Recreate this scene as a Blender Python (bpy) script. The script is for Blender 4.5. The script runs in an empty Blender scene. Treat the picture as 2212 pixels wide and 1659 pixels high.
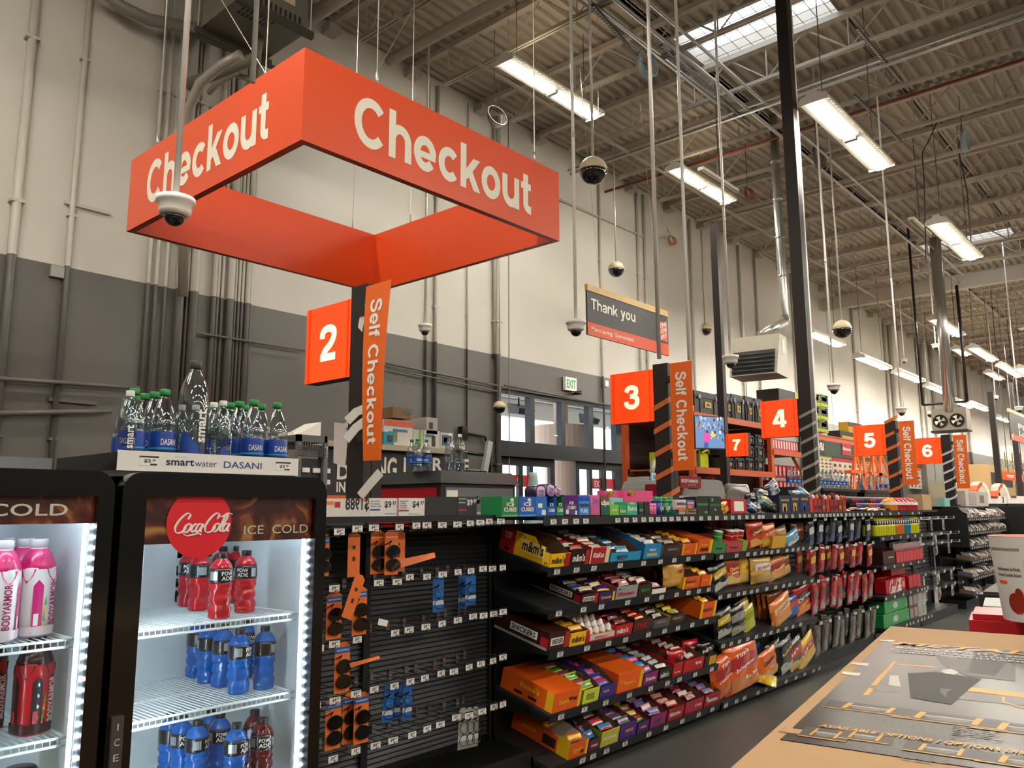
import bpy, math, random
from mathutils import Vector, Matrix, noise
random.seed(7)
SC = bpy.context.scene
COL = SC.collection
PI = math.pi
# ------------------------------------------------------------------ camera, world, exposure
F_PX, CX, CY, EYE = 1732.0, 1106.0, 829.5, 1.5
YAW, PIT, ROL = [math.radians(a) for a in (41.486, 8.80, -0.204)]
_f = Vector((math.cos(YAW)*math.cos(PIT), math.sin(YAW)*math.cos(PIT), math.sin(PIT)))
_r0 = Vector((math.sin(YAW), -math.cos(YAW), 0)); _u0 = _r0.cross(_f)
_r = _r0*math.cos(ROL)+_u0*math.sin(ROL); _u = _u0*math.cos(ROL)-_r0*math.sin(ROL)
cam = bpy.data.cameras.new('camera'); cam.sensor_width = 36; cam.lens = 36*F_PX/2212; cam.clip_start = .02; cam.clip_end = 400
co = bpy.data.objects.new('camera', cam); COL.objects.link(co)
mw = Matrix((_r, _u, -_f)).transposed().to_4x4(); mw.translation = (0, 0, EYE)
co.matrix_world = mw; SC.camera = co
SC.view_settings.view_transform = 'Standard'; SC.view_settings.look = 'None'
SC.view_settings.exposure = 0.4; SC.view_settings.gamma = 1; SC.view_settings.use_curve_mapping = False
SC.cycles.max_bounces = 8; SC.cycles.transparent_max_bounces = 16; SC.cycles.caustics_reflective = False; SC.cycles.caustics_refractive = False
SC.cycles.sample_clamp_indirect = 6
wd = bpy.data.worlds.new('sky'); SC.world = wd; wd.use_nodes = True
wd.node_tree.nodes['Background'].inputs[0].default_value = (.82, .91, 1, 1)
wd.node_tree.nodes['Background'].inputs[1].default_value = 3.5
LAMP, UPL = 105.0, 12.0   # strength of the fluorescent tubes and of the strips added above them to brighten the ceiling

def at(px, py, ax, v):                       # a point of the photograph on the plane  ax = v
    d = _f + _r*((px-CX)/F_PX) - _u*((py-CY)/F_PX)
    i = 'xyz'.index(ax); c = (0, 0, EYE)[i]
    return Vector((0, 0, EYE)) + d*((v-c)/d[i])
def at_d(px, py, dist):                      # a point of the photograph at a given depth
    return Vector((0, 0, EYE)) + (_f + _r*((px-CX)/F_PX) - _u*((py-CY)/F_PX))*dist

# ------------------------------------------------------------------ materials
def lin(h):
    h = h.lstrip('#'); o = []
    for i in (0, 2, 4):
        c = int(h[i:i+2], 16)/255; o.append(c/12.92 if c <= .04045 else ((c+.055)/1.055)**2.4)
    return (*o, 1)
_mats = {}
def mt(h, r=.5, m=0., e=0., kind='paint', var=.06, bump=0., scale=30, trans=0., coat=0.):
    key = (h, r, m, e, kind, var, bump, scale, trans, coat)
    if key in _mats: return _mats[key]
    a = bpy.data.materials.new(kind); a.use_nodes = True; n = a.node_tree.nodes; l = a.node_tree.links
    b = n['Principled BSDF']; c = lin(h)
    b.inputs['Base Color'].default_value = c
    b.inputs['Roughness'].default_value = r; b.inputs['Metallic'].default_value = m
    if trans: b.inputs['Transmission Weight'].default_value = trans; b.inputs['IOR'].default_value = 1.33
    if coat: b.inputs['Coat Weight'].default_value = coat; b.inputs['Coat Roughness'].default_value = .08
    if e: b.inputs['Emission Color'].default_value = c; b.inputs['Emission Strength'].default_value = e
    if (var or bump) and not e:
        tc = n.new('ShaderNodeTexCoord'); nz = n.new('ShaderNodeTexNoise'); nz.inputs['Scale'].default_value = scale
        nz.inputs['Detail'].default_value = 3
        l.new(tc.outputs['Object'], nz.inputs['Vector'])
        if var:
            mx = n.new('ShaderNodeMix'); mx.data_type = 'RGBA'
            mx.inputs['A'].default_value = tuple(x*(1-var) for x in c[:3])+(1,)
            mx.inputs['B'].default_value = tuple(min(1, x*(1+var)) for x in c[:3])+(1,)
            l.new(nz.outputs['Fac'], mx.inputs['Factor']); l.new(mx.outputs['Result'], b.inputs['Base Color'])
        if bump:
            bp = n.new('ShaderNodeBump'); bp.inputs['Strength'].default_value = bump; bp.inputs['Distance'].default_value = .01
            l.new(nz.outputs['Fac'], bp.inputs['Height']); l.new(bp.outputs['Normal'], b.inputs['Normal'])
    _mats[key] = a; return a
def clear(tint='#ffffff', gloss=.12, rough=.03, kind='clear_plastic'):
    key = ('clear', tint, gloss, rough)
    if key in _mats: return _mats[key]
    a = bpy.data.materials.new(kind); a.use_nodes = True; n = a.node_tree.nodes; l = a.node_tree.links; n.clear()
    t = n.new('ShaderNodeBsdfTransparent'); t.inputs[0].default_value = lin(tint)
    g = n.new('ShaderNodeBsdfGlossy'); g.inputs['Roughness'].default_value = rough
    lw = n.new('ShaderNodeLayerWeight'); lw.inputs[0].default_value = .35
    ma = n.new('ShaderNodeMath'); ma.operation = 'MULTIPLY_ADD'; ma.inputs[1].default_value = .6; ma.inputs[2].default_value = gloss*.4
    mx = n.new('ShaderNodeMixShader'); o = n.new('ShaderNodeOutputMaterial')
    l.new(lw.outputs['Facing'], ma.inputs[0]); l.new(ma.outputs[0], mx.inputs[0]); l.new(t.outputs[0], mx.inputs[1]); l.new(g.outputs[0], mx.inputs[2]); l.new(mx.outputs[0], o.inputs[0])
    _mats[key] = a; return a
def window_glass():
    key = 'pane'
    if key in _mats: return _mats[key]
    a = bpy.data.materials.new('window_glass'); a.use_nodes = True; n = a.node_tree.nodes; l = a.node_tree.links; n.clear()
    t = n.new('ShaderNodeBsdfTransparent'); t.inputs[0].default_value = (.93, .95, .97, 1)
    g = n.new('ShaderNodeBsdfGlossy'); g.inputs['Roughness'].default_value = .01
    mx = n.new('ShaderNodeMixShader'); mx.inputs[0].default_value = .05; o = n.new('ShaderNodeOutputMaterial')
    l.new(t.outputs[0], mx.inputs[1]); l.new(g.outputs[0], mx.inputs[2]); l.new(mx.outputs[0], o.inputs[0])
    _mats[key] = a; return a

# ------------------------------------------------------------------ text outlines
_tx = {}
# a small bold grotesque drawn from strokes, for the large signs
def _arc(cx, cy, rx, ry, a0, a1, n=22): return [(cx+rx*math.cos(math.radians(a0+(a1-a0)*i/n)), cy+ry*math.sin(math.radians(a0+(a1-a0)*i/n))) for i in range(n+1)]
def _spl(P, k=6):
    Q = []; n = len(P)
    for i in range(n-1):
        p0, p1, p2, p3 = P[max(i-1, 0)], P[i], P[i+1], P[min(i+2, n-1)]
        for j in range(k):
            t = j/k; Q.append(tuple(.5*(2*p1[c]+(p2[c]-p0[c])*t+(2*p0[c]-5*p1[c]+4*p2[c]-p3[c])*t*t+(3*p1[c]-p0[c]-3*p2[c]+p3[c])*t**3) for c in (0, 1)))
    return Q+[P[-1]]
def grot(ch, w):
    h = w/2; x = .74; L = lambda *p: list(p); S = []      # strokes: (path, width) ; quads as ('q', ...)
    if ch == 'C': return [(_arc(.45, .5, .45-h, .51-h, 40, 320), w)], .88
    if ch == 'h': return [(L((h, 0), (h, 1)), w), (L((h, .38))+_arc(.33, .40, .33-h, x-h-.40, 180, 0)+L((.66-h, 0)), w)], .66
    if ch == 'n': return [(L((h, 0), (h, x)), w), (L((h, .38))+_arc(.33, .40, .33-h, x-h-.40, 180, 0)+L((.66-h, 0)), w)], .66
    if ch == 'u': return [(L((.66-h, 0), (.66-h, x)), w), (L((h, x))+_arc(.33, .34, .33-h, .35-h, 180, 360)+L((.66-h, .4)), w)], .66
    if ch == 'e': return [(_arc(.35, x/2, .35-h, x/2-h+.01, 0, 322), w), (L((h, x/2-.03), (.70-h*.2, x/2-.03)), w*.72)], .70
    if ch == 'c': return [(_arc(.35, x/2, .35-h, x/2-h+.01, 42, 318), w)], .66
    if ch == 'o': return [(_arc(.35, x/2, .35-h, x/2-h+.01, 0, 360, 32), w)], .70
    if ch == 'k': return [(L((h, 0), (h, 1)), w), ('q', h*1.2, .22, .56, x, w*1.2), ('q', .27, .46, .57, 0, w*1.2)], .66
    if ch == 't': return [(L((.19, .95), (.19, .24))+_arc(.34, .22, .15, .22-h, 180, 270)+L((.41, h)), w), (L((0, x-h*.8), (.40, x-h*.8)), w*.82)], .42
    if ch == 'f': return [(L((.19, 0), (.19, .78))+_arc(.34, .80, .15, .20-h, 180, 90)+L((.42, 1-h)), w), (L((0, x-h*.8), (.40, x-h*.8)), w*.82)], .43
    if ch == 'l': return [(L((h, 0), (h, 1)), w)], w
    if ch == 'S': return [(_spl([(.69, .70), (.62, .86), (.38, .93), (.15, .84), (.14, .66), (.38, .54), (.64, .44), (.69, .26), (.56, .11), (.36, .07), (.14, .14), (.07, .32)]), w)], .77
    if ch == 'T': return [(L((0, 1-h), (.72, 1-h)), w), (L((.36, 0), (.36, 1)), w)], .72
    if ch == 'a': return [(L((.55, 0), (.55, .5)), w), (_spl([(.08, .52), (.14, .63), (.30, .66), (.47, .62), (.55, .48)]), w), (_spl([(.55, .41), (.36, .37), (.14, .32), (.09, .19), (.17, .09), (.32, .08), (.48, .16), (.55, .3)]), w*.9)], .64
    if ch == 'y': return [('q', .09, x, .34, .04, w*1.15), ('q', .57, x, .28, -.18, w*1.15), (_spl([(.31, -.1), (.22, -.2), (.06, -.2)]), w*.85)], .66
    if ch == '2': return [(_spl([(.09, .64), (.12, .83), (.34, .91), (.56, .83), (.57, .64), (.44, .45), (.22, .28), (.12, .08)]), w), (L((.03, h), (.66, h)), w)], .68
    if ch == '3': return [(_spl([(.09, .72), (.17, .87), (.34, .915), (.53, .84), (.53, .65), (.42, .55), (.26, .54)]), w), (_spl([(.26, .54), (.44, .52), (.58, .41), (.57, .2), (.42, .085), (.24, .09), (.11, .17), (.07, .32)]), w)], .68
    if ch == '4': return [(L((.48, 0), (.48, 1)), w), (L((.0, .27), (.68, .27)), w*.85), ('q', .07, .25, .43, 1, w*1.05)], .68
    if ch == '5': return [(L((.12, 1-h), (.61, 1-h)), w), ('q', .13, .44, .19, 1, w), (_spl([(.13, .46), (.22, .57), (.38, .6), (.56, .5), (.58, .33), (.5, .15), (.33, .085), (.16, .13), (.08, .28)]), w)], .68
    if ch == '6': return [(_arc(.35, .33, .35-h, .34-h, 0, 360, 30), w), (_spl([(.59, .74), (.5, .88), (.35, .92), (.17, .82), (.10, .6), (.095, .33)]), w)], .70
    if ch == '7': return [(L((.02, 1-h), (.65, 1-h)), w), (_spl([(.56, .90), (.36, .6), (.24, .3), (.21, 0)]), w)], .66
    return [], .3
def grotesk(s, w=.165, gap=.075):
    V = []; Fc = []; ox = 0; n = 0
    for ch in s:
        g, adv = grot(ch, w); n = 0
        for st in g:
            b = len(V); n += 1
            if st[0] == 'q': _, x0, y0, x1, y1, ww = st; V += [(ox+x0-ww/2, y0, n), (ox+x0+ww/2, y0, n), (ox+x1+ww/2, y1, n), (ox+x1-ww/2, y1, n)]; Fc.append((b, b+1, b+2, b+3) if y1 > y0 else (b, b+3, b+2, b+1)); continue
            P, ww = st; k = len(P)
            for i, p in enumerate(P):
                q0, q1 = P[max(i-1, 0)], P[min(i+1, k-1)]
                if P[0] == P[-1] or (abs(P[0][0]-P[-1][0]) < 1e-6 and abs(P[0][1]-P[-1][1]) < 1e-6):
                    if i == 0: q0 = P[-2]
                    if i == k-1: q1 = P[1]
                dx, dy = q1[0]-q0[0], q1[1]-q0[1]; l = math.hypot(dx, dy) or 1; V += [(ox+p[0]-dy/l*ww/2, p[1]+dx/l*ww/2, n), (ox+p[0]+dy/l*ww/2, p[1]-dx/l*ww/2, n)]
            Fc += [(b+2*i+1, b+2*i+3, b+2*i+2, b+2*i) for i in range(k-1)]
        ox += adv+gap
    return V, Fc
def glyphs(s, bold=.03, shear=0):
    k = (s, bold, shear)
    if k in _tx: return _tx[k]
    if bold >= 1:
        V, Fc = grotesk(s, bold-1); x0 = min(v[0] for v in V); x1 = max(v[0] for v in V); y0 = min(v[1] for v in V); y1 = max(v[1] for v in V)
        _tx[k] = ([((a-x0)/(x1-x0), (b-y0)/(y1-y0), c) for a, b, c in V], Fc, (x1-x0)/(y1-y0)); return _tx[k]
    bold = min(bold, .026)
    cu = bpy.data.curves.new('lettering', 'FONT'); cu.body = s;  cu.size = 1; cu.offset = bold; cu.resolution_u = 3; cu.shear = shear
    if bold > .01: cu.space_character = 1.0+bold*1.5
    ob = bpy.data.objects.new('lettering', cu); COL.objects.link(ob)
    dg = bpy.context.evaluated_depsgraph_get(); me = bpy.data.meshes.new_from_object(ob.evaluated_get(dg))
    V = [(v.co.x, v.co.y) for v in me.vertices]; Fc = [tuple(p.vertices) for p in me.polygons]
    bpy.data.meshes.remove(me); bpy.data.objects.remove(ob); bpy.data.curves.remove(cu)
    if V:
        x0 = min(v[0] for v in V); x1 = max(v[0] for v in V); y0 = min(v[1] for v in V); y1 = max(v[1] for v in V)
    else: x0 = y0 = 0; x1 = y1 = 1
    V = [((x-x0)/(x1-x0), (y-y0)/(y1-y0), 0) for x, y in V]
    _tx[k] = (V, Fc, (x1-x0)/(y1-y0)); return _tx[k]

# ------------------------------------------------------------------ mesh builder
class MB:
    def __init__(s): s.v = []; s.f = []; s.m = []; s.s = []; s.M = None; s.mats = []
    def mi(s, mat):
        if mat not in s.mats: s.mats.append(mat)
        return s.mats.index(mat)
    def add(s, V, Fc, mat, smooth=False):
        b = len(s.v); k = s.mi(mat)
        s.v += [(s.M @ Vector(p)) if s.M else Vector(p) for p in V]
        for f in Fc: s.f.append(tuple(b+i for i in f)); s.m.append(k); s.s.append(smooth)
        return s
    def box(s, x0, y0, z0, x1, y1, z1, mat):
        V = [(x0,y0,z0),(x1,y0,z0),(x1,y1,z0),(x0,y1,z0),(x0,y0,z1),(x1,y0,z1),(x1,y1,z1),(x0,y1,z1)]
        return s.add(V, [(0,3,2,1),(4,5,6,7),(0,1,5,4),(1,2,6,5),(2,3,7,6),(3,0,4,7)], mat)
    def quad(s, a, b, c, d, mat): return s.add([a,b,c,d], [(0,1,2,3)], mat)
    def hexa(s, V, mat): return s.add(V, [(0,3,2,1),(4,5,6,7),(0,1,5,4),(1,2,6,5),(2,3,7,6),(3,0,4,7)], mat)
    def slab(s, poly, d, mat, back=None):       # polygon (3-D points, planar) thickened by vector d
        n = len(poly); d = Vector(d); P = [Vector(p) for p in poly]; V = P+[p+d for p in P]
        return s.add(V, [tuple(range(n)), tuple(range(2*n-1, n-1, -1))]+[((i+1) % n, i, n+i, n+(i+1) % n) for i in range(n)], mat)
    def tube(s, pts, r, mat, n=8, cap=True, r1=None):
        P = [Vector(p) for p in pts]; rings = []; V = []; Fc = []; k = len(P); pu = None
        for i, p in enumerate(P):
            t = (P[min(i+1, k-1)]-P[max(i-1, 0)]).normalized()
            u = pu if pu is not None else (Vector((0,0,1)) if abs(t.z) < .9 else Vector((1,0,0)))
            a = t.cross(u).normalized(); u = a.cross(t).normalized(); pu = u
            rr = r if r1 is None else r+(r1-r)*i/(k-1)
            V += [p+a*math.cos(2*PI*j/n)*rr+u*math.sin(2*PI*j/n)*rr for j in range(n)]
        for i in range(k-1):
            for j in range(n): Fc.append((i*n+j, i*n+(j+1) % n, (i+1)*n+(j+1) % n, (i+1)*n+j))
        if cap: Fc += [tuple(range(n-1, -1, -1)), tuple(range((k-1)*n, k*n))]
        return s.add(V, Fc, mat, n > 5)
    def lathe(s, prof, mat, c=(0,0,0), n=20, fn=None, smooth=True, caps=True):   # prof: (r, z)
        V = []; Fc = []; k = len(prof)
        for i, (r, z) in enumerate(prof):
            for j in range(n):
                a = 2*PI*j/n; rr = r*(fn(a, z) if fn else 1)
                V.append((c[0]+rr*math.cos(a), c[1]+rr*math.sin(a), c[2]+z))
        for i in range(k-1):
            for j in range(n): Fc.append((i*n+j, i*n+(j+1) % n, (i+1)*n+(j+1) % n, (i+1)*n+j))
        if caps: Fc += [tuple(range(n-1, -1, -1)), tuple(range((k-1)*n, k*n))]
        return s.add(V, Fc, mat, smooth)
    def ball(s, c, r, mat, n=16, a0=0, a1=PI, sq=(1,1,1)):
        pr = []
        k = max(3, int(n/2*(a1-a0)/PI)+1)
        for i in range(k+1):
            a = a0+(a1-a0)*i/k; pr.append((max(1e-4, math.sin(a))*r*sq[0], -math.cos(a)*r*sq[2]))
        return s.lathe(pr, mat, c, n)
    def text(s, t, O, U, W, w, h, mat, bold=.03, fn=None, shear=0, keep=False, lift=.0008, nz=None):
        # O centre of the lettering, U / W unit directions along and up, w x h its size
        V, Fc, asp = glyphs(t, bold, shear)
        if keep: w = min(w, h*asp)
        if fn: return s.add([fn((x-.5)*w, (y-.5)*h)+(nz*k if nz else Vector()) for x, y, k in V], Fc, mat)
        O = Vector(O); U = Vector(U).normalized(); W = Vector(W).normalized(); N = U.cross(W)
        return s.add([O+U*((x-.5)*w)+W*((y-.5)*h)+N*(lift+k*.0004) for x, y, k in V], Fc, mat)
    def build(s, name, parent=None, M=None, bevel=0, **kw):
        me = bpy.data.meshes.new(name); me.from_pydata([tuple(v) for v in s.v], [], s.f)
        for a in s.mats: me.materials.append(a)
        me.polygons.foreach_set('material_index', s.m); me.polygons.foreach_set('use_smooth', s.s); me.update()
        o = bpy.data.objects.new(name, me); COL.objects.link(o)
        if parent: o.parent = parent
        if M is not None: o.matrix_world = M
        if bevel:
            b = o.modifiers.new('bevel', 'BEVEL'); b.width = bevel; b.segments = 2; b.limit_method = 'ANGLE'
        tag(o, **kw); return o
def tag(o, label=None, cat=None, group=None, kind=None):
    if label: o['label'] = label
    if cat: o['category'] = cat
    if group: o['group'] = group
    if kind: o['kind'] = kind
    return o
def thing(name, label, cat, M=None, group=None, kind=None):
    o = bpy.data.objects.new(name, None); COL.objects.link(o); o.empty_display_size = .05
    if M is not None: o.matrix_world = M if isinstance(M, Matrix) else Matrix.Translation(M)
    return tag(o, label, cat, group, kind)
def dup(o, M, label=None, group=None, par=None):      # copy a thing with its parts
    c = o.copy(); COL.objects.link(c); c.parent = par
    if par is None: c.matrix_world = M if isinstance(M, Matrix) else Matrix.Translation(M)
    if label: c['label'] = label
    if group: c['group'] = group
    for ch in o.children:
        dup(ch, None, par=c)
    return c
ORD = ['first','second','third','fourth','fifth','sixth','seventh','eighth','ninth','tenth','eleventh','twelfth','thirteenth','fourteenth','fifteenth','sixteenth','seventeenth','eighteenth','nineteenth','twentieth']
def T(x, y, z): return Matrix.Translation((x, y, z))
def RZ(a): return Matrix.Rotation(math.radians(a), 4, 'Z')
def RX(a): return Matrix.Rotation(math.radians(a), 4, 'X')
def RY(a): return Matrix.Rotation(math.radians(a), 4, 'Y')
X, Y, Z = Vector((1,0,0)), Vector((0,1,0)), Vector((0,0,1))

# ------------------------------------------------------------------ the building
WY, CEIL = 9.0, 8.42
def wall_mat():
    a = bpy.data.materials.new('painted_concrete'); a.use_nodes = True; n = a.node_tree.nodes; l = a.node_tree.links; b = n['Principled BSDF']
    b.inputs['Roughness'].default_value = .42
    g = n.new('ShaderNodeNewGeometry'); sp = n.new('ShaderNodeSeparateXYZ'); l.new(g.outputs['Position'], sp.inputs[0])
    gt = n.new('ShaderNodeMath'); gt.operation = 'GREATER_THAN'; gt.inputs[1].default_value = 4.05; l.new(sp.outputs['Z'], gt.inputs[0])
    nz = n.new('ShaderNodeTexNoise'); nz.inputs['Scale'].default_value = .8; nz.inputs['Detail'].default_value = 6; l.new(g.outputs['Position'], nz.inputs['Vector'])
    def pair(c0, c1):
        m = n.new('ShaderNodeMix'); m.data_type = 'RGBA'; m.inputs['A'].default_value = lin(c0); m.inputs['B'].default_value = lin(c1); l.new(nz.outputs['Fac'], m.inputs['Factor']); return m
    lo = pair('#57534f', '#67635e'); hi = pair('#bcb7ad', '#cfcbc2')
    mx = n.new('ShaderNodeMix'); mx.data_type = 'RGBA'; l.new(gt.outputs[0], mx.inputs['Factor']); l.new(lo.outputs['Result'], mx.inputs['A']); l.new(hi.outputs['Result'], mx.inputs['B'])
    l.new(mx.outputs['Result'], b.inputs['Base Color'])
    n2 = n.new('ShaderNodeTexNoise'); n2.inputs['Scale'].default_value = 1.2; n2.inputs['Detail'].default_value = 8; l.new(g.outputs['Position'], n2.inputs['Vector'])
    bp = n.new('ShaderNodeBump'); bp.inputs['Strength'].default_value = .15; bp.inputs['Distance'].default_value = .03; l.new(n2.outputs['Fac'], bp.inputs['Height']); l.new(bp.outputs['Normal'], b.inputs['Normal'])
    return a
WALLM = wall_mat()
def floor_mat():
    a = bpy.data.materials.new('polished_concrete'); a.use_nodes = True; n = a.node_tree.nodes; l = a.node_tree.links; b = n['Principled BSDF']
    tc = n.new('ShaderNodeNewGeometry'); nz = n.new('ShaderNodeTexNoise'); nz.inputs['Scale'].default_value = 1.3; nz.inputs['Detail'].default_value = 9; nz.inputs['Roughness'].default_value = .65
    l.new(tc.outputs['Position'], nz.inputs['Vector'])
    m = n.new('ShaderNodeMix'); m.data_type = 'RGBA'; m.inputs['A'].default_value = lin('#2a2c2b'); m.inputs['B'].default_value = lin('#515350'); l.new(nz.outputs['Fac'], m.inputs['Factor'])
    l.new(m.outputs['Result'], b.inputs['Base Color']); b.inputs['Roughness'].default_value = .38
    return a
mb = MB(); mb.box(-8, -24, -.1, 110, 9.4, 0, floor_mat()); mb.build('floor', kind='structure')
D0, D1, DZ = 9.86, 13.72, 3.5     # the entrance opening
mb = MB()
for a, b, z0, z1 in ((-8, D0, 0, 8.6), (D1, 110, 0, 8.6), (D0, D1, DZ, 8.6)): mb.box(a, WY, z0, b, WY+.3, z1, WALLM)
mb.build('wall_left', kind='structure')
mb = MB(); mb.box(-8.3, -24, 0, -8, 9.3, 8.6, WALLM); mb.build('wall_back', kind='structure')
mb = MB(); mb.box(-8, -24.3, 0, 110, -24, 8.6, WALLM); mb.build('wall_right', kind='structure')
mb = MB(); mb.box(110, -24, 0, 110.3, 9.3, 8.6, WALLM); mb.build('wall_far', kind='structure')
DECK = mt('#a2988b', .6, kind='painted_deck', var=.1, scale=1.5); JO = mt('#aca295', .5, kind='painted_steel', var=.08, scale=4)
sky = []
for k in range(6):
    for yy in (4.4, -4.5, -13.4): sky.append((9.85+12.85*k, 11.0+12.85*k, yy-1.1, yy+1.08))
mb = MB()
def deck(x0, x1, y0, y1):
    y = y0
    while y < y1-1e-6:
        e = min(y+.18, y1); pts = [(y, 0), (y+.05, 0), (y+.075, .05), (y+.155, .05), (y+.18, 0)]
        for (a, za), (b, zb) in zip(pts, pts[1:]):
            mb.quad((x0, a, CEIL+za), (x0, b, CEIL+zb), (x1, b, CEIL+zb), (x1, a, CEIL+za), DECK)
        y = e
rows = [(-24, -14.5), (-14.5, -12.32), (-12.32, -5.6), (-5.6, -3.42), (-3.42, 3.3), (3.3, 5.48), (5.48, 9.0)]
for y0, y1 in rows:
    cut = sorted([s for s in sky if s[2] >= y0-.15 and s[3] <= y1+.15])
    x = -8
    for s in cut: deck(x, s[0], y0, y1); x = s[1]
    deck(x, 110, y0, y1)
mb.box(-8, -24, 8.62, 9.6, 9.3, 8.66, DECK)
ceil = mb.build('ceiling', kind='structure')
wire = mt('#8f8d92', .5, kind='safety_grid')
glaze = bpy.data.materials.new('frosted_skylight'); glaze.use_nodes = True
_n = glaze.node_tree.nodes; _l = glaze.node_tree.links; _n.clear()
_t = _n.new('ShaderNodeBsdfTransparent'); _q = _n.new('ShaderNodeBsdfTranslucent'); _x = _n.new('ShaderNodeMixShader'); _x.inputs[0].default_value = .3; _o = _n.new('ShaderNodeOutputMaterial')
_l.new(_t.outputs[0], _x.inputs[1]); _l.new(_q.outputs[0], _x.inputs[2]); _l.new(_x.outputs[0], _o.inputs[0])
for (x0, x1, y0, y1) in sky:
    if y0 < -6 or x0 > 50: pass
    m2 = MB(); 
    for a, b, c, d in ((x0-.06, x0, y0-.06, y1+.06), (x1, x1+.06, y0-.06, y1+.06), (x0, x1, y0-.06, y0), (x0, x1, y1, y1+.06)): m2.box(a, c, CEIL-.03, b, d, CEIL+.35, JO)
    curb = m2.build('skylight_curb', ceil)
    m2 = MB()
    for i in range(1, 5): m2.tube([(x0+(x1-x0)*i/5, y0, CEIL), (x0+(x1-x0)*i/5, y1, CEIL)], .006, wire, 4)
    for i in range(1, 11): m2.tube([(x0, y0+(y1-y0)*i/11, CEIL), (x1, y0+(y1-y0)*i/11, CEIL)], .006, wire, 4)
    m2.build('safety_grid', curb)
    m2 = MB(); m2.quad((x0, y0, CEIL+.3), (x1, y0, CEIL+.3), (x1, y1, CEIL+.3), (x0, y1, CEIL+.3), glaze); m2.build('skylight_pane', curb)
# roof joists across the hall
xs = [6.2+1.55*k for k in range(-8, 46)]
for x in xs:
    m2 = MB(); zt, zb = 8.36, 7.78; xj = x
    m2.box(xj-.05, -24, zt-.05, xj+.05, 9, zt+.03, JO)
    m2.box(xj-.04, -24, zb, xj-.01, 8.2, zb+.05, JO); m2.box(xj+.01, -24, zb, xj+.04, 8.2, zb+.05, JO)
    y = 8.7; k = 0; lim = -12 if x > 25 else -5 if x > 3 else 2
    while y > lim:
        m2.tube([(xj, y, zt-.02), (xj, y-.6, zb+.03)], .014, JO, 4, False); m2.tube([(xj, y-.6, zb+.03), (xj, y-1.2, zt-.02)], .014, JO, 4, False)
        m2.tube([(xj, y-.6, zb+.03), (xj, y-.6, zt-.02)], .012, JO, 4, False); y -= 1.2
    m2.box(xj-.1, 8.8, zt-.17, xj+.1, 9, zt-.05, JO)
    m2.build('roof_joist', ceil)
# long struts, pipes and conduit under the roof: each run is a thing
steel = mt('#b4b4b0', .35, .7, kind='galvanised_steel'); beige = mt('#a39788', .5, kind='painted_pipe')
for (y, z, r, x0, x1, nm, lb, ct, mtl) in (
    (5.05, 7.72, .028, 4.5, 30, 'conduit_pipe', 'bright galvanised conduit along the roof above the second lamp row', 'pipe', steel),
    (4.75, 7.70, .022, 5.5, 24, 'conduit_pipe', 'thinner galvanised conduit beside the bright run under the roof', 'pipe', steel),
    (5.35, 7.76, .035, 3, 12, 'conduit_pipe', 'thick grey conduit ending above the Checkout sign', 'pipe', steel),
    (7.3, 7.7, .03, 6, 60, 'conduit_pipe', 'painted conduit under the roof close to the left wall', 'pipe', beige),
    (1.2, 7.7, .03, 9, 70, 'conduit_pipe', 'long conduit under the roof at the right edge of the photo', 'pipe', beige)):
    m2 = MB(); m2.tube([(x0, y, z), (x1, y, z)], r, mtl, 8); m2.build(nm, label=lb, cat=ct)
red = mt('#7c3426', .5, kind='red_painted_pipe')
m2 = MB(); m2.tube([(13.1, 9, 7.95), (13.1, -6, 7.95)], .028, red, 8); m2.build('sprinkler_pipe', label='red painted sprinkler pipe crossing under the roof deck', cat='pipe')
def run_px(name, label, a, b, z, r, m, cat='pipe', sq=False):
    A = at(*a, 'z', z); B = at(*b, 'z', z); m2 = MB(); m2.tube([A, B], r, m, 4 if sq else 10); return m2.build(name, label=label, cat=cat)
run_px('sprinkler_main', 'thick beige sprinkler main pipe above the Checkout sign', (840, 132), (1110, -15), 7.6, .075, beige)
run_px('sprinkler_main', 'thick beige pipe beside the ceiling heater at top edge', (660, 45), (760, -20), 7.6, .09, beige)
slot = mt('#4d5152', .5, .3, kind='slotted_channel')
for i, (a, b, lb) in enumerate((((1428, 97), (1605, 255), 'long slotted steel channel below the large skylight'), ((1850, 60), (1945, 175), 'slotted steel channel right of the large skylight'),
        ((1845, 205), (1945, 305), 'slotted steel channel behind the near bright lamp'), ((1280, 10), (1410, 160), 'slotted steel channel left of the large skylight'))):
    A = at(*a, 'z', 7.7); B = at(*b, 'z', 7.7); m2 = MB(); m2.box(0, -.02, -.02, (B-A).length, .02, .02, slot)
    k = int((B-A).length/.06)
    for j in range(k): m2.box(j*.06+.02, -.012, -.0215, j*.06+.045, .012, -.0195, mt('#c9c7c0', .5))
    m2.build('slotted_channel', M=T(*A) @ Matrix.Rotation(math.atan2(B.y-A.y, B.x-A.x), 4, 'Z'), label=lb, cat='channel')
m2 = MB(); m2.box(24.7, -8, 7.55, 24.9, 8.9, 7.95, JO); m2.build('roof_girder', ceil)
m2 = MB(); 
y = 8; 
m2.tube([(11.4, 8.6, 7.68), (11.4, -7, 7.68)], .03, steel, 6); m2.tube([(11.32, 8.6, 7.72), (11.32, -7, 7.72)], .018, steel, 6)
m2.build('conduit_pair', label='pair of bright conduits strapped to the joist under the large skylight', cat='pipe')

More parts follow.
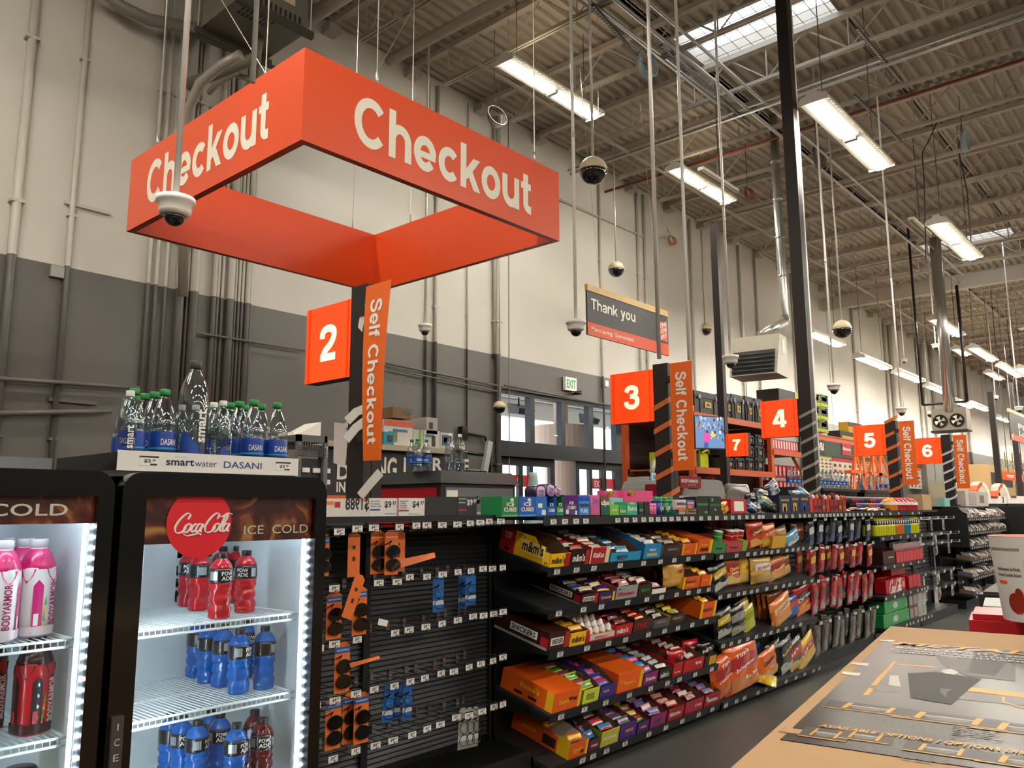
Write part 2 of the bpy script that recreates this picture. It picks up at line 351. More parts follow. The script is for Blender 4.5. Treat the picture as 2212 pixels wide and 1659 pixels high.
# ------------------------------------------------------------------ entrance doors and the bright outside
fr = mt('#23282d', .4, .2, kind='dark_anodised_metal')
def px_x(px, y=WY): return at(px, 1000, 'y', y).x
TZ0, TZ1 = 2.62, 3.42
pan = [(1085, 1148.5), (1158.7, 1217), (1225.5, 1276.7), (1286.3, 1334.5)]
px_ = [(px_x(a), px_x(b)) for a, b in pan]
fm = MB(); e = [D0]+[v for p in px_ for v in p]+[D1]
for a, b in zip(e[::2], e[1::2]): fm.box(a, WY+.03, TZ0, b, WY+.15, TZ1, fr)
fm.box(D0, WY+.03, TZ1, D1, WY+.15, DZ, fr); fm.box(D0, WY-.04, 2.36, D1, WY+.15, TZ0, fr)
leaf = [(1090.5, 1125.5), (1134.5, 1148.5), (1156.5, 1193.5), (1203, 1248), (1256, 1277.5), (1283.5, 1303.7), (1309.6, 1331.5)]
lx = [(px_x(a), px_x(b)) for a, b in leaf]
e = [D0]+[v for p in lx for v in p]+[D1]
for a, b in zip(e[::2], e[1::2]): fm.box(a, WY+.05, 0, b, WY+.12, 2.36, fr)
for i, (a, b) in enumerate(lx): 
    top = 2.22 if i != 3 else 2.36
    fm.box(a, WY+.05, top, b, WY+.12, 2.37, fr)
    if i != 3: fm.box(a, WY+.05, 0, b, WY+.12, .25, fr)
door = fm.build('door_1', kind='structure')
for i, (a, b) in enumerate(px_):
    m2 = MB(); m2.quad((a, WY+.08, TZ0), (b, WY+.08, TZ0), (b, WY+.08, TZ1), (a, WY+.08, TZ1), window_glass()); m2.build('transom_pane', door)
redv = mt('#c92a33', .5, kind='vinyl'); wht = mt('#f2f0ea', .5, kind='white_vinyl', var=.02)
for i, (a, b) in enumerate(lx):
    if i == 3: continue
    m2 = MB(); m2.quad((a, WY+.08, .25), (b, WY+.08, .25), (b, WY+.08, 2.22), (a, WY+.08, 2.22), window_glass()); p = m2.build('door_pane', door)
    if i in (0, 1, 5, 6):
        m2 = MB(); m2.box(a+.0, WY+.072, 1.86, b, WY+.076, 2.06, redv)
        if i == 0: m2.text('tixE', ((a+b)/2+.1, WY+.07, 1.95), X, Z, .42, .15, wht, .04)
        if i == 5: m2.text('EX', ((a+b)/2+.02, WY+.07, 1.955), X, Z, .16, .12, wht, .04)
        m2.build('exit_decal', p)
wc = mt('#ece8e0', .8, kind='stucco', var=.04); pk = mt('#d0b2a4', .8, kind='pink_stucco')
m2 = MB(); m2.box(-8, 9.3, -.12, 60, 60, -.02, mt('#c9c6bf', .8, kind='outdoor_paving')); m2.build('pavement', kind='structure')
m2 = MB(); m2.box(5, 9.3, 4.42, 30, 14.5, 4.6, wc)
for k in range(18): m2.box(5, 9.4+k*.28, 4.405, 30, 9.43+k*.28, 4.42, mt('#8d8a86', .8))
m2.build('entrance_canopy', label='white slatted canopy soffit outside above the entrance', cat='canopy')
m2 = MB(); m2.box(5, 14.2, 3.93, 30, 14.5, 4.42, wc); m2.build('canopy_beam', label='pale fascia beam at the outer edge of the canopy', cat='beam')
c = at(1208, 950, 'y', 12.2)
m2 = MB(); m2.lathe([(.42, 0), (.42, 2.87), (.66, 2.87), (.66, 3.52), (.18, 3.52), (.18, 4.43)], pk, (15.62, 12.2, -.02), 28, smooth=False)
m2.build('canopy_column', label='round pinkish column outside the glass doors', cat='column')
for i, (a, b, c_, d, lb) in enumerate(((1105, 1136, 869, 900, 'dark wall pack lamp seen through the leftmost transom pane'), (1259, 1277, 892, 919, 'dark wall pack lamp seen through the third transom pane'))):
    A = at(a, c_, 'y', 11.5); B = at(b, d, 'y', 11.5); m2 = MB()
    m2.hexa([(A.x, 11.3, B.z), (B.x, 11.3, B.z), (B.x, 11.6, B.z+.05), (A.x, 11.6, B.z+.05), (A.x-.03, 11.25, A.z-.15), (B.x+.03, 11.25, A.z-.15), (B.x+.03, 11.6, A.z), (A.x-.03, 11.6, A.z)], mt('#3c3c3a', .5))
    m2.box(A.x+.03, 11.29, B.z+.02, B.x-.03, 11.31, B.z+.14, mt('#b0aca0', .3)); m2.tube([((A.x+B.x)/2, 11.5, A.z-.05), ((A.x+B.x)/2, 11.5, 4.42)], .02, fr, 6)
    m2.build('wall_pack_lamp', label=lb, cat='lamp')
m2 = MB(); m2.box(0, 0, 0, .34, .06, .25, wht)
m2.text('EXIT', (.17, -.001, .125), X, Z, .27, .16, mt('#1f8a4c', .4, e=.4, kind='green_lens'), .03)
p = at(1222, 842, 'y', 8.92); m2.build('exit_sign', M=T(p.x, 8.92, p.z), label='white exit sign with green letters above the doors', cat='sign')
p = at(1248, 850, 'y', 8.9); m2 = MB(); m2.tube([(p.x-.06, 8.9, p.z), (p.x+.06, 8.88, p.z+.02)], .04, fr, 10); m2.tube([(p.x, 8.9, p.z), (p.x, 9, p.z)], .02, fr, 6); m2.build('door_sensor', label='small dark sensor below the exit sign', cat='sensor')

# ------------------------------------------------------------------ fluorescent fixtures
tube_m = mt('#fff6e6', .5, e=LAMP, kind='fluorescent_light'); up_m = mt('#ffe9c8', .5, e=UPL, kind='fluorescent_uplight'); housing = mt('#d9d4c8', .4, kind='white_enamel', var=.02)
cord = mt('#3b352f', .6, kind='cord')
def fixture():
    t = thing('ceiling_light', 'x', 'ceiling light')
    L = 2.44; m = MB(); P = [(-.17, .0), (-.15, .05), (-.06, .08), (-.05, .12), (.05, .12), (.06, .08), (.15, .05), (.17, .0)]
    m.slab([(-L/2, y, z) for y, z in P], (L, 0, 0), housing); m.build('housing', t)
    m = MB()
    for s in (-1, 1):
        m.quad((-L/2+.01, s*.17, -.002), (L/2-.01, s*.17, -.002), (L/2-.01, s*.075, -.035), (-L/2+.01, s*.075, -.035), housing)
        for k in range(30): m.box(-L/2+.05+k*.08, s*.155-.008, -.012, -L/2+.09+k*.08, s*.155+.008, -.004, mt('#8a7a55', .5)) if s < 0 else None
    for e in (-L/2, L/2-.01): m.box(e, -.17, -.036, e+.01, .17, 0, housing)
    m.build('reflector', t)
    for a, b in ((-L/2+.04, -.04), (.04, L/2-.04)):
        m = MB(); m.slab([(a, -.075, -.034), (a, -.05, -.06), (a, .05, -.06), (a, .075, -.034)], (b-a, 0, 0), tube_m); m.build('fluorescent_tube', t)
    m = MB(); m.box(-.04, -.075, -.065, .04, .075, -.034, housing); m.build('lamp_holder', t)
    m = MB(); m.box(-L/2+.1, -.04, .121, L/2-.1, .04, .123, up_m); m.build('uplight_slot', t)  # unseen glowing strip added on the housing to throw light at the ceiling
    for e in (-.9, .9): m = MB(); m.tube([(e, 0, .12), (e, 0, CEIL-6.0)], .006, cord, 4); m.build('suspension_cord', t)
    return t
fx0 = fixture(); used = False
FX = [((1755,215),(1905,360),6.1,'nearest large ceiling light, right of the tall black post'), ((1088,130),(1285,252),7.25,'ceiling light above the right half of the Checkout sign'),
 ((1455,362),(1572,435),7.25,'ceiling light just left of the tall black post, over the Thank you sign'), ((2018,480),(2105,555),6.0,'ceiling light in front of the smaller skylight'),
 ((2018,688),(2070,723),6.0,'ceiling light right of the beige globe camera, above the twin fan heater'), ((2098,750),(2145,777),5.9,'ceiling light above the fan heater, toward the right edge'),
 ((2163,788),(2200,812),5.8,'ceiling light at the right edge, above the Pickup sign'), ((1746,716),(1810,745),5.3,'ceiling light beside the tall black post, close to the wall'),
 ((1857,770),(1910,795),5.25,'second wall-side ceiling light from the tall black post'), ((1940,803),(1985,823),5.25,'third wall-side ceiling light, over the number 5 sign'),
 ((2005,833),(2042,848),5.25,'fourth wall-side ceiling light, above the fan heater'), ((2060,753),(2090,765),6.4,'small far ceiling light behind the row above the fan heater'),
 ((2098,872),(2130,885),5.25,'farthest wall-side ceiling light, right of the fan heater'), ((2132,804),(2162,818),6.2,'far ceiling light left of the right edge row')]
def put_fx(M, lb, g=None):
    global used
    if not used: fx0.matrix_world = M; fx0['label'] = lb; used = True
    else: dup(fx0, M, lb, g)
for i, (a, b, z, lb) in enumerate(FX):
    A = at(*a, 'z', z); B = at(*b, 'z', z); c = (A+B)/2; put_fx(T(c.x, c.y, z) @ Matrix.Diagonal(((B-A).length/2.44*1.0, 1, (CEIL-z)/(CEIL-6.2) if 0 else 1, 1)), lb)
for i in range(9):           # unseen lamp rows added behind and beside the camera to light the shelf fronts
    for y in (-3.2, -8.0, -13.5):
        put_fx(T(-5.5+4.6*i if i < 7 else 27+(i-7)*12, y, 6.1), 'ceiling light of the rows outside the right edge of the photo', 'lamps outside the frame')
for x in (-3.5, 1.0): put_fx(T(x, 2.9, 6.1), 'ceiling light of the row over the coolers, outside the top edge', 'lamps over the coolers')
for x in (-4.5, 0.5): put_fx(T(x, 6.2, 7.2), 'ceiling light near the left wall outside the top edge', 'lamps by the left wall')
k = 0
for y, z, xs_ in ((2.75, 6.0, (22, 27.5, 33, 38.5, 44, 50, 56, 62, 70, 78)), (4.6, 5.9, (31, 37, 43, 49, 55, 62, 70, 78)), (7.0, 5.25, (33, 40, 46, 52, 60, 68, 78)), (-.5, 6.0, (16, 22, 28, 34, 42, 50, 60, 70))):
    for j, x_ in enumerate(xs_): put_fx(T(x_, y, z), '%s distant ceiling light of the %s row vanishing at the right edge' % (ORD[j], {2.75: 'second', 4.6: 'third', 7.0: 'wall side', -.5: 'outermost'}[y]))
for x_ in (50, 62, 74):  # unseen lamps added farther along the rows out of frame
    for y in (-3.2, -10.0): put_fx(T(x_, y, 6.1), 'ceiling light of the rows outside the right edge of the photo', 'lamps outside the frame')
dead = MB(); dead.box(-.6, -.05, 0, .6, .05, .05, housing)
for s in (-.03, .03): dead.tube([(-.58, s, -.02), (.58, s, -.02)], .016, mt('#a89a86', .4), 8)
for a, b, lb in (((1967, 472), (2008, 512), 'unlit twin tube strip beside the light in front of the smaller skylight'), ((1525, 372), (1580, 412), 'unlit strip light behind the light left of the tall black post')):
    A = at(*a, 'z', 6.6); B = at(*b, 'z', 6.6); o = dead.build('strip_light', M=T(*((A+B)/2)), label=lb, cat='ceiling light'); m = MB(); m.tube([(0, 0, .05), (0, 0, CEIL-6.6)], .008, cord, 5); m.build('hanger_rod', o)

# ------------------------------------------------------------------ hanging Checkout sign
OR = mt('#dd4d1d', .35, kind='orange_laminate', var=.03, scale=2); cream = mt('#e8e2d2', .5, kind='cream_vinyl', var=.01); ORd = mt('#9a2c0c', .5, kind='orange_edge')
t = thing('checkout_sign', 'large square orange sign frame reading Checkout on both faces, hung from cables', 'sign', T(2.22, 3.42, 3.40))
W_, D_, H_, th = 2.17, 2.10, .52, .045
for nm, b in (('front_panel', (0, 0, W_, th)), ('back_panel', (0, D_-th, W_, D_)), ('left_panel', (0, th, th, D_-th)), ('right_panel', (W_-th, th, W_, D_-th))):
    m = MB(); m.box(b[0], b[1], 0, b[2], b[3], H_, OR)
    if nm == 'front_panel':
        A = at(764, 300, 'y', 3.42).x-2.22; B = at(1147, 440, 'y', 3.42).x-2.22
        m.text('Checkout', ((A+B)/2, 0, .255), X, Z, B-A, .30, cream, 1.195)
    if nm == 'left_panel':
        A = at(318, 400, 'x', 2.22).y-3.42; B = at(580, 270, 'x', 2.22).y-3.42
        m.text('Checkout', (0, (A+B)/2, .262), -Y, Z, abs(B-A), .30, cream, 1.195)
    m.build(nm, t)
cab = mt('#b9b4a8', .3, .8, kind='steel_cable')
m = MB()
for x, y in ((.1, .55), (W_-.25, .02), (.5, .02), (.02, 1.75), (1.9, D_-.02), (W_-.02, 1.6)): m.tube([(x, y, H_), (x, y, CEIL-3.4)], .004, cab, 5); m.tube([(x, y, H_), (x, y, H_+.08)], .009, cab, 6)
m.tube([(.1, .55, H_+.1), (-.4, 1.6, 2.5)], .003, cab, 4); m.tube([(.5, .02, H_+.08), (1.2, .5, 1.6)], .003, cab, 4)
m.build('hanging_cable', t)

# ------------------------------------------------------------------ posts with lane numbers
DK = mt('#2b2422', .45, .3, kind='dark_brown_metal', var=.05); tapeO = mt('#c9682c', .55, kind='orange_tape'); tapeG = mt('#9c9a96', .5, kind='grey_tape'); tapeW = mt('#c9cbd4', .5, kind='white_tape')
NUM = mt('#ff4a12', .4, e=.5, kind='lit_orange_acrylic'); NUMW = mt('#fff4d8', .4, e=.6, kind='lit_white_acrylic'); PANEL = mt('#e4661a', .4, kind='orange_plastic', var=.02); lett = mt('#eee9e2', .5, kind='pale_vinyl', var=.01)
alu = mt('#cfcbc2', .35, .35, kind='brushed_steel')
PX = [2.62, 5.72, 8.78, 11.8, 14.72]
PB = (1.463, 1.453, 1.453, 1.453, 1.503)
def post(i, x, ztop, tape, words, tz):
    t = thing('lane_post', words, 'post', T(x, 3.42, PB[i]))
    m = MB(); h = ztop-PB[i]
    m.box(-.0, -.07, 0, .05, .07, h, DK); m.box(.055, -.07, 0, .12, .07, h, DK); m.box(.004, -.055, 0, .116, .055, h, DK)
    m.box(-.04, -.1, 0, .16, .1, .03, DK); m.build('upright', t)
    if i == 2:
        m = MB(); m.box(.122, -.07, .6, .16, .07, h, alu); m.build('steel_channel', t)
    if tape:
        m = MB(); z = tz[0]; w = .045 if tape is tapeO else .034; e = .003
        while z < tz[1]:
            m.slab([(-e, .075, z+.02), (-e, -.075, z+.085), (-e, -.075, z+.085+w), (-e, .075, z+.02+w)], (-.002, 0, 0), tape)
            m.slab([(-e, -.073, z+.085), (.125, -.073, z+.125), (.125, -.073, z+.125+w), (-e, -.073, z+.085+w)], (0, -.002, 0), tape); z += tz[2]
        m.build('spiral_tape', t)
    return t
def number_box(n, x, y0, y1, z0, z1, lb):
    t = thing('lane_number_sign', lb, 'sign', T(x, (y0+y1)/2, z0)); w = abs(y1-y0)/2; h = z1-z0
    m = MB(); m.box(0, -w, 0, .085, w, h, DK); m.box(-.004, -w, 0, 0, w, h, NUM)
    for s in (-1, 1): m.box(-.01, s*(w-.035)-.004, 0, -.004, s*(w-.035)+.004, h, mt('#e8380a', .3, e=.35))
    m.build('light_box', t)
    m = MB(); m.text(n, (-.004, .0, h*.5), -Y, Z, h*.36 if n != '4' else h*.4, h*.48, NUMW, 1.21); m.build('numeral', t)
def lane_panel(x, y, lb, z0=1.78, z1=2.66, bend=0.):
    m = MB(); n = 10; w = .1; V = []
    def P(u, v): 
        tw = bend*(1-v)**1.5
        return Vector((x-.02-.015*math.sin(v*PI)*bend, y+.02*(1-v)*bend+u*w*(1-.32*(1-v)*bend), z0+(z1-z0)*v))
    for j in range(n+1):
        for u in (-1, 1): V.append(P(u, j/n))
    V += [v+Vector((.006, 0, 0)) for v in V]; k = 2*(n+1); Fc = []
    for j in range(n):
        a = 2*j; Fc += [(a, a+1, a+3, a+2), (k+a, k+a+2, k+a+3, k+a+1), (a, a+2, k+a+2, k+a), (a+1, k+a+1, k+a+3, a+3)]
    m.add(V, Fc, PANEL)
    for zz0 in (z0+.1, z1-.15): m.box(x-.012, y+.06, zz0, x+.035, 3.36, zz0+.05, DK)
    # lettering reads downward
    m.text('Self Checkout', None, None, None, .82*(z1-z0), .10, lett, 1.19, nz=Vector((-.0004, 0, 0)), fn=lambda a, b: P(-b/w*1.0, .5-a/(z1-z0))*1.0+Vector((-.0015, 0, 0)))
    return m.build('self_checkout_panel', label=lb, cat='sign')
taped = [(2, None, '2'), (5, tapeO, '3'), (8, tapeG, '4'), (11, tapeO, '5'), (14, tapeW, '6')]
NW = ['two', 'three', 'four', 'five', 'six']
LB = ['black post wrapped in loose torn white tape, carrying the lane numeral two', 'nearer black post with orange spiral tape, carrying the lane numeral three', 'tall black post with grey spiral tape reaching up to the roof',
      'farther black post with orange spiral tape, carrying the lane numeral five', 'black post with white spiral tape, carrying the lane numeral six']
for i, x in enumerate(PX):
    tp = (None, tapeO, tapeG, tapeO, tapeW)[i]
    post(i, x, (2.70, 2.68, 7.78, 2.68, 2.68)[i], tp, LB[i], ((.1, .2, 1), (.05, .98, .19), (-.02, 1.1, .145), (.02, 1.2, .19), (.05, .95, .15))[i])
    if i != 2: number_box('23456'[i], x+.02, 3.50, 3.93, 2.21, 2.645, 'glowing orange lane sign with the white numeral '+NW[i])
    else: number_box('4', x-.02, 3.50, 3.93, 2.28, 2.70, 'glowing orange lane sign with the white numeral four')
    if i != 2: lane_panel(x-.03, 3.20, 'vertical orange Self Checkout panel beside lane numeral '+NW[i]+(', curled and bent' if i == 0 else ''), bend=1. if i == 0 else .15, z0=1.74 if i == 0 else 1.79)
# torn white tape and paper on post 2
pap = mt('#cfcac4', .6, kind='masking_tape')
t2 = [o for o in COL.objects if o.get('label') == LB[0]][0]
for k, (pts, w) in enumerate(((((778, 712), (784, 680), (800, 652)), 9), (((750, 910), (770, 890), (793, 880)), 12), (((748, 950), (768, 925), (795, 905)), 12), (((778, 1072), (800, 1045), (822, 1020)), 12))):
    m = MB(); x = 2.585-.003*k; 
    for a, b in zip(pts, pts[1:]):
        q = [at(a[0]-w*.5, a[1]-w*.6, 'x', x), at(a[0]+w*.5, a[1]+w*.6, 'x', x), at(b[0]+w*.5, b[1]+w*.6, 'x', x), at(b[0]-w*.5, b[1]-w*.6, 'x', x)]
        m.slab(q, (-.0015, 0, 0), pap)
    o = m.build('torn_tape', t2); o.matrix_parent_inverse = t2.matrix_world.inverted() if False else Matrix.Translation((-2.62, -3.42, -1.463))
m = MB(); q = [at(*p, 'x', 2.75) for p in ((722, 912), (750, 916), (748, 985), (745, 1009), (720, 1000))]
m.slab(q, (.001, 0, 0), mt('#cbbfbd', .7, kind='paper')); m.box(2.74, 3.48, 1.95, 2.752, q[1].y+.01, 1.98, pap); m.build('paper_notice', label='pale sheet of paper taped to the left side of the post with lane sign 2', cat='paper')

# ------------------------------------------------------------------ Thank you sign
t = thing('thank_you_sign', 'hanging sign reading Thank you, dark grey over orange with a wooden top rail', 'sign'); y = 5.5
A = at(1266, 613, 'y', y); B = at(1440, 672, 'y', y); C_ = at(1266, 722, 'y', y); x0, x1, z1, z0 = A.x, B.x, A.z, C_.z; h = z1-z0; w = x1-x0
m = MB(); m.box(x0, y-.02, z1-.13*h, x1, y+.02, z1, mt('#d9b47a', .5, kind='pale_wood', var=.15, scale=8)); m.build('wood_rail', t)
m = MB(); m.box(x0, y-.012, z0, x1, y+.012, z1-.13*h, mt('#3b3a3c', .5, kind='dark_board')); m.box(x0, y-.0135, z0, x1, y-.012, z0+.25*h, mt('#e2552b', .5, kind='orange_print'))
m.text('Thank you', (x0+.30*w, y-.014, z0+.60*h), X, Z, .52*w, .28*h, lett, 1.18); m.text('More saving. Guaranteed.', (x0+.29*w, y-.014, z0+.125*h), X, Z, .50*w, .11*h, lett, .012)
m.box(x0+.87*w, y-.0145, z0+.31*h, x0+.985*w, y-.0125, z0+.72*h, mt('#e2552b', .5, kind='orange_print'))
for j, s in enumerate(('THE', 'HOME', 'DEPOT')):
    m.text(s, (x0+.928*w, y-.0155, z0+(.655-.13*j)*h), (1, 0, .35), Z, .1*w, .1*h, lett, .03)
m.build('sign_board', t)
m = MB()
for x in (x0+.15*w, x1-.1*w): m.tube([(x, y, z1), (x+.1, y, CEIL)], .003, cab, 4); m.tube([(x, y, z1), (x-.5, y, CEIL)], .003, cab, 4)
m.build('hanging_wire', t)

# ------------------------------------------------------------------ dome cameras and globes on poles
camw = mt('#efebe3', .35, kind='white_plastic', var=.02); smoke = mt('#0b0b0c', .05, coat=1., kind='smoked_dome'); glb = mt('#cdbf9d', .4, kind='beige_plastic', var=.03)
def dome_cam(px, py, wpx, label, D=.2, zt=CEIL, pole=.016):
    d = F_PX*D/wpx; p = at_d(px, py, d); t = thing('dome_camera', label, 'security camera', p); r = D/2
    m = MB(); m.lathe([(.02, .35*r), (r*.98, .30*r), (r, .1*r), (r*.96, 0), (r*.84, -.05*r), (r*.82, -.45*r), (r*.76, -.6*r), (r*.55, -.7*r)], camw, n=24); m.build('housing', t)
    m = MB(); m.ball((0, 0, -.66*r), r*.56, smoke, 20, 0, PI/2); m.build('lens_dome', t)
    m = MB(); m.tube([(0, 0, .3*r), (0, 0, zt-p.z)], pole*D/.2, mt('#e4e2dc', .35, kind='painted_tube'), 10); m.tube([(0, 0, 1.9), (0, 0, 1.95)], pole*D/.2*1.25, alu, 10) if zt-p.z > 2.2 else None
    m.build('drop_pole', t)
for a in ((379, 440, 82, 'large white dome camera on a pole before the left face of the Checkout sign'), (1244, 700, 45, 'white dome camera left of the Thank you sign'),
          (918, 706, 31, 'small white dome camera below the Checkout sign'), (1578, 774, 36, 'white dome camera in front of the boxy hanging heater'), (1801, 834, 29, 'white dome camera above lane numeral five, right of grey taped post'),
          (1616, 914, 18, 'small white dome camera left of the number 4 sign'), (1947, 884, 24, 'white dome camera above the post with lane sign 5'), (2021, 746, 17, 'small dome camera beneath the light above the fan heater'),
          (1953, 777, 14, 'tiny dome camera on a thin pole above the number 6 sign'), (2150, 857, 13, 'tiny dome camera on top of the far black post'), (2201, 881, 17, 'small dome camera above the Pickup sign')): dome_cam(*a)
def globe_cam(px, py, rpx, label, D=.3, zt=CEIL):
    p = at_d(px, py, F_PX*D/(2*rpx)); t = thing('globe_camera', label, 'security camera', p); r = D/2
    m = MB(); m.ball((0, 0, 0), r, glb, 24, PI/2, PI); m.lathe([(r*1.01, -.015*D), (r*1.01, .015*D)], glb, n=24); m.build('upper_shell', t)
    m = MB(); m.ball((0, 0, 0), r*.985, smoke, 24, 0, PI/2); m.build('smoked_shell', t)
    m = MB(); m.tube([(0, 0, r), (0, 0, zt-p.z)], .014*D/.3, alu, 8); m.build('drop_pole', t)
for a in ((1281, 369, 31, 'largest beige and black globe camera, right of the Checkout sign'), (1331, 582, 17.5, 'globe camera above the Thank you sign'), (1524, 712, 13.5, 'globe camera right of the Self Checkout panel of lane 3'),
          (1819, 711, 20, 'globe camera hanging right of the tall grey taped post'), (1188, 527, 17, 'globe camera half hidden behind the right corner of the Checkout sign'), (1962, 857, 8, 'small distant globe camera above the number 5 sign')): globe_cam(*a)
globe_cam(1079, 880, 14, 'pale globe camera hanging in front of the wall pipe left of the entrance doors', D=.2)
globe_cam(2010, 895, 7, 'dark globe camera in front of the fan heater', D=.2); globe_cam(2011, 1001, 7, 'white globe camera under the number 6 sign', D=.25)
# plain drop poles
for i, (a, b, x, w, m_, lb) in enumerate((((1414, 250), (1424, 775), 5.9, .015, alu, 'thick steel drop pole ending behind lane sign 3'), ((548, 0), (546, 178), 3.6, .012, alu, 'steel drop pole above the left face of the Checkout sign'),
     ((1485, 410), (1489, 778), 7.5, .016, camw, 'white drop pole between the Thank you sign and lane panel 3'), ((1908, 360), (1925, 600), 12, .014, camw, 'pale drop pole below the right end of the nearest ceiling light'))):
    p = at_d(b[0], b[1], x); q = (p.x, p.y, CEIL); m = MB(); m.tube([p, q], w, m_, 10); m.build('drop_pole', label=lb, cat='pole')

# ------------------------------------------------------------------ further tall black posts, lane 7 and its monitor
def tall(px, top, bot, d, w, lb):
    p = at_d(px, bot, d); q = at_d(px, top, d); m = MB(); m.box(-w/2, -w/2, 0, w/2-.01, w/2, (at(px, top, 'y', p.y).z), DK); m.box(w/2-.006, -w/2+.01, 0, w/2+.01, w/2-.01, at(px, top, 'y', p.y).z, DK)
    return m.build('tall_post', M=T(p.x, p.y, 0), label=lb, cat='post')
tall(1566, 497, 1000, 10.9, .10, 'tall black post behind lane sign 3, carrying the monitor and lane sign 7')
tall(2160, 856, 1060, 20, .13, 'far black post between the fan heater and the Pickup sign'); tall(2204, 840, 1060, 24, .14, 'far black post behind the Pickup sign')
p = at_d(1592, 990, 10.5); pst = at_d(1566, 1000, 10.9); number_box('7', p.x, p.y-.16, p.y+.15, 2.16, 2.46, 'small glowing orange lane sign with a white number 7')
t = thing('security_monitor', 'flat monitor above lane sign 7 showing a person in a pink shirt at the checkouts', 'monitor')
q = [at_d(1502, 970, 9.5), at_d(1567, 971, 9.9), at_d(1568, 896, 9.9), at_d(1502, 896, 9.5)]
u = (q[1]-q[0]).normalized(); nrm = u.cross(Z).normalized(); wd_ = (q[1]-q[0]).length; ht = (q[3]-q[0]).length
MM = Matrix((u, -nrm, Z)).transposed().to_4x4(); MM.translation = q[0]
m = MB(); m.M = MM; m.box(0, 0, 0, wd_, .05, ht, mt('#111214', .3, kind='black_plastic')); m.build('casing', t)
def scr(h): return mt(h, .3, e=.5, kind='lit_screen')
m = MB(); m.M = MM; m.box(.015, -.002, .015, wd_-.015, 0, ht-.015, scr('#5f86b8'))
rs = random.Random(3)
for k in range(70):
    a = rs.random(); b = .45+.5*rs.random() if rs.random() < .8 else .25+rs.random()*.3; 
    if a < .55 and b < .5: b += .3
    ww = .01+.03*rs.random(); m.box(.02+a*(wd_-.07), -.0028-k*1e-5, b*ht-.01, .02+a*(wd_-.07)+ww, -.0024, b*ht+.01+ww*.5, scr(rs.choice(['#9cc4e8', '#22334a', '#3f6fa8', '#d8e4ee', '#c98a5a', '#2a2f3a', '#6fa0cc', '#b0484a'])))
def poly(ps, h, off): m.slab([(a*wd_, -off, b*ht) for a, b in ps], (0, -.0004, 0), scr(h))
poly([(.25, .2), (.43, .2), (.5, .33), (.46, .47), (.32, .48), (.26, .38)], '#d8419c', .0045); poly([(.28, .04), (.4, .04), (.43, .2), (.28, .2)], '#2b4fa0', .0045); poly([(.36, .48), (.44, .48), (.44, .56), (.37, .57)], '#2a2024', .0047)
poly([(.5, .42), (.62, .36), (.7, .44), (.55, .5)], '#e8d040', .0045)
m.build('screen', t)
m = MB(); m.tube([(q[1]+q[2])/2+nrm*-.03, (pst.x, pst.y, q[1].z+.2)], .025, DK, 8); m.build('wall_bracket', t)
mtx = [o for o in COL.objects if o.name.startswith('tall_post')][0]

# ------------------------------------------------------------------ unit heaters
hb = mt('#9d9685', .45, kind='heater_enamel', var=.08, scale=5); hd = mt('#1c1c1b', .6, kind='dark_louvre')
def unit_heater(label, px0, px1, pyt, pyb, d, kind):
    c = at_d((px0+px1)/2, (pyt+pyb)/2, d); t = thing('unit_heater', label, 'heater', T(*c)); s = (px1-px0)/F_PX*d
    return t, c, s
t, c, s = unit_heater('boxy beige gas heater hanging over the tool racks, vented by a silver duct', 1580, 1705, 728, 816, 13.5, 0)
a = s*.42; h = s*.36
m = MB(); m.M = RZ(8)
m.hexa([(-a, -a*.9, -h), (a*.7, -a*.9, -h), (a*.7, a, -h), (-a, a, -h), (-a*.3, -a*.9, h), (a*.7, -a*.9, h), (a*.7, a, h), (-a*.3, a, h)], hb); m.build('cabinet', t)
m = MB(); m.M = RZ(8); m.hexa([(-a*1.0, -a*.8, -h*.95), (-a*1.0+.01, -a*.8, -h*.95), (-a*1.0+.01, a*.9, -h*.95), (-a*1.0, a*.9, -h*.95), (-a*.68, -a*.8, h*.2), (-a*.67, -a*.8, h*.2), (-a*.67, a*.9, h*.2), (-a*.68, a*.9, h*.2)], hd)
for k in range(5): m.tube([(-a*1.0+a*.06*k-.02, -a*.8, -h*.8+k*h*.2), (-a*1.0+a*.06*k-.02, a*.9, -h*.8+k*h*.2)], .012, hd, 6)
m.build('louvre', t)
m = MB(); m.M = RZ(8); m.box(a*.7, -a*.7, -h*.5, a*.95, a*.1, h*.3, hb); m.box(a*.0, -a*.91, h*.1, a*.35, -a*.905, h*.8, mt('#d8d2c4', .5)); m.build('control_box', t)
duct = mt('#b9b9b4', .25, .8, kind='galvanised_duct')
p0 = at_d(1642, 724, 13.5); p1 = at_d(1695, 695, 13.8); p2 = at_d(1693, 660, 13.8); m = MB()
m.tube([p0, p1], .075, duct, 12); m.tube([p1, (p1+p2)/2+Vector((.02, 0, 0)), p2, (p2.x, p2.y, CEIL)], .075, duct, 12)
for k in range(4): m.tube([(p2.x, p2.y, p2.z+.5+k*.7), (p2.x, p2.y, p2.z+.53+k*.7)], .085, duct, 12)
m.build('vent_duct', label='silver round duct rising from the boxy hanging heater to the roof', cat='duct')
t, c, s = unit_heater('beige hanging heater with two round fans, beyond lane sign 6', 2012, 2092, 880, 932, 19, 0)
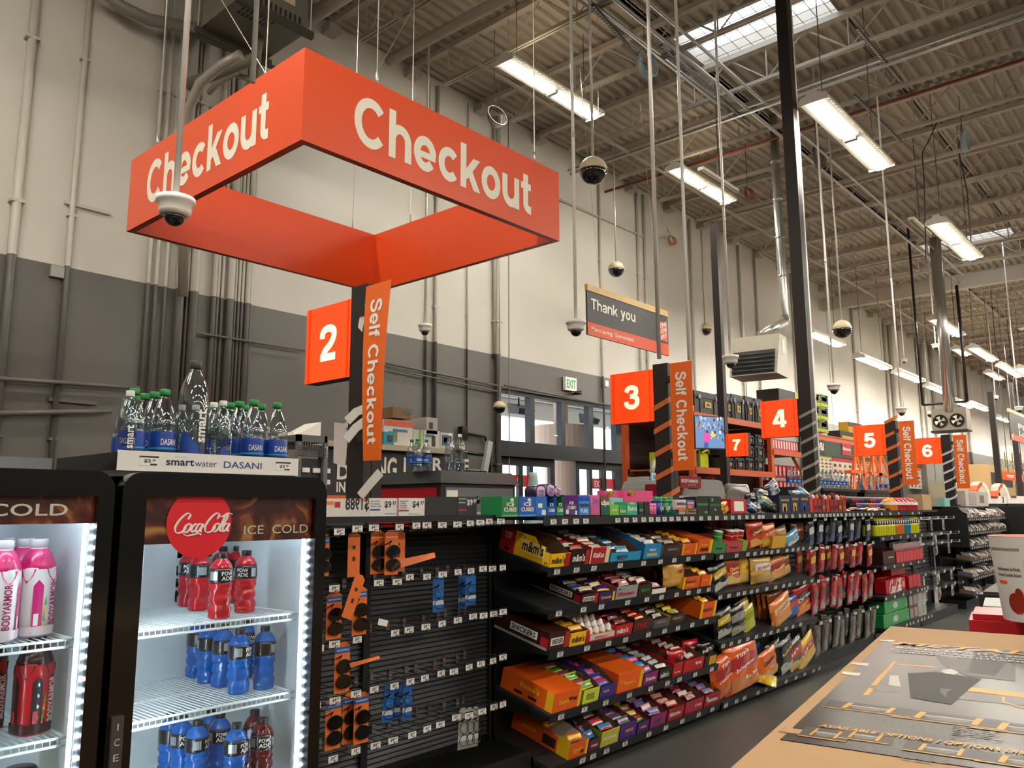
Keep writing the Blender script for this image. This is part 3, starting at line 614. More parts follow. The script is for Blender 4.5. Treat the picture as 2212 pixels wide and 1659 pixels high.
a = s*.5; h = s*.3; m = MB(); m.box(-a*.25, -a*.85, -h, a*.55, a*.85, h, hb); m.hexa([(a*.55, -a*.85, -h), (a*1.0, -a*.8, -h*.7), (a*1.0, a*.8, -h*.7), (a*.55, a*.85, -h), (a*.55, -a*.85, h), (a*1.0, -a*.8, h*.5), (a*1.0, a*.8, h*.5), (a*.55, a*.85, h)], hb); m.box(-a*.4, -a*.9, -h*1.15, a*.6, a*.9, -h, hd); m.build('cabinet', t)
for sy in (-.4, .42):
    m = MB(); m.M = T(-a*.25, a*sy, -h*.15) @ RY(-90)
    m.lathe([(a*.36, 0), (a*.36, .03), (a*.32, .03), (a*.31, .005), (.001, .005)], hd, n=24, caps=False)
    for k in range(4):
        q = 2*PI*k/4; m.add([(math.cos(q)*.03, math.sin(q)*.03, .02), (math.cos(q)*a*.28, math.sin(q)*a*.28, .012), (math.cos(q+.8)*a*.28, math.sin(q+.8)*a*.28, .03), (math.cos(q+.7)*.05, math.sin(q+.7)*.05, .03)], [(0, 1, 2, 3)], alu)
    m.ball((0, 0, .03), .04, alu, 10); m.build('fan', t)
m = MB(); m.tube([(0, -a*.9, h*1.5), (0, a*1.3, h*1.5)], .03, DK, 8); m.tube([(0, -a*.9, h*1.5), (0, -a*.9, 3.2)], .035, DK, 8); m.tube([(0, 0, h), (0, 0, h*1.5)], .05, camw, 8); m.tube([(0, a*1.3, h*1.5), (0, a*1.3, CEIL-c.z)], .03, DK, 6); m.build('gas_pipe', t)
p = at_d(2052, 890, 19); m = MB(); m.tube([(p.x, p.y, p.z), (p.x, p.y, CEIL)], .13, duct, 12); m.build('vent_duct', label='silver round duct above the heater with two fans', cat='duct')
# heater at the top left
c = at_d(552, 20, 9.0); t = thing('unit_heater', 'olive grey gas heater hanging at the top edge behind the Checkout sign', 'heater', T(*c) @ RZ(0))
ob_ = mt('#6f6b5e', .5, kind='aged_enamel', var=.1, scale=4); m = MB(); m.box(-.42, -.4, -.25, .42, .4, .7, ob_); m.build('cabinet', t)
m = MB(); m.box(-.47, -.46, -.33, .47, -.40, -.25, mt('#4c473d', .5, .3)); m.build('support_rail', t); m = MB(); m.box(-.47, .4, -.33, .47, .46, -.25, mt('#4c473d', .5, .3)); m.build('support_rail', t); m = MB()
for k in range(12): m.box(-.36+k*.06, -.402, -.2, -.33+k*.06, -.4, -.12, hd)
for r_ in range(2):
    for k in range(8): m.box(-.3+k*.05, -.3+r_*.1, -.2515, -.275+k*.05, -.23+r_*.1, -.249, hd)
m.build('vent_grille', t)
m = MB(); m.box(.05, -.402, .12, .25, -.4, .2, mt('#8c2f2a', .5)); m.box(.05, -.402, -.02, .25, -.4, .1, mt('#c9bd9c', .5)); m.build('warning_label', t)
m = MB(); m.tube([(.1, .1, -.25), (.1, .1, -.5), (-.3, .9, -.7)], .07, ob_, 10); 
for sx, sy in ((-.44, -.43), (.44, -.43), (-.44, .43), (.44, .43)): m.tube([(sx, sy, -.3), (sx, sy, CEIL-c.z)], .008, alu, 6)
m.build('hanger_rod', t)

# big bent pipes under the top left heater
for k, (pts, r, lb) in enumerate(((((395, 640), (400, 330), (408, 235), (432, 180), (478, 140), (520, 118)), .055, 'thick pipe bending away from the wall bundle under the hanging heater'), (((215, -25), (262, 14), (320, 42), (400, 58), (478, 66)), .07, 'large grey pipe sweeping across the top left corner'), (((452, 200), (470, 180), (505, 160), (560, 178)), .035, 'short pipe elbow right of the thick bending pipe'))):
    m = MB(); q = [at(a, b, 'y', 8.7-.25*i*(k != 1)) for i, (a, b) in enumerate(pts)]; m.tube(q, r, mt('#a89f92' if k != 1 else '#8c867c', .4, .2, kind='painted_pipe'), 12); m.build('bent_pipe', label=lb, cat='pipe')
m = MB(); m.tube([at(403, 70, 'y', 8.0), at(600, 150, 'y', 8.0)], .03, mt('#4c473d', .5, .3), 4); m.build('strut_channel', label='dark perforated strut crossing the pipes below the hanging heater', cat='channel')
# ------------------------------------------------------------------ conduits on the left wall
def two_tone(h0, h1, zz=4.05):
    a = bpy.data.materials.new('two_tone_pipe_paint'); a.use_nodes = True; n = a.node_tree.nodes; l = a.node_tree.links; b = n['Principled BSDF']
    g = n.new('ShaderNodeNewGeometry'); sp = n.new('ShaderNodeSeparateXYZ'); l.new(g.outputs['Position'], sp.inputs[0]); gt = n.new('ShaderNodeMath'); gt.operation = 'GREATER_THAN'; gt.inputs[1].default_value = zz; l.new(sp.outputs['Z'], gt.inputs[0])
    mx = n.new('ShaderNodeMix'); mx.data_type = 'RGBA'; mx.inputs['A'].default_value = lin(h0); mx.inputs['B'].default_value = lin(h1); l.new(gt.outputs[0], mx.inputs['Factor']); l.new(mx.outputs['Result'], b.inputs['Base Color']); b.inputs['Roughness'].default_value = .4; return a
TT = two_tone('#5c5854', '#bdb8ae'); ybk = WY-.05
def wall_pipe(px, py, r, z0, z1, lb, group=None):
    x = at(px, py, 'y', WY-r-.01).x; m = MB(); m.tube([(x, WY-r-.01, z0), (x, WY-r-.01, z1)], r, TT, 10)
    for z in (2.2, 4.6, 6.4):
        if z0 < z < z1: m.box(x-r*1.5, WY-r*2.2, z, x+r*1.5, WY, z+.03, TT)
    m.build('wall_conduit', label=lb, cat='pipe', group=group)
wall_pipe(26, 545, .045, 0, 7.2, 'leftmost vertical conduit on the wall, topped by a square box')
x = at(83, 20, 'y', WY).x; m = MB(); m.box(x-.2, WY-.16, 7.2, x+.2, WY, 8.0, TT); m.box(x-.15, WY-.18, 7.3, x+.15, WY-.16, 7.9, TT); m.build('junction_box', label='large square painted box above the leftmost wall conduit', cat='box')
wall_pipe(146, 572, .03, 0, 8.3, 'second vertical conduit from the left, above the coolers')
for k, (px, r) in enumerate(((318, .022), (335, .022), (356, .02), (388, .05), (404, .02), (419, .05), (462, .03), (470, .022), (480, .02), (498, .045), (508, .018), (516, .018), (524, .018), (535, .03), (541, .02))):
    wall_pipe(px, 640, r, 0, 8.3, ('%s conduit from the left in the dense pipe bundle behind the Checkout sign' % ORD[k]))
wall_pipe(921, 700, .02, 1.6, 8.3, 'thin conduit left of the pair beneath the Checkout sign'); wall_pipe(941, 700, .03, 1.6, 8.3, 'right conduit of the pair beneath the Checkout sign'); wall_pipe(1009, 720, .014, 2.8, 8.3, 'thin wire conduit between the checkout sign and the door pipe')
wall_pipe(1076, 800, .05, 0, 8.3, 'thick conduit running down beside the entrance doors'); wall_pipe(1068, 800, .03, 4.0, 8.3, 'thinner conduit left of the thick door conduit')
for k, (px, py, r) in enumerate(((1300, 700, .025), (1383, 700, .03), (1398, 700, .03), (1500, 760, .03), (1605, 760, .03), (1640, 760, .03), (1720, 800, .03), (1850, 830, .04), (1920, 850, .05), (1932, 850, .08), (1990, 870, .06), (2000, 870, .06), (2020, 880, .08), (2050, 880, .1), (2075, 880, .06), (2090, 890, .06))):
    wall_pipe(px, py, r, 0, 8.3, '%s conduit right of the entrance doors along the far wall' % ORD[k])
for k, (pts, r, lb) in enumerate(((((0, 818), (300, 838)), .025, 'horizontal conduit low on the wall at the left'), (((0, 893), (240, 888)), .03, 'lower horizontal conduit just above the left cooler'),
      (((420, 718), (660, 757)), .016, 'thin horizontal conduit crossing the wall left of lane sign 2'), (((835, 785), (1085, 835)), .018, 'thin conduit crossing the wall right of lane post 2'), (((835, 795), (1078, 846)), .014, 'second thin conduit crossing below it right of lane post 2'), (((1090, 832), (1340, 880)), .018, 'thin conduit along the wall above the entrance doors'))):
    m = MB(); m.tube([at(*p, 'y', WY-r-.07) for p in pts], r, mt('#67635e', .4, kind='grey_paint'), 8); m.build('wall_conduit', label=lb, cat='pipe')
for (a, b, lb) in (((140, 432), (238, 462), 'short strut channel on the upper wall left of the Checkout sign'), ((105, 858), (208, 868), 'short strut channel on the grey wall above the coolers')):
    A = at(*a, 'y', WY-.02); B = at(*b, 'y', WY-.02); m = MB(); m.box(A.x, WY-.04, A.z-.04, B.x, WY, A.z, TT); m.build('strut_channel', label=lb, cat='channel')
p = at(125, 587, 'y', WY-.05); m = MB(); m.box(p.x-.07, WY-.06, p.z-.06, p.x+.06, WY, p.z+.06, mt('#9a9892', .4, .3)); m.tube([(p.x+.06, WY-.03, p.z), (p.x+.1, WY-.03, p.z)], .015, alu, 8); m.build('electrical_box', label='small bare metal electrical box on the grey wall at left', cat='box')
for z0 in (5.35,): 
    A = at(1206, 430, 'y', WY-.03); B = at(1392, 512, 'y', WY-.03); m = MB(); m.tube([A, B, (B.x, B.y, 4.2)], .025, TT, 8); m.build('wall_conduit', label='conduit running down the wall right of the Checkout sign, ending in a bend', cat='pipe')
m = MB()
for k in range(12): 
    x = 2.5+k*7.6; m.box(x-.012, WY-.004, 0, x+.012, WY, 8.4, mt('#6e6a62', .6))
m.build('trim_1', kind='structure')
for k, (px, py, rr, z, c, lb) in enumerate(((1068, 252, .16, 7.0, '#6e675e', 'coil of grey cable hanging below the roof right of the Checkout sign'), (1765, 340, .22, 7.6, '#5c544a', 'coil of dark cable under the roof right of the tall grey taped post'), (1615, 420, .14, 7.4, '#8a4a3a', 'reddish cable coil under the roof left of the tall post'), (1393, 140, .2, 7.6, '#9ab4c0', 'pale blue cable coil on the joist near the large skylight'), (2080, 305, .2, 7.6, '#8fa0a8', 'grey blue cable coil at upper right under the roof'), (1449, 520, .12, 6.0, '#c07a60', 'small reddish cable ring on the wall left of the black post'))):
    p = at(px, py, 'z', z) if k < 5 else at(px, py, 'y', 8.9); m = MB()
    for j in range(4): m.tube([(p.x+(rr+.02*j)*math.cos(2*PI*i/20)*.9, p.y-.02*j, p.z+(rr-.012*j)*math.sin(2*PI*i/20)) for i in range(21)], .009, mt(c, .5, kind='cable_jacket'), 5, False)
    m.tube([(p.x, p.y, p.z+rr), (p.x, p.y if k < 5 else WY-.005, CEIL if k < 5 else p.z+rr+.2)], .006, cord, 4); m.build('cable_coil', label=lb, cat='cable')
for k, (pts, lb) in enumerate(((((2040, 195), (2030, 250), (2008, 300), (1992, 330), (1997, 400), (2000, 560)), 'left black cable dangling in long curves, upper right'), (((2055, 195), (2075, 260), (2078, 290), (2070, 320), (2090, 420), (2100, 560)), 'right black cable dangling in long curves, upper right'))):
    m = MB(); q = [at_d(a, b, 14.5) for a, b in pts]; q.insert(0, Vector((q[0].x, q[0].y, CEIL))); m.tube(q, .011, mt('#1c1a18', .5, kind='black_cable'), 6); m.build('dangling_cable', label=lb, cat='cable')
# ------------------------------------------------------------------ shared shop fittings
BK = mt('#17181b', .45, .2, kind='black_powder_coat', var=.15, scale=12); BK2 = mt('#26272b', .5, .2, kind='dusty_black_shelf', var=.3, scale=8)
tagw = mt('#e6e4e0', .5, kind='white_card', var=.02); ink = mt('#18181a', .6, kind='black_ink', var=0); chrome = mt('#9a9a98', .25, .9, kind='chrome_wire')
def tag_mesh():
    m = MB(); m.box(-.027, -.001, -.018, .027, 0, .018, tagw); m.box(-.027, -.0014, .011, .027, -.001, .018, ink)
    m.text('$4', (-.004, -.001, -.001), X, Z, .02, .017, ink, .05); m.text('97', (.014, -.001, .003), X, Z, .011, .008, ink, .05); m.box(.0, -.0014, -.015, .02, -.001, -.010, mt('#77777a', .6)); m.box(-.022, -.0014, -.015, -.012, -.001, -.013, mt('#77777a', .6))
    o = m.build('price_tag'); me = o.data; bpy.data.objects.remove(o); return me
TAGM = tag_mesh()
def price_tag(parent, M, local=True):
    o = bpy.data.objects.new('price_tag', TAGM); COL.objects.link(o); o.parent = parent; o.matrix_local = M
    return o
G = 2.95; YB = 3.40; TILT = math.degrees(math.atan2(.11, .45))
# gondola carcass: back panels, uprights and deck
def gondola(name, x0, x1, y0, label, ztop=1.40, yb=YB, kick=.12):
    t = thing(name, label, 'shelving unit', T(x0, y0, 0)); w = x1-x0; b = yb-y0
    m = MB(); m.box(0, b, 0, w, b+.04, ztop, BK); m.build('back_panel', t)
    k = max(1, round(w/.98))
    for i in range(k+1): m = MB(); m.box(w*i/k-.02, b-.03, 0, w*i/k+.02, b, ztop, BK); m.build('upright', t)
    m = MB(); m.box(0, .12, 0, w, b, kick, BK); m.build('base_plinth', t); return t
cand = gondola('gondola_shelving', 3.64, 5.62, G, 'black shelving frame of the candy section')
chip = gondola('gondola_shelving', 5.66, 7.56, G, 'black shelving frame of the chip bag section')
jerk = gondola('gondola_shelving', 7.60, 9.45, G, 'black pegboard frame of the jerky section, right of the chips')
drin = gondola('gondola_shelving', 9.49, 11.22, G, 'black shelving frame holding the drink packs')
def slatwall(t, w, b, z0, z1, step=.026, mat=None):
    m = MB(); z = z0
    while z < z1: m.hexa([(0, b-.012, z), (w, b-.012, z), (w, b, z), (0, b, z), (0, b-.002, z+step*.62), (w, b-.002, z+step*.62), (w, b, z+step*.62), (0, b, z+step*.62)], mat or mt('#2e3034', .4, .3, kind='slatwall_metal')); z += step
    return m.build('slat_panel', t)
slat = gondola('gondola_shelving', 1.75, 3.62, G, 'black slatwall frame hung with sunglasses, right of the coolers', kick=.16)
slatwall(slat, 1.87, YB-G-.002, .2, 1.36)
p2 = gondola('gondola_shelving', 11.26, 13.1, G, 'black slatwall frame with wire hooks, right of the drink packs'); slatwall(p2, 1.84, YB-G-.002, .3, 1.3, .05)
slatwall(jerk, 1.85, YB-G-.002, .3, 1.3, .05)
# the long flat top shelf
t = thing('top_shelf', 'long black top shelf carrying the gum and mints, running over the candy and chips', 'shelf', T(3.60, G, 1.40))
m = MB(); m.box(0, 0, .03, 7.62, 1.03, .05, BK2); m.build('shelf_board', t); m = MB(); m.box(0, -.006, .0, 7.62, 0, .052, BK); m.build('shelf_lip', t)
tags = [1193, 1218, 1242, 1263, 1332, 1350, 1369, 1388, 1404, 1419, 1433, 1448, 1463, 1478, 1493, 1512, 1530, 1546, 1565, 1580, 1595, 1611, 1624, 1638, 1646, 1671, 1684, 1696, 1710, 1726, 1736, 1746, 1760, 1769, 1776, 1784, 1792, 1800, 1808, 1816, 1826, 1834, 1842, 1851, 1860, 1868, 1876, 1884, 1903, 1922, 1940, 1970, 1984]
for px in tags: price_tag(t, T(at(px, 1110, 'y', G).x-3.60, -.008, .024))
t = thing('top_shelf', 'black top ledge over the sunglasses display', 'shelf', T(1.75, G+.1, 1.432))
m = MB(); m.box(0, 0, .008, 1.83, .8, .03, BK2); m.build('shelf_board', t)
m = MB(); m.box(0, -.006, .004, 1.83, 0, .032, BK); m.build('shelf_lip', t)
for a, b, z in ((11.24, 13.3, 1.452), (13.56, 16.4, 1.502)): m = MB(); m.box(a, 3.28, z-.03, b, 3.98, z, BK2); m.build('top_shelf', label='black top board of the %s gondola' % ('hook panel' if a < 12 else 'small parcels'), cat='shelf')
# tilted shelves
SH = {}
def tilted(key, x0, x1, z, tagpx, label, tilt=TILT, depth=.47, brackets=True):
    M = T(x0, G, z) @ RX(tilt); t = thing('display_shelf', label, 'shelf', M); w = x1-x0
    m = MB(); m.box(0, 0, -.02, w, depth, 0, BK2); m.build('shelf_board', t)
    m = MB(); m.box(0, -.006, -.048, w, 0, .004, BK); m.build('shelf_lip', t)
    for x in (.0, w-.006):
        m = MB(); m.slab([(x, 0, -.02), (x, depth, -.02), (x, depth, -.14), (x, .12, -.05)], (.006, 0, 0), BK); m.build('bracket', t)
    for px, py in tagpx: price_tag(t, T(at(px, py, 'y', G).x-x0, -.008, -.02))
    SH[key] = (M, x0, x1); return t
def zz(s, ox, oy, pts): return [(ox+a/s, oy+b/s) for a, b in pts]
CZ = (1.16, .925, .70, .36, .085)
tg = [zz(4.096, 1060, 1040, [(583, 795), (757, 780), (910, 770), (1143, 745), (1350, 725), (1500, 707), (1622, 683), (1746, 677), (1878, 663)]),
      zz(4.096, 1060, 1040, [(600, 1180), (818, 1142), (977, 1110), (1208, 1057), (1378, 1022), (1508, 1005), (1642, 980), (1747, 965), (1838, 948), (1925, 930)]),
      zz(4.096, 1060, 1330, [(612, 350), (849, 292), (1039, 243), (1190, 205), (1392, 148), (1535, 110), (1653, 92), (1780, 62), (1905, 32)]),
      zz(4.096, 1060, 1330, [(620, 920), (827, 845), (1015, 783), (1224, 710), (1412, 645), (1560, 588), (1667, 545), (1806, 497), (1952, 445)]),
      zz(4.096, 1060, 1330, [(810, 1330), (904, 1288), (1023, 1233), (1187, 1180), (1397, 1075), (1547, 1003), (1692, 930), (1837, 870), (1957, 815)])]
RN = ('uppermost', 'second', 'third', 'fourth', 'lowest')
for k in range(5): tilted('c%d' % k, 3.64, 5.62, CZ[k], tg[k], '%s tilted candy shelf under the gum shelf' % RN[k])
HZ = (1.15, .855, .50, .075)
tg = [[(174, 613), (273, 603), (347, 592), (392, 582), (437, 577), (470, 573), (502, 570), (543, 567), (602, 557), (640, 552), (674, 548), (707, 546), (752, 543)],
      [(168, 892), (225, 880), (285, 865), (325, 857), (370, 848), (408, 837), (470, 822), (528, 808), (580, 800), (619, 792), (671, 778), (715, 768), (764, 755)],
      [(187, 1215), (239, 1192), (292, 1172), (347, 1150), (402, 1125), (453, 1108), (497, 1095), (543, 1080), (595, 1062), (640, 1050), (690, 1043)],
      [(205, 1600), (274, 1573), (325, 1550), (414, 1510), (467, 1493), (527, 1463), (598, 1435), (661, 1400), (718, 1375), (776, 1352), (812, 1335)]]
for k in range(4): tilted('h%d' % k, 5.66, 7.56, HZ[k], zz(3.0175, 1500, 1000, tg[k]), '%s tilted shelf of chip bags' % (('uppermost', 'second', 'third', 'lowest')[k]))
DZ4 = (1.17, .85, .52, .17)
tg = [[(523, 665), (600, 658), (680, 652), (743, 646), (810, 638), (868, 627)], [(541, 910), (623, 893), (700, 880), (769, 865), (838, 852), (887, 840)], [(549, 1203), (627, 1185), (704, 1165), (769, 1143), (832, 1122), (869, 1107), (895, 1100), (922, 1090)], [(735, 1447), (767, 1437), (795, 1425), (835, 1408), (869, 1388), (895, 1375), (929, 1362), (957, 1348)]]
for k in range(4): tilted('d%d' % k, 9.49, 11.22, DZ4[k], zz(4.148, 1780, 1000, tg[k]), '%s flat shelf of the drink packs section' % (('uppermost', 'second', 'third', 'lowest')[k]), tilt=0, depth=.44)

# ------------------------------------------------------------------ peg hooks
def hook_at(x, z, yb, L, label, grp=None, tagx=True):
    t = thing('peg_hook', label, 'hook', T(x, yb, z), grp)
    m = MB(); m.tube([(0, 0, 0), (0, -L, 0), (0, -L-.012, .012)], .0022, chrome, 5); m.box(-.012, -.006, -.02, .012, 0, .03, chrome); m.build('wire_prong', t)
    if tagx:
        m = MB(); m.tube([(0, 0, .026), (0, -L+.0, .026)], .0018, chrome, 4); m.build('tag_arm', t); price_tag(t, T(0, -L-.003, .026) @ RZ(-6 if (x*37) % 2 < 1 else 4))
    return t
rowpts = [[(142,287),(247,269),(342,264),(491,260),(588,252),(649,250),(738,249),(826,245),(900,239),(958,234),(1010,228),(1077,226)],
 [(114,615),(242,600),(371,583),(477,577),(550,550),(650,548),(740,535),(829,521),(904,515),(974,503),(1029,502),(1088,496)],
 [(24,964),(114,937),(246,912),(465,873),(546,855),(643,838),(737,820),(828,800),(916,778),(977,773),(1036,764),(1090,752)],
 [(6,1293),(117,1264),(239,1226),(344,1200),(461,1180),(553,1155),(637,1134),(731,1108),(805,1097),(893,1072),(961,1053),(1032,1036),(1089,1014)],
 [(106,1602),(238,1557),(352,1524),(453,1495),(564,1463),(651,1428),(727,1403),(819,1362),(893,1352),(969,1328),(1038,1302),(1089,1287)]]
HK = []; rs = random.Random(5)
for r_, row in enumerate(rowpts):
    hr = []
    for i, (a, b) in enumerate(row):
        yt = 3.02 if r_ == 0 else 3.08+rs.uniform(-.0, .04); p = at(680+a/2.68, 1040+b/2.68, 'y', yt); hr.append((p.x, p.z-.026, yt))
        hook_at(p.x, p.z-.026, YB-.01, YB-.013-yt, '%s wire hook from the left in the %s row of the sunglasses display' % (ORD[i], ('top', 'second', 'middle', 'fourth', 'bottom')[r_]))
    HK.append(hr)
orc = mt('#e0702a', .45, kind='orange_card', var=.05); blc = mt('#1f5fa8', .4, kind='blue_card'); lensm = mt('#15100f', .06, coat=1, kind='dark_lens'); frm = mt('#0f0f10', .3, kind='black_frame')
def glasses(m, cx, z0, z1, y, w=.055, clearl=False):
    for cz in (z0+(z1-z0)*.28, z0+(z1-z0)*.72):
        V = []; n = 14
        for j in range(n):
            a = 2*PI*j/n; V.append((cx+math.cos(a)*w*.42*(1-.12*math.sin(a)), y-.012-.006*math.cos(a), cz+math.sin(a)*(z1-z0)*.2))
        P = [Vector(v) for v in V]
        if not clearl: m.slab(P, (0, -.003, 0), lensm)
        m.tube(P+[P[0], P[1]], .0022, frm, 5, False)
    m.tube([(cx-w*.3, y-.01, z1-.01), (cx-w*.3, y-.03, z1+.01), (cx-w*.5, y+.02, z1-.02)], .003, frm, 5); m.tube([(cx-w*.25, y-.014, (z0+z1)/2), (cx-w*.1, y-.02, (z0+z1)/2)], .003, frm, 5)
def card(px0, px1, py0, py1, label, kind='glasses', y=3.14, tilt=0, hdr=True, col=None):
    a = at(680+px0/2.68, 1040+py0/2.68, 'y', y); b = at(680+px1/2.68, 1040+py1/2.68, 'y', y)
    w = b.x-a.x; h = a.z-b.z; col = col or orc
    t = thing('sunglasses_card' if kind != 'reading' else 'reading_glasses_card', label, 'glasses', T((a.x+b.x)/2, y, b.z) @ RY(tilt))
    m = MB(); wc_ = min(w, .085) if kind == 'glasses' else w; m.slab([(-wc_/2, 0, 0), (wc_/2, 0, 0), (wc_/2, 0, h*.93), (wc_*.2, 0, h), (-wc_*.2, 0, h), (-wc_/2, 0, h*.93)], (0, .002, 0), col)
    if kind == 'glasses' and hdr: m.box(-wc_/2, -.001, h*.78, wc_/2, 0, h*.9, blc)
    if kind != 'strip' and kind != 'reading': m.text('SHADEDEYE', (0, -.001, h*.84), X, Z, wc_*.8, h*.03, tagw, .03)
    if kind == 'reading':
        m.box(-w/2, -.001, h*.2, w/2, -.0005, h*.32, mt('#c8ccd2', .5))
        for k in range(3): m.lathe([(.004, 0), (.004, .001)], tagw, (0, -.001, h*(.5+.1*k)), 8)
    if kind == 'strip': m.box(-wc_*.12, -.001, h*.35, wc_*.12, 0, h*.45, mt('#3a1a08', .6)); m.box(-wc_*.12, -.001, h*.62, wc_*.12, 0, h*.7, mt('#3a1a08', .6))
    m.build('backing_card', t)
    if kind in ('glasses', 'reading'):
        m = MB(); glasses(m, 0, h*.04, h*.72, -.003, w=wc_*1.05, clearl=kind == 'reading'); m.build('eyeglasses', t)
    return t
card(30, 80, 305, 545, 'sunglasses on an orange card beside the cooler, top row'); card(195, 258, 295, 550, 'empty orange strip card in the top row', 'strip')
card(325, 402, 285, 532, 'dark sunglasses on an orange card, left of the overlapping pair in the top row', hdr=False); card(388, 500, 283, 535, 'dark sunglasses on an orange card, right of the overlapping pair in the top row', y=3.10, hdr=False)
card(440, 520, 285, 520, 'orange card partly hidden behind the overlapping pair in top row', 'strip', y=3.17)
card(160, 215, 530, 790, 'long empty orange card tilted across the second row', 'strip', tilt=22, y=3.05); card(68, 155, 645, 905, 'sunglasses on orange card under the tilted card, second row'); card(198, 320, 615, 880, 'sunglasses on an orange card with blue header, second row right')
card(105, 212, 938, 1212, 'black sunglasses alone on an orange card, middle row'); card(62, 152, 1262, 1538, 'sunglasses on an orange card at the far left of the bottom group'); card(165, 242, 1232, 1505, 'orange card half hidden in the bottom group of three', y=3.18); card(215, 322, 1232, 1502, 'sunglasses on an orange card at the right of the bottom group')
card(685, 745, 550, 752, 'blue reading glasses card hanging alone in second row', 'reading', col=blc); card(832, 882, 535, 735, 'left of two blue reading glasses cards, second row right', 'reading', col=blc, y=3.2); card(872, 932, 540, 712, 'right of two blue reading glasses cards, second row right', 'reading', col=blc)
card(388, 445, 1185, 1390, 'left blue reading glasses card of the lower bunch', 'reading', col=blc, tilt=6); card(440, 490, 1180, 1370, 'middle blue reading glasses card of the lower bunch', 'reading', col=blc, y=3.2, tilt=5); card(510, 560, 1165, 1372, 'right blue reading glasses card of the lower bunch', 'reading', col=blc)
gy = mt('#8f8a88', .5, kind='grey_card'); 
for k, (a, b, c_) in enumerate(((828, 872, 'left'), (868, 908, 'middle'), (903, 943, 'right'))): card(a, b, 1318+k*-4, 1545-k*8, '%s grey and red reading glasses pack at the bottom right' % c_, 'reading', col=gy, y=3.14+k*.03, tilt=3)
# a strip sticking out towards the right, top and middle rows
for (a, b, c_, d, lb) in ((500, 700, 500, 440, 'orange strip card sticking out sideways from the top row'), (208, 380, 1078, 1025, 'thin orange card sticking out sideways from the middle row')):
    A = at(680+a/2.68, 1040+c_/2.68, 'y', 3.1); B = at(680+b/2.68, 1040+d/2.68, 'y', 3.02); m = MB(); h = .04 if a == 500 else .018
    m.slab([A, B, B+Vector((0, .01, h*.6)), A+Vector((0, .01, h))], (0, .002, 0), orc); m.build('strip_card', label=lb, cat='card')

# ------------------------------------------------------------------ sign cards on the ledge
def plate(name, cat, label, p0, p1, pt, pb, y, mat, texts=(), th=.004, lean=0):
    a = at(p0, pb, 'y', y); b = at(p1, pb, 'y', y); h = at((p0+p1)/2, pt, 'y', y).z-1.463; w = b.x-a.x
    m = MB(); m.box(0, 0, 0, w, th, h, mat)
    for s, u, v, tw, thh, mm, bo in texts:
        if s is None: m.box(w*(u-tw/2), -.001, h*(v-thh/2), w*(u+tw/2), 0, h*(v+thh/2), mm)
        else: m.text(s, (w*u, 0, h*v), X, Z, w*tw, h*thh, mm, bo)
    return m.build(name, M=T(a.x, y, 1.463), label=label, cat=cat)
wcard = mt('#dedcd8', .5, kind='white_card', var=.02); YS = 3.10; rdv = mt('#b5222c', .5, kind='red_print'); blv = mt('#1c4a9c', .5, kind='blue_print'); oro = mt('#e27b4a', .5, kind='orange_print')
def mirrored(s): return s
t = plate('sign_card', 'sign', 'pale sign card seen from behind with a reversed price, left end of the ledge', 697, 797, 1077, 1121, YS, mt('#d6d2cc', .4, kind='translucent_card'), ((None, .3, .66, .12, .32, rdv, 0), (None, .02, .1, .1, .25, oro, 0), (None, .12, .75, .2, .2, oro, 0), (None, .85, .93, .25, .14, oro, 0)))
mm_ = MB(); w_ = at(797, 1100, 'y', YS).x-at(697, 1100, 'y', YS).x; mm_.text('$1988', (w_*.73, 0, .055), -X, Z, w_*.52, .065, ink, .03, lift=-.0012); mm_.build('reversed_price', t)
plate('sign_card', 'sign', 'white sign card reading polarized sunglasses for nine ninety seven', 798, 857, 1076, 1118, YS, wcard, (('$9', .66, .63, .26, .42, ink, .05), ('97', .9, .72, .14, .25, ink, .05), ('SHADEDEYE', .2, .82, .34, .08, ink, .03), ('POLARIZED', .2, .68, .34, .08, ink, .03), ('SUNGLASSES', .22, .54, .38, .08, ink, .03), (None, .2, .36, .36, .09, blv, 0), ('SHADEDeye', .75, .12, .4, .09, blv, .02)))
plate('sign_card', 'sign', 'white sign card with red edge, reading glasses for four ninety seven', 859, 917, 1076, 1116, YS, wcard, ((None, .01, .5, .025, 1, rdv, 0), ('$4', .66, .63, .26, .42, ink, .05), ('97', .9, .72, .14, .25, ink, .05), ('MAGNIFEYE', .22, .82, .3, .08, ink, .03), ('1 PAIR', .17, .7, .2, .08, ink, .03), ('READING', .2, .58, .26, .08, ink, .03), ('GLASSES', .2, .46, .26, .08, ink, .03), (None, .22, .3, .36, .09, rdv, 0), ('MAGNIFeye', .6, .1, .4, .09, mt('#3c8a4a', .5), .02)))
plate('sign_card', 'sign', 'dark sign card reading nine ninety seven, right of the mirror plate', 989, 1030, 1073, 1109, YS, mt('#2f3238', .4, kind='dark_card'), (('$9', .62, .68, .3, .36, wcard, .05), ('97', .9, .76, .16, .22, wcard, .05), ('MAGNIFEYE', .25, .88, .4, .07, wcard, .02), ('READING', .22, .68, .34, .07, wcard, .02), (None, .22, .28, .4, .1, rdv, 0)))
plate('mirror_plate', 'mirror', 'small mirror plate on the ledge between the price cards', 919, 988, 1073, 1113, YS, mt('#b9bcc0', .03, 1., kind='mirror', var=0))
p = at(1060, 1095, 'y', 3.2); m = MB()
for k in range(4): m.box(-.07+.004*k, -.05, .004*k, .08, .05+.003*k, .004*k+.003, tagw)
m.build('paper_stack', M=T(p.x, 3.2, 1.464), label='thin stack of white papers lying on the ledge by the gum boxes', cat='paper')
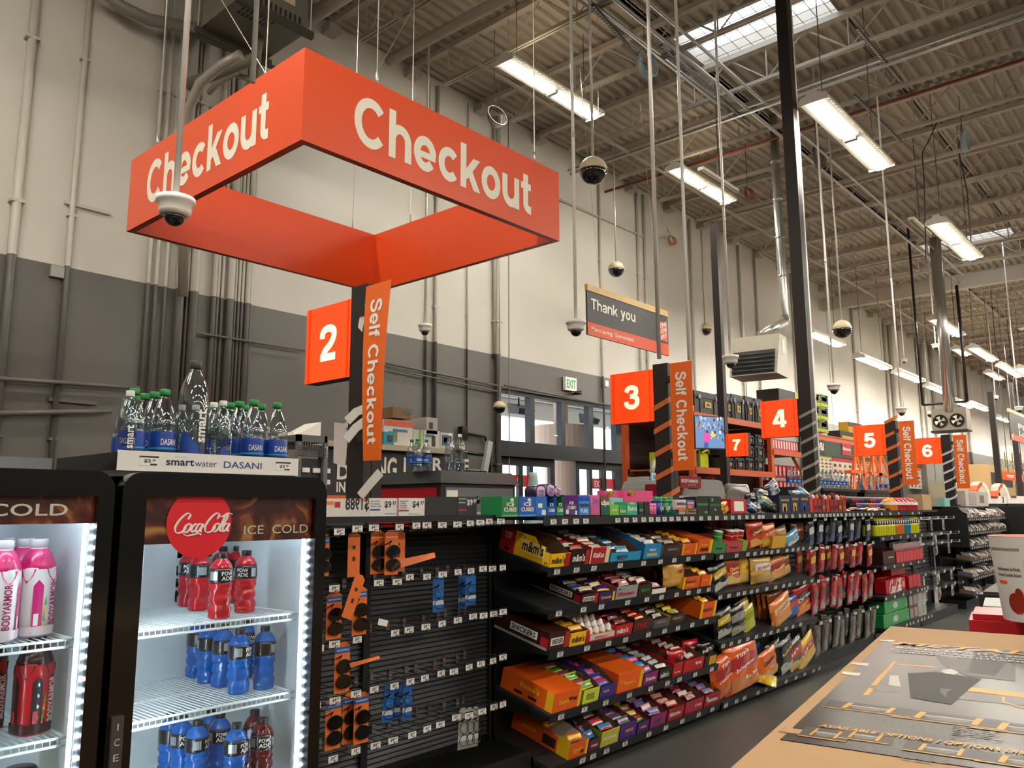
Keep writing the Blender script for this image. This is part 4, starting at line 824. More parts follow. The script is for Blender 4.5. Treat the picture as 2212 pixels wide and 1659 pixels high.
A = at(818, 1340, 'y', 3.12); m = MB(); p = at(680+395/2.68, 1040+812/2.68, 'y', 3.04)
m.M = T(*p) @ RY(15) @ Matrix.Scale(1.15, 4); m.box(-.025, -.001, -.016, .025, 0, .016, tagw); m.box(-.025, -.0014, .009, .025, -.001, .016, ink); m.M = None; m.tube([p, (p.x-.04, 3.3, p.z-.02), (p.x-.04, YB-.01, p.z-.02)], .0018, chrome, 4)
m.build('loose_tag_hook', label='hook with a loose raised price tag in the middle row', cat='hook')
# ------------------------------------------------------------------ drink bottles
def capm(h): return mt(h, .4, kind='bottle_cap', var=.02)
def bottle(kind, label='x', M=None, group=None):
    t = thing(*{'sport_red': ('sports_drink_bottle', label, 'bottle'), 'sport_blue': ('sports_drink_bottle', label, 'bottle'), 'sport_dark': ('sports_drink_bottle', label, 'bottle'),
                'water': ('water_bottle', label, 'bottle'), 'tall': ('water_bottle', label, 'bottle'), 'pink': ('sports_drink_bottle', label, 'bottle'), 'berry': ('sports_drink_bottle', label, 'bottle')}[kind], M=M, group=group)
    if kind.startswith('sport'):
        lq = {'sport_red': '#e01828', 'sport_blue': '#0a72d8', 'sport_dark': '#6e1420'}[kind]
        R = .04; pr = [(.030, 0), (.037, .004), (.038, .012), (.036, .016), (.039, .022), (.0395, .035), (.034, .046), (.034, .052), (.0395, .060), (.040, .074), (.0355, .084), (.0355, .09), (.0395, .098), (.040, .104), (.037, .110), (.040, .118), (.040, .126)]
        fn = lambda a, z: 1+.05*math.cos(5*a+(PI if z > .05 and z < .1 else 0))*(.3 if z > .115 else 1)
        m = MB(); lm = mt(lq, .12, kind='coloured_drink', trans=.35, var=.0, coat=.6); m.lathe(pr, lm, n=30, fn=fn)
        m.lathe([(.040, .172), (.039, .18), (.030, .197), (.018, .208), (.016, .212)], lm, n=24); m.build('bottle_body', t)
        m = MB(); lb = mt('#101114', .25, kind='black_label', coat=.5); m.lathe([(.0405, .124), (.0415, .13), (.0415, .168), (.0405, .174)], lb, n=24)
        cyl = lambda th0, zc, r: (lambda x, y: Vector((r*math.sin(th0+x/r), -r*math.cos(th0+x/r), zc+y)))
        sv = mt('#a9adb2', .3, .3, kind='silver_print')
        m.text('POW', None, None, None, .042, .014, tagw, .05, fn=cyl(-.3, .158, .0422)); m.text('ADE', None, None, None, .042, .014, tagw, .05, fn=cyl(-.3, .141, .0422))
        for k, (th0, zc, w, h, mm) in enumerate(((.75, .149, .022, .03, sv), (1.5, .149, .012, .034, tagw), (-1.5, .15, .03, .03, sv), (2.4, .149, .03, .03, sv))):
            f = cyl(th0, zc, .0421); m.add([f(-w/2, -h/2), f(0, -h/2), f(w/2, -h/2), f(w/2, h/2), f(0, h/2), f(-w/2, h/2)], [(0, 1, 4, 5), (1, 2, 3, 4)], mm)
        m.build('label_sleeve', t)
        m = MB(); m.lathe([(.0165, .210), (.0175, .212), (.0175, .228), (.0165, .230)], capm('#1c1c20'), n=16, fn=lambda a, z: 1+.03*math.cos(16*a)); m.build('cap', t)
    elif kind == 'water':
        pr = [(.034, 0), (.04, .006), (.04, .05), (.0385, .055), (.04, .06), (.041, .12), (.0385, .125), (.041, .13), (.041, .15), (.0385, .165), (.032, .19), (.02, .22), (.0135, .232), (.0135, .242)]
        m = MB(); m.lathe(pr, clear('#e6eef2', .25), n=22, fn=lambda a, z: 1+(.02*math.cos(9*a) if z > .125 and z < .2 else 0)); m.build('bottle_body', t)
        m = MB(); bl = mt('#0f3f9c', .35, kind='blue_label', coat=.4); m.lathe([(.0412, .06), (.0415, .065), (.0415, .118), (.0412, .122)], bl, n=24, caps=False)
        cyl = lambda x, y: Vector((.042*math.sin(x/.042-.35), -.042*math.cos(x/.042-.35), .088+y)); m.text('DASANI', None, None, None, .052, .02, tagw, .012, fn=cyl)
        m.lathe([(.0417, .0655), (.0417, .07)], mt('#2aa0b8', .4, kind='teal_print'), n=24, caps=False); m.build('label_sleeve', t)
        m = MB(); m.lathe([(.0155, .240), (.0165, .242), (.0165, .258), (.015, .260)], capm('#15803c'), n=16); m.build('cap', t)
    elif kind == 'tall':
        pr = [(.034, 0), (.038, .006), (.038, .17), (.035, .21), (.025, .24), (.0135, .262), (.0135, .27)]
        m = MB(); m.lathe(pr, clear('#e2eaee', .25), n=22); m.build('bottle_body', t)
        m = MB(); cyl = lambda x, y: Vector((.0388*math.sin(y/.0388-.2), -.0388*math.cos(y/.0388-.2), .115+x)); m.text('smart', None, None, None, .085, .026, tagw, .04, fn=lambda x, y: cyl(x, -y))
        f = lambda a, z: Vector((.0384*math.sin(a), -.0384*math.cos(a), z)); V = [f(-1.6+.16*k, z) for k in range(9) for z in (.02, .1-.06*abs(k-2)/9)]
        m.add(V, [(2*k, 2*k+2, 2*k+3, 2*k+1) for k in range(8)], mt('#20479a', .4, kind='blue_print')); m.build('label_print', t)
        m = MB(); m.lathe([(.0145, .266), (.0155, .268), (.0155, .286), (.0145, .288)], capm('#e6e6e6'), n=16); m.build('cap', t)
    else:
        a_, b_, c_, d_ = (('#eeeaf0', '#d8187c', '#ffffff', '#a8205c') if kind == 'pink' else ('#c81828', '#16121a', '#e8435a', '#f6f2f2'))
        R = .044; pr = [(.036, 0), (.042, .006), (.043, .06), (.044, .12), (.044, .16), (.042, .18), (.03, .21), (.02, .222), (.0185, .23)]
        sq = lambda a, z: 1+.06*math.cos(4*a) if z < .18 else 1
        m = MB(); m.lathe(pr, mt(a_, .3, kind='sleeve_print', coat=.5), n=28, fn=sq); m.build('bottle_body', t)
        m = MB(); f = lambda a, z, e=.0012: Vector(((R+e)*sq(a-PI/2, .1)*math.sin(a), -(R+e)*sq(a-PI/2, .1)*math.cos(a), z))
        bb = mt(b_, .35, kind='sleeve_print2', coat=.5); cc = mt(c_, .35, kind='sleeve_print3')
        for th in (-.2, 1.5, 3.1, 4.6):   # coloured shoulders and side panels
            m.add([f(th-.45, .172), f(th+.45, .172), f(th+.3, .155), f(th, .135), f(th-.3, .155)], [(0, 1, 2, 3, 4)], bb)
        for th in (.65, 2.3, -1.05, 3.9):
            m.add([f(th-.25, .01), f(th, .01), f(th+.3, .01), f(th+.3, .13), f(th, .145), f(th-.25, .13)], [(0, 1, 4, 5), (1, 2, 3, 4)], bb)
            m.add([f(th-.15, .03, .0018), f(th+.1, .03, .0018), f(th+.1, .06, .0018), f(th-.15, .06, .0018)], [(0, 1, 2, 3)], cc)
        m.lathe([(.0425, .172), (.0432, .178), (.0312, .2105), (.021, .223)], mt('#d0206c' if kind == 'pink' else '#3a1014', .25, kind='shoulder_print', coat=.5), n=28, caps=False)
        m.lathe([(.0452, .006), (.0458, .028)], mt('#e8d8e4' if kind == 'pink' else '#3a1418', .35, kind='base_print'), n=28, fn=sq, caps=False)
        m.text('BODYARMOR', None, None, None, .11, .017, mt(d_, .4, kind='sleeve_lettering'), .03, fn=lambda x, y: f(-.2-y/R*1.0, .085+x, .002))
        for k in range(4): m.add([f(-.75+.03*k, .02+.02*k, .0015), f(-.6+.03*k, .02+.02*k, .0015), f(-.65+.03*k, .045+.02*k, .0015)], [(0, 1, 2)], mt(('#e8c83a', '#6ab04a')[k % 2], .4, kind='fruit_print'))
        m.build('label_print', t)
        m = MB(); m.lathe([(.0195, .226), (.021, .228), (.021, .246), (.0195, .248)], capm('#cfcdd2' if kind == 'pink' else '#17171a'), n=18, fn=lambda a, z: 1+.02*math.cos(18*a)); m.build('cap', t)
    return t
BP = {}
def put_bottle(kind, x, y, z, label, rz=0, s=1., group=None):
    M = T(x, y, z) @ RZ(rz) @ Matrix.Scale(s, 4)
    if kind not in BP: BP[kind] = bottle(kind, label, M, group); return BP[kind]
    return dup(BP[kind], M, label, group)

# ------------------------------------------------------------------ glass door coolers
FY = 2.2; liner = mt('#dfe8ea', .35, kind='cooler_liner', var=.02); blk = mt('#060607', .22, kind='glossy_black_frame', coat=.3, var=0); LED = mt('#e2f2ff', .5, e=120, kind='led'); wirew = mt('#e8eef0', .35, kind='white_coated_wire', var=.0)
cola = bpy.data.materials.new('cola_photo_print'); cola.use_nodes = True
_n = cola.node_tree.nodes; _l = cola.node_tree.links; _g = _n.new('ShaderNodeTexCoord'); _z = _n.new('ShaderNodeTexNoise'); _z.inputs['Scale'].default_value = 9; _z.inputs['Detail'].default_value = 3; _z.inputs['Distortion'].default_value = 2
_c = _n.new('ShaderNodeValToRGB'); _c.color_ramp.elements[0].color = lin('#3a0d08'); _c.color_ramp.elements[1].color = lin('#b07a3c'); _c.color_ramp.elements[0].position = .4; _c.color_ramp.elements[1].position = .72
_e = _c.color_ramp.elements.new(.55); _e.color = lin('#6a2412'); _l.new(_g.outputs['Object'], _z.inputs['Vector']); _l.new(_z.outputs['Fac'], _c.inputs['Fac']); _l.new(_c.outputs['Color'], _n['Principled BSDF'].inputs['Base Color']); _n['Principled BSDF'].inputs['Roughness'].default_value = .4
_n['Principled BSDF'].inputs['Emission Strength'].default_value = .12; _l.new(_c.outputs['Color'], _n['Principled BSDF'].inputs['Emission Color'])
def rrect(x0, z0, x1, z1, r, n=6):
    P = []
    for cx, cz, a0 in ((x1-r, z0+r, -90), (x1-r, z1-r, 0), (x0+r, z1-r, 90), (x0+r, z0+r, 180)):
        for k in range(n+1): a = math.radians(a0+90*k/n); P.append((cx+r*math.cos(a), cz+r*math.sin(a)))
    return P
_sk = [0]
def stroke(m, pts, mat, y, wmin=.0012, wmax=.005, sl=0):
    _sk[0] = (_sk[0]+1) % 14; y -= .0004*_sk[0]
    # calligraphic stroke : pen angle decides the width
    P = [Vector((a, 0, b)) for a, b in pts]; Q = []
    n = len(P)
    for i in range(n-1):           # catmull-rom
        p0, p1, p2, p3 = P[max(i-1, 0)], P[i], P[i+1], P[min(i+2, n-1)]
        for k in range(6):
            t_ = k/6; Q.append(.5*((2*p1)+(p2-p0)*t_+(2*p0-5*p1+4*p2-p3)*t_*t_+(3*p1-p0-3*p2+p3)*t_**3))
    Q.append(P[-1]); V = []
    for i, q in enumerate(Q):
        d = (Q[min(i+1, len(Q)-1)]-Q[max(i-1, 0)]).normalized(); nn = Vector((-d.z, 0, d.x)); w = wmin+(wmax-wmin)*abs(d.dot(Vector((.45, 0, .89))))**1.5
        w *= min(1, .35+i/3, .35+(len(Q)-1-i)/3)
        V += [q+nn*w+Vector((0, y-i*1.2e-5, 0)), q-nn*w+Vector((0, y-i*1.2e-5, 0))]
    m.add(V, [(2*i, 2*i+1, 2*i+3, 2*i+2) for i in range(len(Q)-1)], mat)
def coke_script(m, cx, cz, w, y, mat):
    s = w/10.; K = lambda L, ox=0: [(cx+(a+ox-5+b*.28)*s, cz+(b-1.5)*s) for a, b in L]
    kw = dict(wmin=.07*s, wmax=.2*s)
    big = [(2.1, 2.2), (2.3, 3.0), (1.6, 3.2), (.7, 2.2), (.3, .9), (.8, 0), (1.7, .1), (2.3, .9)]
    stroke(m, K(big), mat, y, **kw)
    o = [(.6, 1.5), (.1, 1.1), (.0, .4), (.4, 0), (.9, .4), (1.0, 1.1), (.6, 1.5), (1.3, 1.2)]
    stroke(m, K(o, 2.0), mat, y, **kw); stroke(m, K([(1.0, 1.3), (.5, 1.4), (.1, .8), (.3, .05), (1.0, .5)], 3.2), mat, y, **kw)
    stroke(m, K([(.9, 1.3), (.3, 1.4), (0, .7), (.2, 0), (.7, .4), (1.0, 1.4), (.9, .2), (1.2, .1)], 4.1), mat, y, **kw)
    stroke(m, K([(-.1, .9), (.5, 1.0)], 5.3), mat, y, **kw)
    stroke(m, K(big, 5.3), mat, y, **kw); stroke(m, K(o, 7.2), mat, y, **kw)
    stroke(m, K([(.1, .6), (.9, 2.2), (.9, 3.1), (.5, 2.8), (.2, 1.2), (.3, .1), (.8, .3)], 8.3), mat, y, **kw)
    stroke(m, K([(.9, 1.3), (.3, 1.4), (0, .7), (.2, 0), (.7, .4), (1.0, 1.4), (.9, .2), (1.3, .2)], 9.0), mat, y, **kw)
    stroke(m, K([(1.2, .0), (2.2, -.55), (4.2, -.2), (4.6, -.5)], .6), mat, y, **kw); stroke(m, K([(1.9, 3.0), (2.8, 2.6), (3.8, 3.2), (4.8, 3.0)], 5.3), mat, y, **kw)
def cooler(x0, x1, label, second):
    t = thing('drink_cooler', label, 'cooler', T(x0, FY, 0)); w = x1-x0; d = .62; H = 1.6; gx0, gx1, gz0, gz1 = .065, w-.04, .25, 1.535
    m = MB(); m.box(0, .05, 0, .03, d, H-.01, blk); m.box(w-.03, .05, 0, w, d, H-.01, blk); m.box(0, d-.02, 0, w, d, H-.01, blk); m.box(0, .05, H-.04, w, d, H-.01, mt('#8c8a88', .5)); m.box(0, .05, 0, w, d, .2, blk); m.build('cabinet', t)
    m = MB(); e = .004
    m.box(.03, .06, .2, .036, d-.02, H-.04, liner); m.box(w-.036, .06, .2, w-.03, d-.02, H-.04, liner); m.box(.036, d-.03, .2, w-.036, d-.022, H-.04, liner); m.box(.036, .06, H-.05, w-.036, d-.03, H-.04, liner); m.box(.036, .06, .2, w-.036, d-.03, .206, liner)
    m.box(.036, .2, 1.30, w*.24, d-.03, H-.05, liner); m.build('liner', t)
    # door : frame, glass, graphic
    fm = MB(); A = rrect(0, 0.03, w, H, .05); B = rrect(gx0, gz0, gx1, gz1, .008); n = len(A)
    V = [(a, 0, b) for a, b in A]+[(a, 0, b) for a, b in B]+[(a, .045, b) for a, b in A]+[(a, .045, b) for a, b in B]
    Fc = []
    for i in range(n):
        j = (i+1) % n; Fc += [(i, j, n+j, n+i), (2*n+i, 3*n+i, 3*n+j, 2*n+j), (i, 2*n+i, 2*n+j, j), (n+i, n+j, 3*n+j, 3*n+i)]
    fm.add(V, Fc, blk); door = fm.build('door', t)
    m = MB(); m.quad((gx0, .02, gz0), (gx1, .02, gz0), (gx1, .02, gz1), (gx0, .02, gz1), clear('#f2f8f8', .06, kind='door_glass')); m.build('glass', door)
    m = MB(); zt = 1.405 if second else 1.465; m.box(gx0, .024, zt, gx1, .028, gz1, cola)
    if second:
        cx = gx0+.165; cz = 1.46; P = [(cx+.098*math.cos(2*PI*k/40), .019, max(min(cz+.098*math.sin(2*PI*k/40), gz1), 0)) for k in range(40)]
        m.slab(P, (0, .001, 0), mt('#b5121e', .4, e=.25, kind='red_disc')); coke_script(m, cx+.0, cz+.0, .165, .0175, wcard)
        m.text('ICE  COLD', (gx1-.125, .0235, 1.438), X, Z, .225, .026, mt('#e8ddc4', .5), .0)
    else: m.text('ICE COLD', (gx1-.21, .0235, 1.50), X, Z, .29, .03, mt('#e8ddc4', .5), .012)
    m.build('header_graphic', door)
    if second:
        m = MB(); m.box(.008, -.012, .5, .038, 0, .975, mt('#55504e', .35, .5, kind='grey_handle'))
        for k, ch in enumerate('ICE COLD'):
            if ch != ' ': m.text(ch, (.023, -.0125, .95-.037*k), X, Z, .014 if ch != 'I' else .003, .017, mt('#b9b3ae', .5), .0)
        m.build('handle', door)
    m = MB(); 
    for k in range(44): z = gz0+.02+k*.0275; m.box(gx1-.011, .046, z, gx1-.005, .052, z+.007, LED)
    m.box(gx1-.014, .052, gz0, gx1-.002, .056, gz1, liner); m.build('led_strip', t)
    m = MB(); m.box(gx0+.002, .048, gz0, gx0+.005, .052, gz1-.1, LED); m.build('led_strip', t)  # strip added out of sight behind the door frame to brighten the inside
    m = MB()
    for k in range(16): m.box(gx0+.1+k*.03, .046, gz1-.012, gx0+.107+k*.03, .052, gz1-.004, LED)
    m.build('led_strip', t)
    return t
def wire_shelf(par, w, z):
    m = MB(); y0, y1 = .075, .55; a, b = .05, w-.05
    for (p, q) in (((a, y0, 0), (b, y0, 0)), ((a, y0, -.018), (b, y0, -.018)), ((a, y1, 0), (b, y1, 0)), ((a, (y0+y1)/2, -.003), (b, (y0+y1)/2, -.003)), ((a, y0, 0), (a, y1, 0)), ((b, y0, 0), (b, y1, 0))): m.tube([p, q], .0038, wirew, 6)
    n = 34
    for k in range(1, n): x = a+(b-a)*k/n; m.tube([(x, y0, -.018), (x, y0, .002), (x, y1, .002)], .0018, wirew, 4)
    o = m.build('wire_shelf', par); o.location = (0, 0, z); return o
c2 = cooler(.925, 1.575, 'black glass door cooler with a round red logo and red and blue drinks', True)
c1 = cooler(.215, .905, 'black glass door cooler at the left edge with pink and red bottles', False)
for z in (1.17, .93, .66): wire_shelf(c2, .65, z); wire_shelf(c1, .69, z)
m = MB(); 
for k, (z, h) in enumerate(((1.33, .05), (1.27, .035), (1.23, .03), (1.18, .04))): m.box(.52, .591, z-.0, .58, .59, z+h, mt('#c9c9c4', .5)); m.box(.55-.1, .591, z, .50, .59, z+h, mt('#b9c04a' if k < 2 else '#c9c9c4', .5))
m.box(.555, .588, 1.36, .585, .59, 1.40, wcard); m.box(.46, .588, 1.39, .50, .5885, 1.395, rdv); m.build('notice_stickers', c2)
m = MB(); m.tube([(.20, .45, 1.42), (.19, .42, 1.36), (.17, .40, 1.33)], .008, mt('#cfcab4', .4), 8); m.build('drain_hose', c2)
# bottles inside : pixel of the bottle foot, height above the shelf fixed
def foot(px, py, z): p = at(px, py, 'z', z); return p.x, p.y
for k, (px, py, lb) in enumerate(((473, 1338, 'bright red sports drink, frontmost on the top cooler shelf'), (527, 1325, 'red sports drink right of the front one, top cooler shelf'), (428, 1321, 'red sports drink left behind the front one, top cooler shelf'), (404, 1312, 'second red sports drink from the left, label facing out, top cooler shelf'),
      (376, 1304, 'leftmost red sports drink on the top cooler shelf'), (452, 1300, 'red sports drink in the rear middle of the top cooler shelf'), (508, 1302, 'red sports drink in the rear right of the top cooler shelf'), (484, 1292, 'rearmost red sports drink with only its cap showing, top cooler shelf'), (545, 1304, 'rear red sports drink at the right end, top cooler shelf'))):
    x, y = foot(px, py-4, 1.178); put_bottle('sport_red', x, min(y, 2.70), 1.176, lb, rz=[20, -30, 70, -10, 60, 30, 100, 0, 150][k], s=.84)
for k, (px, py, lb) in enumerate(((513, 1500, 'frontmost blue sports drink on the middle cooler shelf'), (568, 1490, 'right front blue sports drink on the middle cooler shelf'), (478, 1485, 'blue sports drink left behind the front one, middle cooler shelf'), (446, 1477, 'second blue sports drink from the left, middle cooler shelf'), (420, 1464, 'leftmost blue sports drink on the middle cooler shelf'), (532, 1464, 'rear blue sports drink between the two front ones, middle cooler shelf'), (590, 1470, 'rear right blue sports drink at the wall, middle cooler shelf'))):
    x, y = foot(px, py-4, .938); put_bottle('sport_blue', x, min(y, 2.70), .936, lb, rz=[50, 110, 80, 120, 70, 0, 30][k], s=.84)
for k, (px, py, lb) in enumerate(((420, 1702, 'front left blue sports drink on the lower cooler shelf'), (505, 1710, 'front blue sports drink with barcode on the lower cooler shelf'), (388, 1690, 'blue sports drink behind at left on the lower cooler shelf'), (362, 1680, 'leftmost blue sports drink on the lower cooler shelf'), (470, 1680, 'rear blue sports drink in the middle of the lower cooler shelf'), (450, 1666, 'rearmost blue sports drink on the lower cooler shelf'))):
    x, y = foot(px, py-4, .668); put_bottle('sport_blue', x, min(y, 2.70), .666, lb, rz=[60, 40, 10, 80, 0, 20][k], s=.84)
for k, (px, py, lb) in enumerate(((562, 1695, 'dark red sports drink at the right of the lower cooler shelf'), (545, 1672, 'rear dark red sports drink of the lower cooler shelf'))):
    x, y = foot(px, py-4, .668); put_bottle('sport_dark', x, min(y, 2.70), .666, lb, rz=40*k, s=.84)
for k, (x, y, lb) in enumerate(((.70, 2.34, 'white and pink bottle facing out, right front pair left one, left cooler'), (.79, 2.37, 'white and pink bottle at the right front of the left cooler'), (.60, 2.36, 'pink bottle left of the front pair in the left cooler'), (.51, 2.35, 'pink bottle at the left edge of the photo, left cooler'), (.79, 2.47, 'pink bottle right in the second row of the left cooler'), (.70, 2.46, 'pink bottle in the middle of the second row, left cooler'), (.61, 2.47, 'pink bottle left in the second row of the left cooler'), (.78, 2.58, 'rear pink bottle at right in the left cooler'), (.68, 2.58, 'rear pink bottle in the left cooler, only cap visible'))):
    put_bottle('pink', x, y, 1.176, lb, rz=[15, 50, -20, 70, 30, 80, 10, 60, 120][k])
for k, (x, y, lb) in enumerate(((.80, 2.36, 'red and black bottle at the right front of the left cooler, second shelf'), (.66, 2.36, 'red and black bottle left of it on the second shelf of the left cooler'), (.53, 2.36, 'red and black bottle at the photo edge, second shelf, left cooler'), (.73, 2.48, 'rear red and black bottle in the left cooler'), (.60, 2.5, 'rear left red and black bottle in the left cooler'))):
    put_bottle('berry', x, y, .936, lb, rz=[55, 5, 20, 40, 0][k])
m = MB(); m.lathe([(.036, 0), (.043, .006), (.044, .13), (.042, .15), (.03, .17)], mt('#1a1a1c', .4, kind='sleeve_print', coat=.4), n=24); m.lathe([(.0445, .1), (.0445, .14), (.035, .165)], mt('#d8d020', .4, kind='yellow_print'), n=24, caps=False)
m.lathe([(.0445, .0), (.0445, .06)], mt('#d8d020', .4, kind='yellow_print'), n=24, caps=False)
m.build('energy_bottle', M=T(.79, 2.37, .668) @ Matrix.Scale(1.1, 4), label='yellow and black bottle on the lowest visible shelf of the left cooler', cat='bottle')
put_bottle('berry', .67, 2.35, .666, 'red bottle top on the lowest visible shelf of the left cooler', rz=30)
# tray of water bottles on the coolers
TYR = 2.30; a = at(252, 1008, 'y', TYR); b = at(644, 1028, 'y', TYR); zt0 = b.z; zt1 = at(644, 991, 'y', TYR).z; x0, x1 = a.x, b.x
t = thing('bottle_tray', 'white fronted tray on the coolers with blue and grey brand lettering, full of water bottles', 'tray', T(x0, TYR, zt0)); w = x1-x0; h = zt1-zt0
m = MB(); m.box(0, 0, 0, w, .004, h, wcard)
m.text('smart', (w*.36-.03, 0, h*.5), X, Z, .085, h*.34, mt('#1b1f4e', .5, kind='navy_print'), .035); m.text('water', (w*.36+.05, 0, h*.46), X, Z, .07, h*.27, mt('#3b3f6e', .5, kind='navy_print'), .0)
m.text('glaceau', (w*.36-.03, 0, h*.78), X, Z, .035, h*.1, mt('#9ab4d8', .5), .0); m.text('DASANI', (w*.655, 0, h*.48), X, Z, .13, h*.36, mt('#1b2f7e', .5, kind='navy_print'), .008)
for u in (.15, .9):
    m.box(w*u-.028, -.0015, h*.28, w*u+.028, 0, h*.76, tagw); m.box(w*u-.028, -.002, h*.68, w*u+.028, -.0015, h*.76, ink); m.text('$2', (w*u-.004, -.0015, h*.5), X, Z, .02, h*.2, ink, .05); m.text('48', (w*u+.014, -.0015, h*.55), X, Z, .01, h*.1, ink, .05); m.box(w*u+.004, -.002, h*.3, w*u+.024, -.0015, h*.38, ink)
m.build('front_panel', t)
m = MB(); m.box(0, .004, 0, w, .44, .006, blk); m.box(-.003, .0, 0, 0, .44, h*.9, blk); m.box(w, .0, 0, w+.003, .44, h*.9, blk); m.box(0, .44, 0, w, .444, h*.9, blk); m.build('tray_body', t)
lbl = 'green capped water bottle, %s'
for k, (px, py, yy, lb) in enumerate(((290, 866, 2.36, 'front left in the tray'), (357, 848, 2.37, 'with large blue label left of the tall clear bottle'), (549, 870, 2.37, 'centre of the right group'), (601, 876, 2.37, 'rightmost in the tray'), (335, 853, 2.46, 'second row, left of the big label one'), (315, 857, 2.52, 'third row at left'), (295, 862, 2.60, 'rear left in the tray'), (275, 868, 2.66, 'behind the white capped bottle at the left'), (518, 873, 2.46, 'right group, second row left'), (499, 876, 2.52, 'right group, third row left'), (470, 880, 2.62, 'rear middle, behind the two white caps'), (578, 880, 2.47, 'right group, second row right'), (560, 884, 2.58, 'right group rear, cap only'), (533, 888, 2.66, 'rear of the right group, nearly hidden'), (452, 884, 2.66, 'rear middle left, cap barely visible'))):
    p = at(px, py, 'y', yy); s = (p.z-.015-zt0)/.248*1.0; x = min(max(p.x, x0+.045), x1-.045)
    if p.z-zt0 > .2: sc = min(1.08, max(.9, (p.z-zt0)/.258))
    else: sc = .9
    put_bottle('water', x, yy, zt0+.007, lbl % lb, rz=[-25, 25, 10, 20, 0, 30, 60, 10, -80, 0, 0, 0, 0, 0, 0][k], s=sc)
for k, (px, py, yy, lb) in enumerate(((265, 868, 2.35, 'white capped water bottle at the left end of the tray'), (482, 880, 2.36, 'white capped water bottle left of the right group, front'), (462, 884, 2.42, 'white capped water bottle just left of the other in the middle'), (423, 890, 2.52, 'shorter white capped bottle behind the tall clear one'), (392, 896, 2.55, 'shorter white capped bottle left behind the tall clear one'))):
    p = at(px, py, 'y', yy); put_bottle('tall', min(max(p.x, x0+.045), x1-.045), yy, zt0+.007, lb, rz=[0, 60, 150, 90, 120][k], s=max(.78, min(1, (p.z-zt0)/.285)))
o = put_bottle('tall', at(421, 830, 'y', 2.36).x, 2.36, zt0+.007, 'tallest clear water bottle with a dark cap in the middle of the tray', rz=20, s=1.18)
for c in o.children:
    if c.name.startswith('cap'): c.data = c.data.copy(); c.data.materials[0] = capm('#3a3836')
m = MB(); m.box(0, 0, 0, .2, .1, .045, mt('#6c7074', .5)); p = at(0, 1010, 'y', 2.6); m.build('grey_box', M=T(p.x-.1, 2.5, 1.6), label='low grey box on top of the left cooler at the photo edge', cat='box')
# ------------------------------------------------------------------ candy boxes, bars and bags
def C(h, r=.4, kind='printed_card'): return mt(h, r, kind=kind, var=.03, scale=20)
brown = mt('#6b4a36', .8, kind='raw_cardboard'); 
def pillow(m, w, l, t, col, band=None, n=9, k=5, seed=0, crimp=.12):
    # a wrapper or bag lying in x (w) and z (l), bulging in y by t; the front looks to -y
    rs = random.Random(seed); of = Vector((rs.random()*9, rs.random()*9, rs.random()*9)); V = []
    def th(u, v):
        e = max(0, 1-abs(v)**6)*max(0, 1-abs(u)**4)
        e = e**.6 if abs(v) < 1-crimp*.6 else e*.25
        return t*.5*e
    def P(u, v, s=1):
        q = noise.noise(Vector((u*2.1, v*2.6, s))+of)*.5+noise.noise(Vector((u*5, v*6, s*2))+of)*.25
        x = u*w/2*(1-.06*(1-abs(v)**8)*0-.05*math.cos(v*PI/2))
        return Vector((x+q*w*.03, -s*(th(u, v)*(1+q*.8))+q*t*.16, l/2+v*l/2+q*l*.008))
    for s in (1, -1):
        b = len(V)
        for j in range(n+1):
            for i in range(k+1): V.append(P(-1+2*i/k, -1+2*j/n, s))
    Fc = []; Fb = []; N = (n+1)*(k+1)
    for j in range(n):
        for i in range(k):
            a = j*(k+1)+i; q = (a, a+1, a+k+2, a+k+1)
            v = -1+2*(j+.5)/n; (Fb if band and band[1] <= v <= band[2] else Fc).append(q); Fc.append(tuple(N+x for x in reversed(q)))
    for j in range(n):
        a = j*(k+1); Fc += [(a, a+k+1, N+a+k+1, N+a), (a+k, N+a+k, N+a+2*k+1, a+2*k+1)]
    m.add(V, Fc, col, True)
    if Fb:
        m.f += [tuple(len(m.v)-2*N+x for x in q) for q in Fb]; m.m += [m.mi(band[0])]*len(Fb); m.s += [True]*len(Fb)
    return P
foilc = {}
def foil(h): return mt(h, .25, .0, kind='glossy_film', var=.14, scale=25, coat=.5, bump=.35)
_bars = {}
def bar(c1, c2, M, label, group, w=.1):
    key = (c1, c2)
    if key not in _bars:
        m = MB(); pillow(m, w, .045, .02, foil(c1), (foil(c2), -.5, .45), n=5, k=8, seed=len(_bars)); o = m.build('candy_bar'); _bars[key] = o.data; o.matrix_world = M
        return tag(o, label, 'candy bar', group)
    o = bpy.data.objects.new('candy_bar', _bars[key]); COL.objects.link(o); o.matrix_world = M; return tag(o, label, 'candy bar', group)
def shelfpt(key, px, py):
    M, x0, x1 = SH[key]; return at(px, py, 'y', G).x-x0
